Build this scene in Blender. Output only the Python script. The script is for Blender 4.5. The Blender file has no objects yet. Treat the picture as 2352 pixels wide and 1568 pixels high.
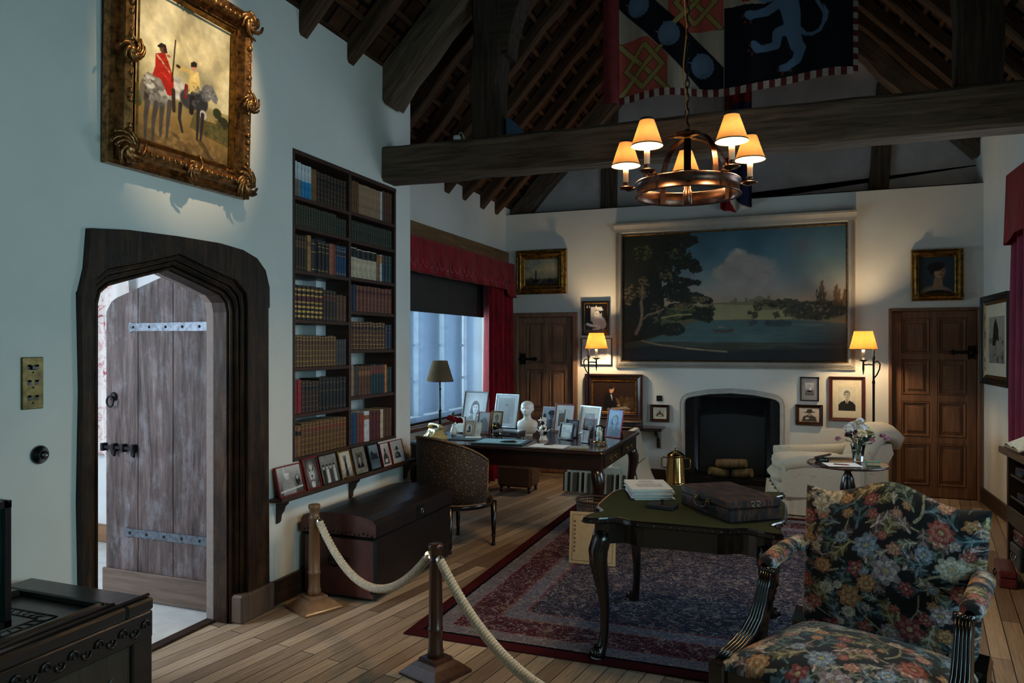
import bpy, bmesh, math, random
import numpy as np
from mathutils import Vector, Matrix

sc = bpy.context.scene
COL = sc.collection
R = math.radians
PI = math.pi

# ------------------------------------------------------------------ camera
cam_d = bpy.data.cameras.new('camera')
cam = bpy.data.objects.new('camera', cam_d)
COL.objects.link(cam)
cam_d.sensor_width = 36.0
cam_d.lens = 1675.0 / 2352.0 * 36.0
cam_d.shift_y = 9.0 / 2352.0
cam_d.clip_start = 0.05
cam.location = (0, 0, 1.6)
cam.rotation_euler = (R(90), 0, math.atan(634.0 / 1675.0))
sc.camera = cam

# ------------------------------------------------------------------ world, exposure
sc.view_settings.view_transform = 'Standard'
sc.view_settings.look = 'None'
sc.view_settings.gamma = 1
sc.view_settings.exposure = 0.5
sc.view_settings.use_curve_mapping = False
world = bpy.data.worlds.new('world')
sc.world = world
world.use_nodes = True
_bg = world.node_tree.nodes['Background']
_bg.inputs[0].default_value = (0.62, 0.82, 1.0, 1)
_bg.inputs[1].default_value = 1.7
sc.cycles.max_bounces = 7
sc.cycles.diffuse_bounces = 4
sc.cycles.glossy_bounces = 3
sc.cycles.transmission_bounces = 6
sc.cycles.transparent_max_bounces = 8
sc.cycles.caustics_reflective = False
sc.cycles.caustics_refractive = False


def area_light(name, loc, target, sx, sy, energy, color, spread=180):
    d = bpy.data.lights.new(name, 'AREA')
    d.shape = 'RECTANGLE'
    d.size = sx
    d.size_y = sy
    d.energy = energy
    d.color = color
    d.spread = R(spread)
    o = bpy.data.objects.new(name, d)
    COL.objects.link(o)
    o.location = loc
    o.rotation_euler = (Vector(target) - Vector(loc)).to_track_quat('-Z', 'Y').to_euler()
    return o


# daylight: each lamp stands outside one of the room's window openings
area_light('daylight_desk_window', (-4.0, 7.5, 1.65), (-2.0, 7.5, 1.5), 4.2, 1.7, 330, (0.70, 0.86, 1.0))
area_light('daylight_near_window', (2.35, 1.55, 1.75), (-2.97, 2.8, 1.5), 2.3, 1.5, 40, (0.42, 0.88, 1.0))
area_light('daylight_far_window', (2.35, 6.2, 1.9), (-2.0, 6.2, 1.0), 1.9, 1.5, 42, (0.68, 0.85, 1.0))
area_light('daylight_passage_window', (-4.75, 1.35, 1.7), (-4.1, 3.4, 0.6), 1.2, 1.3, 44, (0.80, 0.90, 1.0))
# picture spotlight unseen under the roof, no fixture built, aimed at the battle picture
_sd = bpy.data.lights.new('picture_spot', 'SPOT')
_sd.energy = 200
_sd.color = (1.0, 0.78, 0.5)
_sd.spot_size = R(30)
_sd.spot_blend = 0.75
_sd.shadow_soft_size = 0.03
_so = bpy.data.objects.new('picture_spot', _sd)
COL.objects.link(_so)
_so.location = (-1.2, 3.0, 4.6)
_so.rotation_euler = (Vector((-2.9, 3.02, 3.12)) - Vector(_so.location)).to_track_quat('-Z', 'Y').to_euler()


def point_light(name, loc, energy, color=(1.0, 0.66, 0.32), r=0.025):
    d = bpy.data.lights.new(name, 'POINT')
    d.energy = energy
    d.color = color
    d.shadow_soft_size = r
    o = bpy.data.objects.new(name, d)
    COL.objects.link(o)
    o.location = loc
    return o


# ------------------------------------------------------------------ materials
def lin(c):
    return tuple(((v / 255.0) / 12.92 if v / 255.0 <= 0.04045 else ((v / 255.0 + 0.055) / 1.055) ** 2.4) for v in c[:3]) + (1.0,)


class NT:
    """small node-tree builder"""
    def __init__(s, name):
        s.m = bpy.data.materials.new(name)
        s.m.use_nodes = True
        s.t = s.m.node_tree
        s.b = s.t.nodes['Principled BSDF']
        s.out = s.t.nodes['Material Output']

    def n(s, typ, **kw):
        nd = s.t.nodes.new(typ)
        for k, v in kw.items():
            if k.startswith('i_'):
                key = k[2:]
                key = int(key) if key.isdigit() else key.replace('_', ' ')
                nd.inputs[key].default_value = v
            else:
                setattr(nd, k, v)
        return nd

    def l(s, a, b):
        s.t.links.new(a, b)

    def coord(s, scale=(1, 1, 1), rot=(0, 0, 0), kind='Object'):
        tc = s.n('ShaderNodeTexCoord')
        mp = s.n('ShaderNodeMapping')
        mp.inputs['Scale'].default_value = scale
        mp.inputs['Rotation'].default_value = rot
        s.l(tc.outputs[kind], mp.inputs[0])
        return mp.outputs[0]

    def noise(s, vec, scale=5, detail=5, rough=0.6, dist=0.0):
        nd = s.n('ShaderNodeTexNoise')
        nd.inputs['Scale'].default_value = scale
        nd.inputs['Detail'].default_value = detail
        nd.inputs['Roughness'].default_value = rough
        nd.inputs['Distortion'].default_value = dist
        s.l(vec, nd.inputs['Vector'])
        return nd.outputs['Fac']

    def ramp(s, fac, stops, interp='LINEAR'):
        nd = s.n('ShaderNodeValToRGB')
        cr = nd.color_ramp
        cr.interpolation = interp
        while len(cr.elements) < len(stops):
            cr.elements.new(0.5)
        for e, (p, c) in zip(cr.elements, stops):
            e.position = p
            e.color = lin(c) if len(c) == 3 else c
        s.l(fac, nd.inputs[0])
        return nd.outputs[0]

    def mix(s, fac, a, b, mode='MIX'):
        nd = s.n('ShaderNodeMix', data_type='RGBA', blend_type=mode)
        for sock, v in ((nd.inputs[0], fac), (nd.inputs[6], a), (nd.inputs[7], b)):
            if hasattr(v, 'links') or isinstance(v, bpy.types.NodeSocket):
                s.l(v, sock)
            elif isinstance(v, (int, float)):
                sock.default_value = v
            else:
                sock.default_value = lin(v) if len(v) == 3 else v
        return nd.outputs[2]

    def math(s, op, a, b=0.0):
        nd = s.n('ShaderNodeMath', operation=op)
        for sock, v in ((nd.inputs[0], a), (nd.inputs[1], b)):
            if isinstance(v, bpy.types.NodeSocket):
                s.l(v, sock)
            else:
                sock.default_value = v
        return nd.outputs[0]

    def bump(s, h, strength=0.3, dist=0.01):
        nd = s.n('ShaderNodeBump')
        nd.inputs['Strength'].default_value = strength
        nd.inputs['Distance'].default_value = dist
        s.l(h, nd.inputs['Height'])
        s.l(nd.outputs[0], s.b.inputs['Normal'])

    def set(s, color=None, rough=0.5, metal=0.0, spec=0.5, coat=0.0, sheen=0.0):
        b = s.b
        if color is not None:
            if isinstance(color, bpy.types.NodeSocket):
                s.l(color, b.inputs['Base Color'])
            else:
                b.inputs['Base Color'].default_value = lin(color)
        b.inputs['Roughness'].default_value = rough
        b.inputs['Metallic'].default_value = metal
        b.inputs['Specular IOR Level'].default_value = spec
        b.inputs['Coat Weight'].default_value = coat
        b.inputs['Coat Roughness'].default_value = 0.15
        b.inputs['Sheen Weight'].default_value = sheen
        return s.m


MATS = {}


def plain(name, color, rough=0.5, metal=0.0, spec=0.5, coat=0.0, var=0.25, scale=30, bump=0.0, sheen=0.0):
    if name in MATS:
        return MATS[name]
    t = NT(name)
    v = t.coord()
    f = t.noise(v, scale, 3)
    dark = tuple(c * (1 - var) for c in color)
    lite = tuple(min(255, c * (1 + var * 0.6)) for c in color)
    c = t.ramp(f, [(0.3, dark), (0.7, lite)])
    if bump:
        t.bump(f, bump, 0.004)
    MATS[name] = t.set(c, rough, metal, spec, coat, sheen)
    return MATS[name]


def wood(name, c1, c2, axis='x', scale=1.6, rough=0.5, bump=0.2, coat=0.0, spec=0.5, stretch=14):
    if name in MATS:
        return MATS[name]
    t = NT(name)
    sc_ = {'x': (1, stretch, stretch), 'y': (stretch, 1, stretch), 'z': (stretch, stretch, 1)}[axis]
    v = t.coord(sc_)
    f = t.noise(v, scale, 7, 0.62, 0.6)
    big = t.noise(t.coord(), 2.3, 3)
    c = t.ramp(f, [(0.28, c1), (0.72, c2)])
    c = t.mix(t.math('MULTIPLY', big, 0.5), c, c1)
    if bump:
        t.bump(f, bump, 0.006)
    MATS[name] = t.set(c, rough, 0, spec, coat)
    return MATS[name]


def vcol(name, rough=0.55, spec=0.4, bump=0.0, coat=0.0, sheen=0.0, bscale=400):
    """a painted, printed or woven surface: the picture is stored point by point on the mesh"""
    if name in MATS:
        return MATS[name]
    t = NT(name)
    a = t.n('ShaderNodeVertexColor')
    a.layer_name = 'paint'
    if bump:
        t.bump(t.noise(t.coord(), bscale, 2), bump, 0.002)
    MATS[name] = t.set(a.outputs[0], rough, 0, spec, coat, sheen)
    return MATS[name]


def glass(name, tint=(235, 245, 245), rough=0.02):
    if name in MATS:
        return MATS[name]
    t = NT(name)
    tr = t.n('ShaderNodeBsdfTransparent')
    tr.inputs[0].default_value = lin(tint)
    gl = t.n('ShaderNodeBsdfGlossy')
    gl.inputs['Roughness'].default_value = rough
    fr = t.n('ShaderNodeFresnel')
    fr.inputs[0].default_value = 1.45
    mx = t.n('ShaderNodeMixShader')
    t.l(fr.outputs[0], mx.inputs[0])
    t.l(tr.outputs[0], mx.inputs[1])
    t.l(gl.outputs[0], mx.inputs[2])
    t.l(mx.outputs[0], t.out.inputs[0])
    MATS[name] = t.m
    return t.m


def translucent(name, col, trans, fac=0.5, var=None, transparent=0.0):
    if name in MATS:
        return MATS[name]
    t = NT(name)
    d = t.n('ShaderNodeBsdfDiffuse')
    tl = t.n('ShaderNodeBsdfTranslucent')
    c1, c2 = lin(col), lin(trans)
    if var:
        f = t.noise(t.coord(var), 6, 4)
        a = t.ramp(f, [(0.3, tuple(x * 0.82 for x in col)), (0.7, col)])
        b = t.ramp(f, [(0.3, tuple(x * 0.8 for x in trans)), (0.7, trans)])
        t.l(a, d.inputs[0])
        t.l(b, tl.inputs[0])
    else:
        d.inputs[0].default_value = c1
        tl.inputs[0].default_value = c2
    mx = t.n('ShaderNodeMixShader')
    mx.inputs[0].default_value = fac
    t.l(d.outputs[0], mx.inputs[1])
    t.l(tl.outputs[0], mx.inputs[2])
    out = mx.outputs[0]
    if transparent:
        tp = t.n('ShaderNodeBsdfTransparent')
        m2 = t.n('ShaderNodeMixShader')
        m2.inputs[0].default_value = transparent
        t.l(out, m2.inputs[1])
        t.l(tp.outputs[0], m2.inputs[2])
        out = m2.outputs[0]
    t.l(out, t.out.inputs[0])
    MATS[name] = t.m
    return t.m


def emit(name, col, strength):
    if name in MATS:
        return MATS[name]
    t = NT(name)
    e = t.n('ShaderNodeEmission')
    e.inputs[0].default_value = lin(col)
    e.inputs[1].default_value = strength
    t.l(e.outputs[0], t.out.inputs[0])
    MATS[name] = t.m
    return t.m


# ------------------------------------------------------------------ mesh builder
class MB:
    def __init__(s, M=None):
        s.v, s.f, s.mi, s.sm = [], [], [], []
        s.M = M or Matrix.Identity(4)

    def add(s, vs, fs, mi=0, smooth=False):
        o = len(s.v)
        M = s.M
        s.v += [tuple(M @ Vector(v)) for v in vs]
        s.f += [tuple(i + o for i in f) for f in fs]
        s.mi += [mi] * len(fs)
        s.sm += [smooth] * len(fs)
        return s

    def box(s, x0, x1, y0, y1, z0, z1, b=0.0, mi=0):
        x0, x1 = min(x0, x1), max(x0, x1)
        y0, y1 = min(y0, y1), max(y0, y1)
        z0, z1 = min(z0, z1), max(z0, z1)
        b = min(b, (x1 - x0) * .49, (y1 - y0) * .49, (z1 - z0) * .49)
        if b <= 0:
            v = [(x, y, z) for z in (z0, z1) for y in (y0, y1) for x in (x0, x1)]
            return s.add(v, [(0, 2, 3, 1), (4, 5, 7, 6), (0, 1, 5, 4), (2, 6, 7, 3), (0, 4, 6, 2), (1, 3, 7, 5)], mi)
        v, idx = [], {}
        for sx in (0, 1):
            for sy in (0, 1):
                for sz in (0, 1):
                    X, Y, Z = (x0, x1)[sx], (y0, y1)[sy], (z0, z1)[sz]
                    ix, iy, iz = X + (b, -b)[sx], Y + (b, -b)[sy], Z + (b, -b)[sz]
                    for a, p in enumerate(((X, iy, iz), (ix, Y, iz), (ix, iy, Z))):
                        idx[(sx, sy, sz, a)] = len(v)
                        v.append(p)
        g = idx
        f = []
        for q in (0, 1):
            f.append([g[(q, 0, 0, 0)], g[(q, 1, 0, 0)], g[(q, 1, 1, 0)], g[(q, 0, 1, 0)]][::(1 if q else -1)])
            f.append([g[(0, q, 0, 1)], g[(1, q, 0, 1)], g[(1, q, 1, 1)], g[(0, q, 1, 1)]][::(-1 if q else 1)])
            f.append([g[(0, 0, q, 2)], g[(1, 0, q, 2)], g[(1, 1, q, 2)], g[(0, 1, q, 2)]][::(1 if q else -1)])
        for p in (0, 1):
            for q in (0, 1):
                f.append([g[(p, q, 0, 0)], g[(p, q, 1, 0)], g[(p, q, 1, 1)], g[(p, q, 0, 1)]])
                f.append([g[(p, 0, q, 0)], g[(p, 1, q, 0)], g[(p, 1, q, 2)], g[(p, 0, q, 2)]])
                f.append([g[(0, p, q, 1)], g[(1, p, q, 1)], g[(1, p, q, 2)], g[(0, p, q, 2)]])
                for r in (0, 1):
                    f.append([g[(p, q, r, 0)], g[(p, q, r, 1)], g[(p, q, r, 2)]])
        return s.add(v, f, mi)

    def lathe(s, prof, seg=20, c=(0, 0, 0), mi=0, smooth=True, sx=1.0, sy=1.0, cap=True):
        v, f = [], []
        n = len(prof)
        for (r, z) in prof:
            for k in range(seg):
                a = 2 * PI * k / seg
                v.append((c[0] + r * sx * math.cos(a), c[1] + r * sy * math.sin(a), c[2] + z))
        for i in range(n - 1):
            for k in range(seg):
                k2 = (k + 1) % seg
                f.append((i * seg + k, i * seg + k2, (i + 1) * seg + k2, (i + 1) * seg + k))
        s.add(v, f, mi, smooth)
        if cap:
            s.add(v[:seg], [tuple(range(seg))[::-1]], mi)
            s.add(v[-seg:], [tuple(range(seg))], mi)
        return s

    def ball(s, c, r, seg=10, mi=0, sz=1.0, sx=1.0, sy=1.0):
        n = max(4, seg // 2)
        prof = [(max(1e-4, r * math.sin(PI * i / n)), -r * sz * math.cos(PI * i / n)) for i in range(n + 1)]
        return s.lathe(prof, seg, c, mi, True, sx, sy, cap=False)

    def tube(s, pts, r, seg=8, mi=0, closed=False, cap=True, section=None, up=(0, 0, 1), smooth=True, scales=None):
        """sweep a section along pts; section = list of (a, b) offsets, else a circle of radius r (number or list)"""
        P = [Vector(p) for p in pts]
        n = len(P)
        rs = r if isinstance(r, (list, tuple)) else [r] * n
        if section is None:
            section = [(math.cos(2 * PI * k / seg), math.sin(2 * PI * k / seg)) for k in range(seg)]
        m = len(section)
        T = []
        for i in range(n):
            a, b = P[(i - 1) % n] if (closed or i) else P[0], P[(i + 1) % n] if (closed or i < n - 1) else P[-1]
            d = (b - a)
            T.append(d.normalized() if d.length > 1e-9 else Vector((0, 0, 1)))
        u = Vector(up)
        u = u - T[0] * u.dot(T[0])
        if u.length < 1e-4:
            u = T[0].orthogonal()
        u.normalize()
        v, f = [], []
        for i in range(n):
            if i:
                u = u - T[i] * u.dot(T[i])
                u.normalize()
            w = T[i].cross(u)
            k2 = scales[i] if scales else (1, 1)
            for (a, b) in section:
                v.append(P[i] + (u * a * k2[0] + w * b * k2[1]) * rs[i])
        for i in range(n if closed else n - 1):
            j = (i + 1) % n
            for k in range(m):
                q = (k + 1) % m
                f.append((i * m + k, i * m + q, j * m + q, j * m + k))
        s.add(v, f, mi, smooth)
        if cap and not closed:
            s.add(v[:m], [tuple(range(m))[::-1]], mi)
            s.add(v[-m:], [tuple(range(m))], mi)
        return s

    def prism(s, poly, a0, a1, plane='xy', mi=0, smooth=False):
        """extrude a 2-D outline between a0 and a1 along the third axis"""
        def P(p, a):
            return {'xy': (p[0], p[1], a), 'xz': (p[0], a, p[1]), 'yz': (a, p[0], p[1])}[plane]
        n = len(poly)
        v = [P(p, a0) for p in poly] + [P(p, a1) for p in poly]
        s.add(v, [(i, (i + 1) % n, n + (i + 1) % n, n + i) for i in range(n)], mi, smooth)
        s.add(v[:n], [tuple(range(n))[::-1]], mi)
        s.add(v[n:], [tuple(range(n))], mi)
        return s

    def ring4(s, x0, x1, z0, z1, prof, mi=0):
        """mitred frame moulding around a rectangle in the xz plane; prof = (inset, height) with height towards -y"""
        v = []
        for (d, e) in prof:
            v += [(x0 + d, -e, z0 + d), (x1 - d, -e, z0 + d), (x1 - d, -e, z1 - d), (x0 + d, -e, z1 - d)]
        f = []
        for i in range(len(prof) - 1):
            for k in range(4):
                q = (k + 1) % 4
                f.append((i * 4 + k, i * 4 + q, (i + 1) * 4 + q, (i + 1) * 4 + k))
        return s.add(v, f, mi)

    def grid(s, fn, nu, nv, mi=0, smooth=True, closeu=False):
        v = [fn(i / (nu if closeu else nu - 1), j / (nv - 1)) for j in range(nv) for i in range(nu)]
        f = []
        for j in range(nv - 1):
            for i in range(nu if closeu else nu - 1):
                i2 = (i + 1) % nu
                f.append((j * nu + i, j * nu + i2, (j + 1) * nu + i2, (j + 1) * nu + i))
        return s.add(v, f, mi, smooth)

    def build(s, name, mats, parent=None, recalc=True):
        me = bpy.data.meshes.new(name)
        me.from_pydata(s.v, [], s.f)
        ms = mats if isinstance(mats, (list, tuple)) else [mats]
        for m in ms:
            me.materials.append(m)
        me.polygons.foreach_set('material_index', s.mi)
        me.polygons.foreach_set('use_smooth', s.sm)
        if recalc:
            bm = bmesh.new()
            bm.from_mesh(me)
            bmesh.ops.remove_doubles(bm, verts=bm.verts, dist=1e-5)
            bmesh.ops.recalc_face_normals(bm, faces=bm.faces)
            bm.to_mesh(me)
            bm.free()
        me.update()
        o = bpy.data.objects.new(name, me)
        COL.objects.link(o)
        if parent is not None:
            o.parent = parent
        return o


def sheet(name, P, C, mat, parent=None, smooth=True):
    """dense painted grid: P (ny,nx,3) points, C (ny,nx,3) colours 0-255"""
    ny, nx = P.shape[:2]
    me = bpy.data.meshes.new(name)
    idx = np.arange(ny * nx).reshape(ny, nx)
    q = np.stack([idx[:-1, :-1], idx[:-1, 1:], idx[1:, 1:], idx[1:, :-1]], -1).reshape(-1, 4)
    nf = len(q)
    me.vertices.add(ny * nx)
    me.vertices.foreach_set('co', P.reshape(-1).astype(np.float32))
    me.loops.add(nf * 4)
    me.loops.foreach_set('vertex_index', q.reshape(-1).astype(np.int32))
    me.polygons.add(nf)
    me.polygons.foreach_set('loop_start', (np.arange(nf) * 4).astype(np.int32))
    me.polygons.foreach_set('use_smooth', np.full(nf, smooth))
    me.update(calc_edges=True)
    a = me.color_attributes.new('paint', 'FLOAT_COLOR', 'POINT')
    c = np.clip(C.reshape(-1, 3) / 255.0, 0, 1)
    c = np.where(c <= 0.04045, c / 12.92, ((c + 0.055) / 1.055) ** 2.4)
    c4 = np.ones((len(c), 4), np.float32)
    c4[:, :3] = c
    a.data.foreach_set('color', c4.reshape(-1))
    me.materials.append(mat)
    o = bpy.data.objects.new(name, me)
    COL.objects.link(o)
    if parent is not None:
        o.parent = parent
    return o


def tag(o, label, cat, group=None, kind=None):
    o['label'] = label
    o['category'] = cat
    if group:
        o['group'] = group
    if kind:
        o['kind'] = kind
    return o


def thing(name, label, cat, loc=(0, 0, 0), rz=0.0, group=None, rx=0.0):
    o = bpy.data.objects.new(name, None)
    o.empty_display_size = 0.1
    COL.objects.link(o)
    o.location = loc
    o.rotation_euler = (rx, 0, rz)
    return tag(o, label, cat, group)


def struct(mb, name, mat, label=None, cat=None, parent=None):
    o = mb.build(name, mat, parent)
    o['kind'] = 'structure'
    if label:
        o['label'] = label
        o['category'] = cat
    return o


def dup(root, loc=None, rz=None, label=None, group=None):
    r = root.copy()
    COL.objects.link(r)
    if loc is not None:
        r.location = loc
    if rz is not None:
        r.rotation_euler = (r.rotation_euler[0], r.rotation_euler[1], rz)
    if label:
        r['label'] = label
    if group:
        r['group'] = group
    for ch in [c for c in bpy.data.objects if c.parent == root]:
        c = ch.copy()
        COL.objects.link(c)
        c.parent = r
        for g in [k for k in bpy.data.objects if k.parent == ch]:
            d = g.copy()
            COL.objects.link(d)
            d.parent = c
    return r


# ------------------------------------------------------------------ painter
class Art:
    def __init__(s, nx, ny, bg=(128, 128, 128), x=(0, 1), y=(0, 1), seed=1):
        s.nx, s.ny = nx, ny
        s.X, s.Y = np.meshgrid(np.linspace(x[0], x[1], nx), np.linspace(y[0], y[1], ny))
        s.U, s.V = np.meshgrid(np.linspace(0, 1, nx), np.linspace(0, 1, ny))
        s.a = np.zeros((ny, nx, 3))
        s.a[:] = bg
        s.rng = np.random.RandomState(seed)
        s.k = abs(x[1] - x[0]) / nx

    def put(s, m, col, alpha=1.0, box=None):
        m = (np.clip(m, 0, 1) * alpha)[..., None]
        c = np.asarray(col, float)
        if box is None:
            s.a = s.a * (1 - m) + c * m
        else:
            s.a[box] = s.a[box] * (1 - m) + c * m

    def win(s, x0, x1, y0, y1):
        """index window of the canvas that covers the given extents"""
        xa, xb, ya, yb = s.X[0, 0], s.X[0, -1], s.Y[0, 0], s.Y[-1, 0]
        i = sorted(((x0 - xa) / (xb - xa) * (s.nx - 1), (x1 - xa) / (xb - xa) * (s.nx - 1)))
        j = sorted(((y0 - ya) / (yb - ya) * (s.ny - 1), (y1 - ya) / (yb - ya) * (s.ny - 1)))
        return (slice(max(0, int(j[0]) - 1), max(0, min(s.ny, int(j[1]) + 3))), slice(max(0, int(i[0]) - 1), max(0, min(s.nx, int(i[1]) + 3))))

    def vgrad(s, stops):
        p = [q[0] for q in stops]
        for ch in range(3):
            s.a[..., ch] = np.interp(s.V, p, [q[1][ch] for q in stops])

    def ell(s, cx, cy, rx, ry, col, rot=0.0, soft=0.0, alpha=1.0):
        c, n = math.cos(rot), math.sin(rot)
        w = max(soft, s.k / max(1e-9, min(rx, ry)))
        q = 1 + w
        ex, ey = math.hypot(rx * c, ry * n) * q, math.hypot(rx * n, ry * c) * q
        B = s.win(cx - ex, cx + ex, cy - ey, cy + ey)
        dx, dy = s.X[B] - cx, s.Y[B] - cy
        if dx.size == 0:
            return
        d = np.sqrt(((dx * c + dy * n) / rx) ** 2 + ((-dx * n + dy * c) / ry) ** 2)
        s.put((1 + w * .5 - d) / w, col, alpha, B)

    def poly(s, pts, col, alpha=1.0):
        xs, ys = [p[0] for p in pts], [p[1] for p in pts]
        B = s.win(min(xs), max(xs), min(ys), max(ys))
        X, Y = s.X[B], s.Y[B]
        if X.size == 0:
            return
        inside = np.zeros(X.shape, bool)
        n = len(pts)
        for i in range(n):
            (x1, y1), (x2, y2) = pts[i], pts[(i + 1) % n]
            if y1 == y2:
                continue
            c = ((y1 > Y) != (y2 > Y)) & (X < (x2 - x1) * (Y - y1) / (y2 - y1) + x1)
            inside ^= c
        s.put(inside.astype(float), col, alpha, B)

    def line(s, pts, w, col, alpha=1.0, w2=None):
        n = len(pts) - 1
        for i in range(n):
            (x1, y1), (x2, y2) = pts[i], pts[i + 1]
            L = (x2 - x1) ** 2 + (y2 - y1) ** 2
            wm = max(w, w2 or 0) + 2 * s.k
            B = s.win(min(x1, x2) - wm, max(x1, x2) + wm, min(y1, y2) - wm, max(y1, y2) + wm)
            X, Y = s.X[B], s.Y[B]
            if X.size == 0:
                continue
            t = np.clip(((X - x1) * (x2 - x1) + (Y - y1) * (y2 - y1)) / max(L, 1e-12), 0, 1)
            d = np.hypot(X - x1 - t * (x2 - x1), Y - y1 - t * (y2 - y1))
            ww = w if w2 is None else w + (w2 - w) * (i + t) / n
            s.put((ww * .5 + s.k * .5 - d) / s.k, col, alpha, B)

    def foliage(s, cx, cy, rx, ry, n, size, cols, var=8, alpha=.9):
        """a mass of brush dabs scattered in an ellipse"""
        for _ in range(n):
            a, r = s.rng.uniform(0, 2 * PI), math.sqrt(s.rng.rand())
            c = np.array(cols[s.rng.randint(len(cols))]) + s.rng.uniform(-var, var)
            q = size * s.rng.uniform(.5, 1.3)
            s.ell(cx + rx * r * math.cos(a), cy + ry * r * math.sin(a), q, q * .6, np.clip(c, 0, 255), s.rng.uniform(-.8, .8), .4, alpha)

    def noise(s, sx, sy, octv=4):
        out = np.zeros((s.ny, s.nx))
        amp, tot = 1.0, 0.0
        for o in range(octv):
            gx, gy = int(sx * 2 ** o) + 2, int(sy * 2 ** o) + 2
            g = s.rng.rand(gy, gx)
            fx, fy = s.U * (gx - 1.001), s.V * (gy - 1.001)
            ix, iy = fx.astype(int), fy.astype(int)
            tx, ty = fx - ix, fy - iy
            tx, ty = tx * tx * (3 - 2 * tx), ty * ty * (3 - 2 * ty)
            out += amp * ((g[iy, ix] * (1 - tx) + g[iy, ix + 1] * tx) * (1 - ty) + (g[iy + 1, ix] * (1 - tx) + g[iy + 1, ix + 1] * tx) * ty)
            tot += amp
            amp *= 0.5
        return out / tot

    def grain(s, amt, sx=20, sy=20, octv=4):
        s.a *= (1 + amt * (s.noise(sx, sy, octv)[..., None] - 0.5) * 2)

    def blobs(s, n, xr, yr, r, col, var=15, alpha=1.0, asp=0.7):
        for _ in range(n):
            v = s.rng.uniform(-var, var)
            q = s.rng.uniform(.6, 1.3) * r
            s.ell(s.rng.uniform(*xr), s.rng.uniform(*yr), q, q * asp, tuple(max(0, c + v) for c in col), s.rng.uniform(0, PI), 0.3, alpha)


def art_plane(name, art, x0, x1, z0, z1, y, mat, parent):
    """flat painted panel in the local xz plane, facing -y"""
    ny, nx = art.a.shape[:2]
    P = np.zeros((ny, nx, 3))
    P[..., 0] = x0 + (x1 - x0) * art.U
    P[..., 2] = z1 + (z0 - z1) * art.V
    P[..., 1] = y
    return sheet(name, P[::-1], art.a[::-1], mat, parent, False)


# shared materials
M_plaster = (lambda t: (t.bump(t.noise(t.coord(), 3.0, 6, 0.55), 0.35, 0.02),
                        t.set(t.ramp(t.noise(t.coord(), 1.3, 4), [(0.3, (214, 211, 203)), (0.7, (226, 224, 217))]), 0.85, 0, 0.2))[1])(NT('lime_plaster'))
M_gableplaster = plain('gable_plaster', (206, 198, 196), 0.9, var=0.08, scale=3, spec=0.1)
M_beam = wood('old_oak_beam', (52, 42, 34), (136, 114, 95), 'x', 2.0, 0.85, 0.8, spec=0.2)
M_postbeam = wood('dark_oak_post', (30, 24, 20), (84, 70, 60), 'x', 2.0, 0.85, 0.8, spec=0.15)
M_rafter = wood('oak_rafter', (38, 27, 19), (112, 82, 60), 'x', 2.2, 0.85, 0.5, spec=0.15)
M_frameoak = (lambda t: (t.bump(t.noise(t.coord((6, 9, 1.6)), 3, 8, .7, .8), .7, .012), t.set(t.mix(t.ramp(t.noise(t.coord(), 5, 5, .7), [(.45, (0, 0, 0)), (.75, (150, 150, 150))]), t.ramp(t.noise(t.coord((8, 12, 1.2)), 2.2, 8, .65, .6), [(.3, (14, 9, 7)), (.55, (46, 29, 19)), (.78, (84, 58, 38))]), (112, 74, 34)), .42, 0, .25))[1])(NT('carved_door_oak'))
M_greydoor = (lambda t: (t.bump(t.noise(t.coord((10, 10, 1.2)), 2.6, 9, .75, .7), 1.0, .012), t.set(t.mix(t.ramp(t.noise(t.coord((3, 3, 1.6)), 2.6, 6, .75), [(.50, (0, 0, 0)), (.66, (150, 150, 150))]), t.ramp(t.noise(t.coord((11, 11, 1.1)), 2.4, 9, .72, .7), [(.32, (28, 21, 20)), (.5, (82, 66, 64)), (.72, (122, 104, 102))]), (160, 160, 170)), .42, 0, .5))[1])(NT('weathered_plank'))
M_doorbrown = wood('panelled_oak', (98, 68, 50), (166, 126, 98), 'z', 2.0, 0.6, 0.25)
M_doordark = wood('panelled_oak_dark', (84, 55, 38), (146, 104, 74), 'z', 2.0, 0.55, 0.25)
M_shelf = wood('bookcase_oak', (44, 26, 18), (80, 50, 36), 'y', 2.0, 0.55, 0.2)
M_mahog = wood('dark_mahogany', (22, 11, 9), (54, 27, 20), 'x', 1.6, 0.25, 0.05, coat=0.4)
M_ebony = wood('near_black_mahogany', (11, 8, 8), (30, 19, 16), 'z', 1.6, 0.22, 0.05, coat=0.5)
M_chest = wood('black_carved_oak', (15, 13, 12), (44, 37, 33), 'y', 2.0, 0.33, 0.35, coat=0.25)
M_iron = plain('black_iron', (28, 28, 32), 0.5, 0.7, var=0.4, scale=60)
M_greyiron = plain('grey_iron_strap', (94, 102, 112), 0.45, 0.7, var=0.25, scale=40, bump=0.3)
M_brass = plain('polished_brass', (184, 156, 104), 0.14, 1.0, var=0.15)
M_oldbrass = plain('aged_brass', (112, 100, 62), 0.4, 0.85, var=0.3)
M_silver = plain('silver_metal', (200, 202, 205), 0.2, 1.0, var=0.1)
M_copper = plain('burnished_copper', (92, 66, 55), 0.32, 0.95, var=0.35, scale=14, bump=0.15)
M_gilt = plain('antique_gilt', (138, 98, 42), 0.36, 0.8, var=0.5, scale=25, bump=0.2)
M_giltdark = plain('bronzed_gilt', (142, 100, 58), 0.35, 0.85, var=0.55, scale=30, bump=0.2)
M_blackframe = plain('black_lacquer', (16, 15, 16), 0.3, var=0.2)
M_brownframe = wood('rosewood_frame', (30, 13, 9), (66, 30, 20), 'x', 2.0, 0.3, 0.05, coat=0.3)
M_mount = plain('cream_mount', (214, 204, 180), 0.8, var=0.04)
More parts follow.
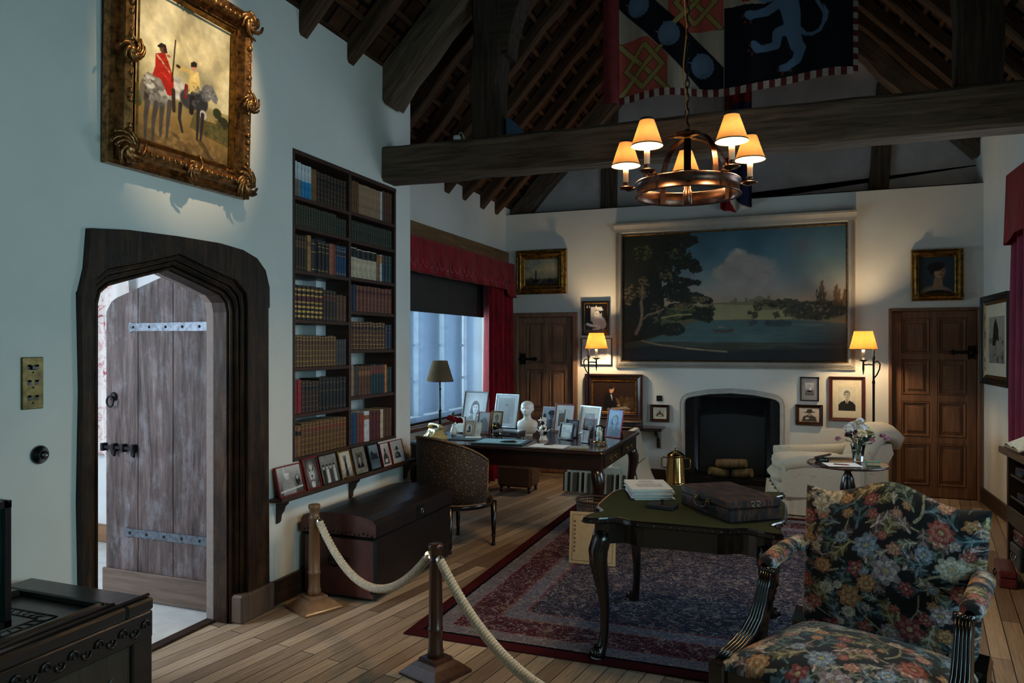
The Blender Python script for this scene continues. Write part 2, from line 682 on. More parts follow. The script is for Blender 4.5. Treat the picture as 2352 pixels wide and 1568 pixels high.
M_mountgrey = plain('grey_mount', (196, 200, 204), 0.8, var=0.04)
M_paper = plain('white_paper', (226, 226, 222), 0.8, var=0.04)
M_red = plain('red_frame', (134, 26, 28), 0.4, var=0.15)
M_photo = vcol('photo_print', 0.25, 0.5)
M_oil = vcol('oil_paint', 0.5, 0.35, 0.15)
M_glassclear = glass('clear_glass')
M_velvet = (lambda t: t.set(t.ramp(t.noise(t.coord((1, 1, .15)), 26, 4), [(0.3, (88, 2, 12)), (0.7, (164, 10, 30))]), 0.75, 0, 0.2, 0, 0.2))(NT('crimson_damask'))

# ================================================================== THE SETTING
ZR = lambda x: 3.83 + 1.08 * (x + 2.97) if x < -0.52 else 3.83 + 1.08 * (2.45) - 1.08 * (x + 0.52)

# floor: narrow oak boards laid about ten degrees off the walls
t = NT('oak_floorboards')
v = t.coord((1, 1, 1), (0, 0, R(-81)))
br = t.n('ShaderNodeTexBrick')
br.offset = 0.37
br.offset_frequency = 2
br.inputs['Color1'].default_value = lin((204, 182, 156))
br.inputs['Color2'].default_value = lin((120, 98, 80))
br.inputs['Mortar'].default_value = lin((30, 22, 17))
br.inputs['Scale'].default_value = 1.0
br.inputs['Mortar Size'].default_value = 0.0028
br.inputs['Mortar Smooth'].default_value = 0.3
br.inputs['Bias'].default_value = -0.12
br.inputs['Brick Width'].default_value = 1.7
br.inputs['Row Height'].default_value = 0.092
t.l(v, br.inputs['Vector'])
mp2 = t.n('ShaderNodeMapping')
mp2.inputs['Scale'].default_value = (1.6, 34, 1)
t.l(v, mp2.inputs[0])
g = t.noise(mp2.outputs[0], 2.5, 7, 0.65, 0.8)
gc = t.ramp(g, [(0.25, (165, 150, 138)), (0.62, (255, 255, 255))])
c = t.mix(0.75, br.outputs['Color'], gc, 'MULTIPLY')
t.bump(br.outputs['Fac'], -0.4, 0.003)
M_floor = t.set(c, 0.42, 0, 0.4)
struct(MB().box(-3.14, 2.2, -2.3, 9.0, -0.1, 0.0).box(-3.76, -3.14, 4.7, 9.0, -0.1, 0.0), 'floor', M_floor)
M_passfloor = plain('pale_stone_floor', (205, 205, 202), 0.6, var=0.06, scale=8)
struct(MB().box(-6.2, -3.142, 0.8, 4.6, -0.1, -0.004), 'floor', M_passfloor)

# left wall with doorway and bookcase recess, deeper window bay behind
w = MB()
w.box(-3.17, -2.97, -2.3, 2.40, 0, 3.78)
w.box(-3.17, -2.97, 2.40, 3.46, 2.11, 3.78)
w.box(-3.17, -2.97, 3.46, 3.873, 0, 3.78)
w.box(-3.17, -2.97, 3.873, 5.185, 0, 0.852)
w.box(-3.17, -2.97, 3.873, 5.185, 2.865, 3.78)
w.box(-3.42, -3.29, 3.8, 5.25, 0.8, 2.9)
w.box(-3.75, -2.97, 5.185, 5.43, 0, 3.78)
struct(w, 'wall_left', M_plaster)
w = MB()
w.box(-3.75, -3.37, 5.43, 8.95, 0, 0.80)
w.box(-3.75, -3.37, 5.43, 8.95, 2.40, 3.36)
w.box(-3.75, -3.37, 5.43, 5.55, 0.80, 2.40)
w.box(-3.75, -3.37, 7.98, 8.95, 0.80, 2.40)
struct(w, 'wall_window_bay', M_plaster)
# fireplace wall
w = MB()
w.box(-3.75, -3.203, 8.68, 9.1, 0, 3.26)
w.box(-3.203, -2.476, 8.68, 9.1, 1.96, 3.26)
w.box(-3.203, -2.476, 8.78, 9.1, 0, 1.96)
w.box(-2.476, -1.132, 8.68, 9.1, 0, 3.26)
arch = [(-1.132, 0.93), (-1.12, 0.965), (-1.09, 0.99), (-1.04, 1.005), (-0.85, 1.04), (-0.607, 1.056), (-0.364, 1.04), (-0.174, 1.005), (-0.124, 0.99), (-0.094, 0.965), (-0.082, 0.93)]
w.prism([(-1.132, 3.26)] + arch + [(-0.082, 3.26)], 8.68, 9.1, 'xz')
w.box(-0.082, 1.03, 8.68, 9.1, 0, 3.26)
w.box(1.03, 1.835, 8.68, 9.1, 1.966, 3.26)
w.box(1.03, 1.835, 8.78, 9.1, 0, 1.966)
w.box(1.835, 2.2, 8.68, 9.1, 0, 3.26)
struct(w, 'wall_back', M_plaster)
struct(MB().prism([(-3.75, 3.2), (2.2, 3.2), (2.2, ZR(2.2)), (-0.52, ZR(-0.52) + .05), (-3.75, ZR(-3.75))], 9.0, 9.2, 'xz'), 'wall_gable', M_gableplaster)
w = MB()
for (y0, y1, z0, z1) in [(-2.3, .4, 0, 3.75), (.4, 2.7, 0, 1.0), (.4, 2.7, 2.5, 3.75), (2.7, 5.3, 0, 3.75), (5.3, 7.1, 0, 1.0), (5.3, 7.1, 2.7, 3.75), (7.1, 9.0, 0, 3.75)]:
    w.box(1.87, 2.15, y0, y1, z0, z1)
struct(w, 'wall_right', M_plaster)
struct(MB().prism([(-3.75, 0), (2.2, 0), (2.2, ZR(2.2)), (-0.52, ZR(-0.52) + .05), (-3.75, ZR(-3.75))], -2.5, -2.3, 'xz'), 'wall_front', M_plaster)
# simple frames in the two right-hand windows
for k, (y0, y1, z1) in enumerate(((.4, 2.7, 2.5), (5.3, 7.1, 2.7))):
    w = MB()
    n = 4
    for i in range(n + 1):
        y = y0 + (y1 - y0) * i / n
        w.box(2.02, 2.1, y - .035, y + .035, 1.0, z1)
    w.box(2.02, 2.1, y0, y1, 1.0, 1.06)
    w.box(2.02, 2.1, y0, y1, z1 - .06, z1)
    struct(w, 'window_%d' % (k + 2), plain('window_paint', (205, 203, 196), 0.5, var=0.05))

# roof: tile undersides, battens, rafters
t = NT('tile_underside')
v = t.coord((1, 1, 1))
f = t.noise(v, 4, 5)
bk = t.n('ShaderNodeTexBrick')
bk.inputs['Color1'].default_value = lin((46, 30, 22))
bk.inputs['Color2'].default_value = lin((92, 60, 40))
bk.inputs['Mortar'].default_value = lin((14, 11, 9))
bk.inputs['Scale'].default_value = 1
bk.inputs['Brick Width'].default_value = 0.17
bk.inputs['Row Height'].default_value = 0.2
bk.inputs['Mortar Size'].default_value = 0.012
t.l(t.coord((1, 1, 1), (0, 0, R(90))), bk.inputs['Vector'])
M_tiles = t.set(t.mix(0.8, bk.outputs[0], t.ramp(f, [(0.3, (90, 80, 72)), (0.7, (255, 250, 240))]), 'MULTIPLY'), 0.9, 0, 0.1)
for nm, xa, xb in (('ceiling_left', -3.95, -0.52), ('ceiling_right', 2.4, -0.52)):
    za, zb = ZR(xa) if xa < 0 else 3.83 + 2.646 - 1.08 * (xa + .52), 6.476
    struct(MB().prism([(xa, za), (xb, zb), (xb, zb + .15), (xa, za + .15)], -2.5, 9.25, 'xz'), nm, M_tiles)
bt = MB()
for s_, x0 in ((1, -3.5), (-1, 1.95)):
    for i in range(24):
        x = x0 + s_ * i * 0.128
        if (x + .52) * s_ > -.05:
            break
        z = ZR(x)
        bt.M = Matrix.Translation((x, 0, z)) @ Matrix.Rotation(-s_ * math.atan(1.08), 4, 'Y')
        bt.box(-.02, .02, -2.3, 9.0, -.028, .005)
struct(bt, 'roof_battens', wood('batten', (40, 26, 18), (96, 66, 44), 'y', 2.0, 0.9, 0.2, spec=0.1))


def rough_beam(L, wd, ht, seed, jit=0.012, ch=0.025, n=None):
    rg = random.Random(seed)
    n = n or max(4, int(L / 0.22))
    sec = [(-1, -1), (1, -1), (1, 1), (-1, 1)]
    mb = MB()
    rings = []
    for i in range(n + 1):
        x = L * i / n
        oy, oz = rg.uniform(-jit, jit), rg.uniform(-jit, jit)
        kw, kh = wd / 2 + rg.uniform(-jit, jit) * .5, ht / 2 + rg.uniform(-jit, jit) * .5
        rr = []
        for (a, b) in ((-1, -1), (1, -1), (1, 1), (-1, 1)):
            c_ = ch * rg.uniform(.5, 1.5)
            if a * b > 0:
                rr += [(x, oy + a * kw, oz + b * (kh - c_)), (x, oy + a * (kw - c_), oz + b * kh)]
            else:
                rr += [(x, oy + a * (kw - c_), oz + b * kh), (x, oy + a * kw, oz + b * (kh - c_))]
        rings.append(rr)
    vs = [p for r_ in rings for p in r_]
    fs = []
    for i in range(n):
        for k in range(8):
            q = (k + 1) % 8
            fs.append((i * 8 + k, i * 8 + q, (i + 1) * 8 + q, (i + 1) * 8 + k))
    fs += [tuple(range(8)), tuple(n * 8 + k for k in range(8))[::-1]]
    return mb.add(vs, fs)


ang = math.atan(1.08)
rp = [rough_beam(3.9, 0.105, 0.125, 40 + k, 0.008, 0.012).build('rafter', M_rafter) for k in range(2)]
used = []


def rafter(y, side, x0, k, off=0.073):
    o = rp[k % 2]
    if o in used:
        o = o.copy()
        COL.objects.link(o)
    used.append(o)
    z = ZR(x0)
    o.location = (x0 + side * off * math.sin(ang), y, z - off * math.cos(ang))
    o.rotation_euler = (0, -ang if side > 0 else PI + ang, 0)
    o['kind'] = 'structure'
    return o


for k, y in enumerate((-1.5, -.9, -.3, .3, .9, 1.5, 2.1, 2.75, 3.4, 3.99, 4.54)):
    rafter(y, 1, -3.08, k)
for k, y in enumerate((5.62, 6.05, 6.5, 6.95, 7.4, 7.9, 8.35, 8.9)):
    rafter(y, 1, -3.46, k)
for k, y in enumerate((-1.5, -.6, .3, 1.2, 2.1, 2.75, 3.4, 3.99, 4.54, 5.62, 6.1, 6.6, 7.1, 7.6, 8.1, 8.5, 8.9)):
    rafter(y, -1, 1.98, k)
for s_, x0 in ((1, -3.12), (-1, 2.02)):
    o = rough_beam(3.9, 0.25, 0.26, 77 + s_, 0.014, 0.03).build('principal_rafter', M_beam)
    o.location = (x0 + s_ * .14 * math.sin(ang), 5.1, ZR(x0) - .14 * math.cos(ang))
    o.rotation_euler = (0, -ang if s_ > 0 else PI + ang, 0)
    o['kind'] = 'structure'
o = rough_beam(4.98, 0.225, 0.268, 5, 0.004, 0.02).build('tie_beam', M_beam)
o.location = (-3.02, 5.08, 3.018)
o.rotation_euler = (0, 0.004, 0)
tag(o, 'long dark oak tie beam crossing the room behind the chandelier', 'beam', kind='structure')
for x in (-2.1, 1.06):
    o = rough_beam(1.75, 0.21, 0.235, 9 + int(x), 0.014, 0.02, 9).build('queen_post', M_postbeam)
    o.location = (x, 5.08, 3.14)
    o.rotation_euler = (0, -PI / 2, 0)
    o['kind'] = 'structure'
# curved braces from post to principal rafter
for s_ in (-1, 1):
    mb = MB()
    mb.tube([(-.52 + s_ * (1.48 - .9 * (i / 10.0) ** 1.7 * .9), 5.08, 3.75 + 1.35 * i / 10) for i in range(11)], .1, section=[(-1, -.8), (1, -.8), (1, .8), (-1, .8)], up=(0, 1, 0), smooth=False)
    struct(mb, 'arched_brace', M_postbeam)
# timbers of the gable
for nm, pts in (('gable_sill', ((-3.4, 3.295), (1.9, 3.295))), ('gable_stud', ((-2.1, 3.28), (-2.08, 4.6))), ('gable_stud', ((.93, 3.28), (1.02, 4.5))), ('gable_stud', ((-.6, 3.28), (-.6, 6.0))),
                ('gable_tie', ((-2.0, 4.9), (.95, 4.9)))):
    (xa, za), (xb, zb) = pts
    L = math.hypot(xb - xa, zb - za)
    o = rough_beam(L, 0.05, 0.06 if nm == 'gable_sill' else 0.2, 31 + int(xa * 7), 0.002, 0.008).build(nm, M_beam)
    o.location = (xa, 8.985, za)
    o.rotation_euler = (0, -math.atan2(zb - za, xb - xa), 0)
    o['kind'] = 'structure'
for s_, x0 in ((1, -3.5), (-1, 2.0)):
    o = rough_beam(4.2, 0.16, 0.24, 51 + s_, 0.012, 0.02).build('gable_rafter', M_beam)
    o.location = (x0 + s_ * .12 * math.sin(ang), 8.9, ZR(x0) - .12 * math.cos(ang) - .03)
    o.rotation_euler = (0, -ang if s_ > 0 else PI + ang, 0)
    o['kind'] = 'structure'

# skirting boards
M_skirt = wood('skirting_oak', (38, 25, 17), (78, 54, 38), 'y', 2.0, 0.45, 0.2)
struct(MB().box(-2.97, -2.94, 3.64, 5.43, 0, 0.15, .006), 'baseboard_left', M_skirt)
struct(MB().box(-2.97, -2.94, -2.3, 2.33, 0, 0.15, .006), 'baseboard_left', M_skirt)
struct(MB().box(-3.37, -3.34, 5.43, 8.68, 0, 0.15, .006), 'baseboard_window', M_skirt)
w = MB()
w.box(-2.40, -1.2, 8.65, 8.68, 0, .14, .005)
w.box(.0, .97, 8.65, 8.68, 0, .14, .005)
struct(w, 'baseboard_back', M_skirt)
struct(MB().box(1.84, 1.87, -2.3, 8.68, 0, .15, .006), 'baseboard_right', M_skirt)

# ------------------------------------------------------------------ arched doorway and plank door
def inner(o):
    return [(2.49 - o, 0), (2.49 - o, 1.79 + o * .4), (2.505 - o, 1.84 + o * .7), (2.55 - o * .6, 1.878 + o), (2.73, 1.935 + o), (2.915, 1.99 + o), (3.1, 1.94 + o), (3.28 + o * .6, 1.885 + o), (3.325 + o, 1.845 + o * .7), (3.34 + o, 1.79 + o * .4), (3.34 + o, 0)]


outer = [(2.352, 0), (2.362, .4), (2.352, .9), (2.362, 1.4), (2.352, 1.838), (2.357, 1.84), (2.385, 1.95), (2.40, 2.128), (2.6, 2.15), (2.9, 2.162), (3.2, 2.165), (3.38, 2.15), (3.50, 2.115), (3.575, 2.05), (3.61, 1.95), (3.612, 1.83), (3.60, 1.825), (3.602, .9), (3.61, 0)]
fr = MB()
lev = [(0.085, -2.935), (0.055, -2.965), (0.03, -2.985), (0.0, -3.02)]
for (o_, xf) in lev:
    fr.prism(outer + inner(o_)[::-1], -3.115, xf, 'yz')
t_frame = struct(fr, 'trim_1', M_frameoak, 'carved dark oak frame with pointed arch around the open plank door', 'door frame')
p = MB()
for i, o_ in enumerate((0.012, 0.043, 0.07)):
    q = inner(o_)
    p.tube([(-3.004 + .017 * i + .004, y, z) for (y, z) in q], .009, 6)
mo = p.build('arch_moulding', M_frameoak, t_frame)
p = MB().box(-3.02, -2.915, 3.35, 3.64, 0, .165, .012)
p.build('plinth', wood('plinth_oak', (60, 46, 38), (112, 92, 78), 'z', 2.0, 0.5, 0.3), t_frame)
MB().box(-3.17, -3.10, 2.42, 3.43, -.002, .012, .004).build('threshold', M_frameoak, t_frame)
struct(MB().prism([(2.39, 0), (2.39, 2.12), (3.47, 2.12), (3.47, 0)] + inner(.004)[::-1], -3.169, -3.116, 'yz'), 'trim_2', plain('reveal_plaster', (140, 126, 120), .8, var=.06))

d1 = thing('door_1', 'weathered grey plank door standing open inside the arched doorway', 'door', (-3.21, 3.467, 0))
d1['kind'] = 'structure'
# local x runs from hinge (0) to latch (-0.87)
top = lambda x: 2.02 - abs(x + .41) * (.13 / .41) - (0.06 * max(0, (abs(x + .435) - .36) / .075) ** 2)
cuts = [-.872, -.60, -.315, 0.0]
for i in range(3):
    a, b = cuts[i] + .003, cuts[i + 1] - .003
    xs = [a + (b - a) * k / 6 for k in range(7)]
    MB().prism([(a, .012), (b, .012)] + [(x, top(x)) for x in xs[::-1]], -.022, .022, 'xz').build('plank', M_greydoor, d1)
MB().box(-.885, -.002, -.04, -.0215, .012, .185, .004).build('kick_board', wood('kick_oak', (70, 54, 44), (118, 98, 84), 'x', 2.0, 0.5, 0.2), d1)
for z, tl in ((1.69, -.66), (.40, -.69)):
    st = MB()
    st.prism([(tl, z - .01), (tl + .03, z + .0), (-.03, z - .003), (-.03, z + .052), (tl + .03, z + .048), (tl, z + .056), (tl - .012, z + .025)], -.032, -.0215, 'xz')
    st = st.build('strap_hinge', M_greyiron, d1)
    nl = MB()
    for k in range(5):
        nl.ball((tl + .03 + (-.1 - tl - .03) * k / 4, -.033, z + .024), .009, 8, sy=.6)
    nl.build('nail', M_iron, st)
rg = MB()
rg.ball((-.80, -.03, 1.275), .03, 10, sy=.4)
rg.tube([(-.805 + .028 * math.sin(a * PI / 8), -.05, 1.245 + .034 * math.cos(a * PI / 8)) for a in range(16)], .006, 6, closed=True)
rg.build('ring_handle', M_iron, d1)
bo = MB()
bo.box(-.89, -.6, -.05, -.034, .945, .965, .003)
for x in (-.87, -.78, -.70, -.615):
    bo.box(x - .012, x + .012, -.06, -.021, .93, .98, .004)
bo.prism([(-.8, .945), (-.76, .945), (-.77, .90), (-.79, .915)], -.055, -.04, 'xz')
bo.prism([(-.63, .945), (-.6, .945), (-.605, .90), (-.625, .91)], -.055, -.04, 'xz')
bo.build('sliding_bolt', M_iron, d1)

# passage beyond the door
M_white = plain('white_plaster', (224, 226, 228), 0.8, var=0.04, scale=4, spec=0.2)
w = MB()
w.box(-6.2, -6.0, .8, 4.7, 0, 2.6)
w.box(-6.2, -3.17, 4.4, 4.6, 0, 2.6)
for (x0, x1, z0, z1) in ((-6.2, -5.4, 0, 2.6), (-4.1, -3.17, 0, 2.6), (-5.4, -4.1, 0, .9), (-5.4, -4.1, 2.3, 2.6)):
    w.box(x0, x1, 1.4, 1.6, z0, z1)
w.box(-6.2, -3.17, 1.4, 4.6, 2.6, 2.7)
struct(w, 'wall_passage', M_white)
struct(MB().box(-6.0, -3.2, 4.375, 4.4, 0, .14, .004), 'baseboard_passage', wood('passage_skirting', (120, 88, 62), (160, 124, 92), 'x'))
t = NT('red_toile')
v = t.coord()
f1 = t.noise(v, 9, 6, 0.7, 1.5)
f2 = t.noise(v, 3.2, 3)
m = t.math('MULTIPLY', t.ramp(f1, [(0.48, (0, 0, 0)), (0.56, (255, 255, 255))]), t.ramp(f2, [(0.42, (0, 0, 0)), (0.56, (255, 255, 255))]))
M_toile = t.set(t.mix(m, (232, 226, 222), (178, 34, 58)), 0.85)


def curtain(name, mat, x0, x1, z0, z1, folds, amp, flare=1.0, parent=None, axis='x', base=0.0, seed=1, thick=0.0):
    rg = random.Random(seed)
    ph = rg.uniform(0, 6)
    mb = MB()

    def fn(u, v_):
        z = z1 + (z0 - z1) * v_
        k = 0.75 + 0.25 * v_ * flare
        s_ = x0 + (x1 - x0) * (u if flare == 1 else .5 + (u - .5) * (1 + (flare - 1) * v_))
        a = amp * k * (math.sin(2 * PI * folds * u + ph + .5 * math.sin(3 * v_)) + .35 * math.sin(4 * PI * folds * u + 1 + ph))
        return (s_, base + a, z) if axis == 'x' else (base + a, s_, z)
    mb.grid(fn, int(folds * 14) + 1, 14)
    o = mb.build(name, mat, parent)
    return o


cu = thing('curtain', 'red and white printed curtain seen through the arched doorway', 'curtain', (-5.15, 4.33, .72))
curtain('drape', M_toile, -.35, .25, 0, 1.3, 4, .03, parent=cu)
curtain('swag', M_toile, -.38, .28, 1.12, 1.42, 3, .035, parent=cu, base=-.05)

# ------------------------------------------------------------------ window bay: mullions, blind, pelmet, curtain
M_stone = plain('window_stone', (150, 150, 146), 0.8, var=0.12, scale=12)
w = MB()
for i in range(5):
    y = 5.55 + (7.98 - 5.55) * i / 4
    w.box(-3.68, -3.56, y - .045, y + .045, .80, 2.40, .02)
w.box(-3.7, -3.52, 5.55, 7.98, .80, .87)
w.box(-3.7, -3.52, 5.55, 7.98, 2.32, 2.40)
win = struct(w, 'window_1', M_stone)
g = MB()
for i in range(4):
    y0 = 5.55 + (7.98 - 5.55) * i / 4 + .05
    y1 = y0 + (7.98 - 5.55) / 4 - .1
    for zz in (1.22, 1.6, 1.98):
        g.box(-3.64, -3.62, y0, y1, zz - .01, zz + .01)
struct(g, 'glazing_bar', plain('lead_bars', (40, 42, 46), 0.5), parent=win)
gp = MB()
gp.box(-3.632, -3.628, 5.6, 7.93, .87, 2.32)
struct(gp, 'window_pane', M_glassclear, parent=win)
struct(MB().box(-3.52, -3.30, 5.43, 7.99, .775, .812, .006), 'trim_3', wood('sill_wood', (90, 58, 44), (140, 100, 82), 'y', 2, 0.4, 0.1))
struct(MB().box(-3.52, -3.325, 5.43, 8.68, 2.625, 2.785, .01), 'trim_4', wood('lintel_oak', (88, 62, 34), (150, 112, 66), 'y', 1.4, 0.7, 0.4))
bl = thing('roller_blind', 'sheer white roller blind pulled down over the desk window', 'blind', (-3.40, 6.77, .83))
M_sheer = translucent('sheer_fabric', (110, 118, 130), (96, 108, 128), 0.6, transparent=0.5)
MB().add([(0, -1.2, .012), (0, 1.2, .012), (0, 1.2, 1.13), (0, -1.2, 1.13)], [(0, 1, 2, 3)]).build('sheer', M_sheer, bl)
MB().box(-.008, .008, -1.21, 1.21, -.01, .014, .003).build('bottom_rail', M_blackframe, bl)
MB().box(.010, .014, -1.24, 1.21, 1.10, 1.62).build('blackout_blind', plain('blackout_cloth', (52, 50, 48), 0.85, var=0.06), bl)
pm = thing('pelmet', 'crimson damask pelmet with a scalloped pattern above the desk window', 'pelmet', (-3.37, 5.44, 2.2))
pl_ = MB()


def pelf(u, v_):
    y = 3.07 * u
    zb = .075 + (-.08 if u > .93 else (-.08 * (u - .88) / .05 if u > .88 else 0))
    return (.18 + .012 * math.sin(u * 60) * v_ + .03 * v_, y, .40 + (zb - .40) * v_)


pl_.grid(pelf, 90, 6)
pl_.box(0.0, .19, 0, 3.05, .395, .405)
pl_.add([(0, 3.07, .4), (.18, 3.07, .4), (.21, 3.07, -.01), (0, 3.07, -.01)], [(0, 1, 2, 3)])
pl_.build('valance', M_velvet, pm)
tr = MB()
for k in range(26):
    y = .05 + k * .116
    tr.tube([(.215 - .03 * abs(q - 4) / 8, y + .045 * math.cos(PI * q / 8), .20 - .07 * math.sin(PI * q / 8)) for q in range(9)], .005, 5)
tr.build('scallop_braid', plain('red_braid', (186, 34, 48), 0.5, sheen=.4), pm)
tr = MB().tube([pelf(i / 60, 1.0) for i in range(61)], .008, 6)
tr.build('piping', plain('red_cord', (110, 8, 18), 0.6), pm)
cu = thing('curtain', 'crimson damask curtain gathered at the right of the desk window', 'curtain', (-3.265, 8.11, .02))
curtain('drape', M_velvet, -.38, .40, 0, 2.30, 5, .06, 1.06, cu, 'y', seed=4)
# right-hand window curtain and pelmet
cu = thing('curtain', 'plum red curtain hanging on the right-hand wall beside the bookstand', 'curtain', (1.785, 6.94, 0.0))
curtain('drape', (lambda t: t.set(t.ramp(t.noise(t.coord((1, 1, .15)), 20, 3), [(0.3, (108, 10, 44)), (0.7, (142, 22, 66))]), 0.6, 0, 0.3, 0, 0.4))(NT('plum_velvet')), -.45, .42, .01, 2.62, 5, .05, 1.06, cu, 'y', seed=9)
pm = thing('pelmet', 'dark red pelmet above the right-hand window curtain', 'pelmet', (1.868, 7.2, 2.5))
pl_ = MB()
pl_.grid(lambda u, v_: (-.155 + .01 * math.sin(u * 30) * v_ - .02 * v_, -2.6 * u, .52 + ((.0 if u > .12 else -.06 + .5 * u) - .52) * v_), 60, 6)
pl_.box(-.155, 0, -2.6, 0, .515, .525)
pl_.add([(0, 0, .52), (-.155, 0, .52), (-.175, 0, -.06), (0, 0, -.06)], [(0, 1, 2, 3)])
pl_.build('valance', M_velvet, pm)

# ------------------------------------------------------------------ panelled doors of the fireplace wall
def panel_door(name, label, x0, x1, z1, rows, mat, hx, y=8.72, frame=True, flip=1, tn='trim_5'):
    fx = .055 if frame else .03
    f = MB()
    f.box(x0 - fx, x0 + .004, 8.655, 8.79, 0, z1 + fx, .006)
    f.box(x1 - .004, x1 + fx, 8.655, 8.79, 0, z1 + fx, .006)
    f.box(x0, x1, 8.655, 8.79, z1, z1 + fx, .006)
    struct(f, tn, mat)
    d = thing(name, label, 'door', ((x0 + x1) / 2, y, .008))
    d['kind'] = 'structure'
    W, H = x1 - x0 - .012, z1 - .014
    b = MB()
    b.box(-W / 2, W / 2, .016, .05, 0, H)
    st, mid, rl = .095, .075, .075
    b.box(-W / 2, -W / 2 + st, 0, .02, 0, H, .004)
    b.box(W / 2 - st, W / 2, 0, .02, 0, H, .004)
    b.box(-mid / 2, mid / 2, .0015, .02, 0, H, .004)
    ph = (H - .19 - rl * rows) / rows
    zs = []
    for r_ in range(rows + 1):
        z = .12 + r_ * (ph + rl) - (.12 if r_ == 0 else 0)
        b.box(-W / 2 + .01, W / 2 - .01, .003, .021, z if r_ else 0, (.12 + .0 if r_ == 0 else z) + rl * (0 if r_ == 0 else 1), .004)
    b.build('door_frame_rails', mat, d)
    for r_ in range(rows):
        za = .12 + r_ * (ph + rl) + (rl if r_ else 0) * 0
        zb = .12 + (r_ + 1) * (ph + rl)
        za = .12 if r_ == 0 else .12 + r_ * (ph + rl) + rl
        for (xa, xb) in ((-W / 2 + st, -mid / 2), (mid / 2, W / 2 - st)):
            pnl = MB()
            i_ = (xb - xa) * .2
            pnl.ring4(xa, xb, za, zb, [(0, -.018), (.004, .004), (.012, .004), (.022, -.016), (i_, -.014), (i_ + .003, .0), (i_ + .012, .002)])
            pnl.add([(xa + i_ + .012, -.002, za + i_ + .012), (xb - i_ - .012, -.002, za + i_ + .012), (xb - i_ - .012, -.002, zb - i_ - .012), (xa + i_ + .012, -.002, zb - i_ - .012)], [(0, 1, 2, 3)])
            pnl.build('door_panel', mat, d)
    lk = MB()
    s_ = 1 if hx > 0 else -1
    xl = s_ * (W / 2 - .05)
    zc = 1.42 if s_ < 0 else 1.52
    lk.prism([(xl + .06 * math.cos(a * PI / 6) * (1.0 if a % 2 == 0 else .6), zc + .085 * math.sin(a * PI / 6) * (1.0 if a % 2 == 0 else .6)) for a in range(12)], -.022, -.002, 'xz')
    lk.box(xl - s_ * .19, xl + s_ * .09, -.034, -.018, zc - .014, zc + .014, .004)
    lk.ball((xl - s_ * .17, -.026, zc), .028, 10, sy=.5)
    lk.ball((xl, -.035, zc), .02, 10)
    lk.build('iron_latch', M_iron, d)
    return d


panel_door('door_2', 'panelled oak door at the left of the fireplace wall beside the red curtain', -3.203, -2.476, 1.955, 3, M_doorbrown, -1, tn='trim_5')
panel_door('door_3', 'eight-panelled oak door at the right of the fireplace wall behind the armchair', 1.03, 1.825, 1.962, 4, M_doordark, 1, tn='trim_6', frame=False)

# ------------------------------------------------------------------ fireplace
fp = thing('fireplace', 'open fireplace with stone arch surround and dark sooty hearth', 'fireplace', (-0.607, 8.68, 0))
fp['kind'] = 'structure'
M_surround = plain('grey_stone_moulding', (176, 174, 170), 0.7, var=0.06, scale=8)
A = [(x + .607, z) for x, z in arch]
path = [(-.525, 0), (-.525, .45)] + A + [(.525, .45), (.525, 0)]
s_ = MB()
sec = [(0, 0), (.035, 0), (.045, .012), (.042, .026), (.028, .02), (.02, .03), (.006, .03), (0, .014)]
n_ = len(path)
vs, fs = [], []
for i, (x, z) in enumerate(path):
    a, b = path[max(0, i - 1)], path[min(n_ - 1, i + 1)]
    tx, tz = b[0] - a[0], b[1] - a[1]
    L = math.hypot(tx, tz)
    nx, nz = -tz / L, tx / L
    for (o_, h_) in sec:
        vs.append((x + nx * (o_ * 1.3 - .004), -h_, z + nz * (o_ * 1.3 - .004)))
m_ = len(sec)
for i in range(n_ - 1):
    for k in range(m_):
        q = (k + 1) % m_
        fs.append((i * m_ + k, i * m_ + q, (i + 1) * m_ + q, (i + 1) * m_ + k))
s_.add(vs, fs)
s_.build('surround', M_surround, fp)
M_soot = plain('sooty_brick', (24, 24, 26), 0.85, var=0.5, scale=14)
b = MB()
b.box(-.53, -.42, .06, .75, 0, 1.0)
b.box(.42, .53, .06, .75, 0, 1.0)
b.box(-.53, .53, .7, .8, 0, 1.1)
b.box(-.52, .52, .10, .8, 1.0, 1.05)
b.build('firebox', M_soot, fp)
s_ = MB()
s_.prism([(-.36, .12), (-.36, .78), (-.2, .8), (0, .815), (.2, .8), (.36, .78), (.36, .12)], .10, .108, 'xz')
s_.build('mesh_screen', plain('fire_screen_mesh', (46, 52, 56), 0.5, 0.6, var=0.2, scale=200), fp)
s_ = MB()
for x in (-.37, .37):
    s_.box(x - .012, x + .012, .09, .12, .0, .84, .003)
    s_.ball((x, .105, .85), .018, 8)
s_.tube([(-.37, .105, .79), (-.2, .105, .81), (0, .105, .825), (.2, .105, .81), (.37, .105, .79)], .01, 6)
s_.build('screen_frame', M_iron, fp)
s_ = MB()
s_.box(-.5, .5, -.10, .35, 0, .10, .01)
s_.build('grate', plain('hearth_iron', (18, 17, 17), 0.5, 0.3), fp)
struct(MB().box(-1.35, .15, 8.2, 8.68, 0, .03, .008), 'trim_7', plain('hearth_slab', (34, 31, 30), 0.5, var=0.3, scale=6))
M_log = wood('split_log', (70, 58, 40), (146, 126, 92), 'x', 2.0, 0.9, 0.5)
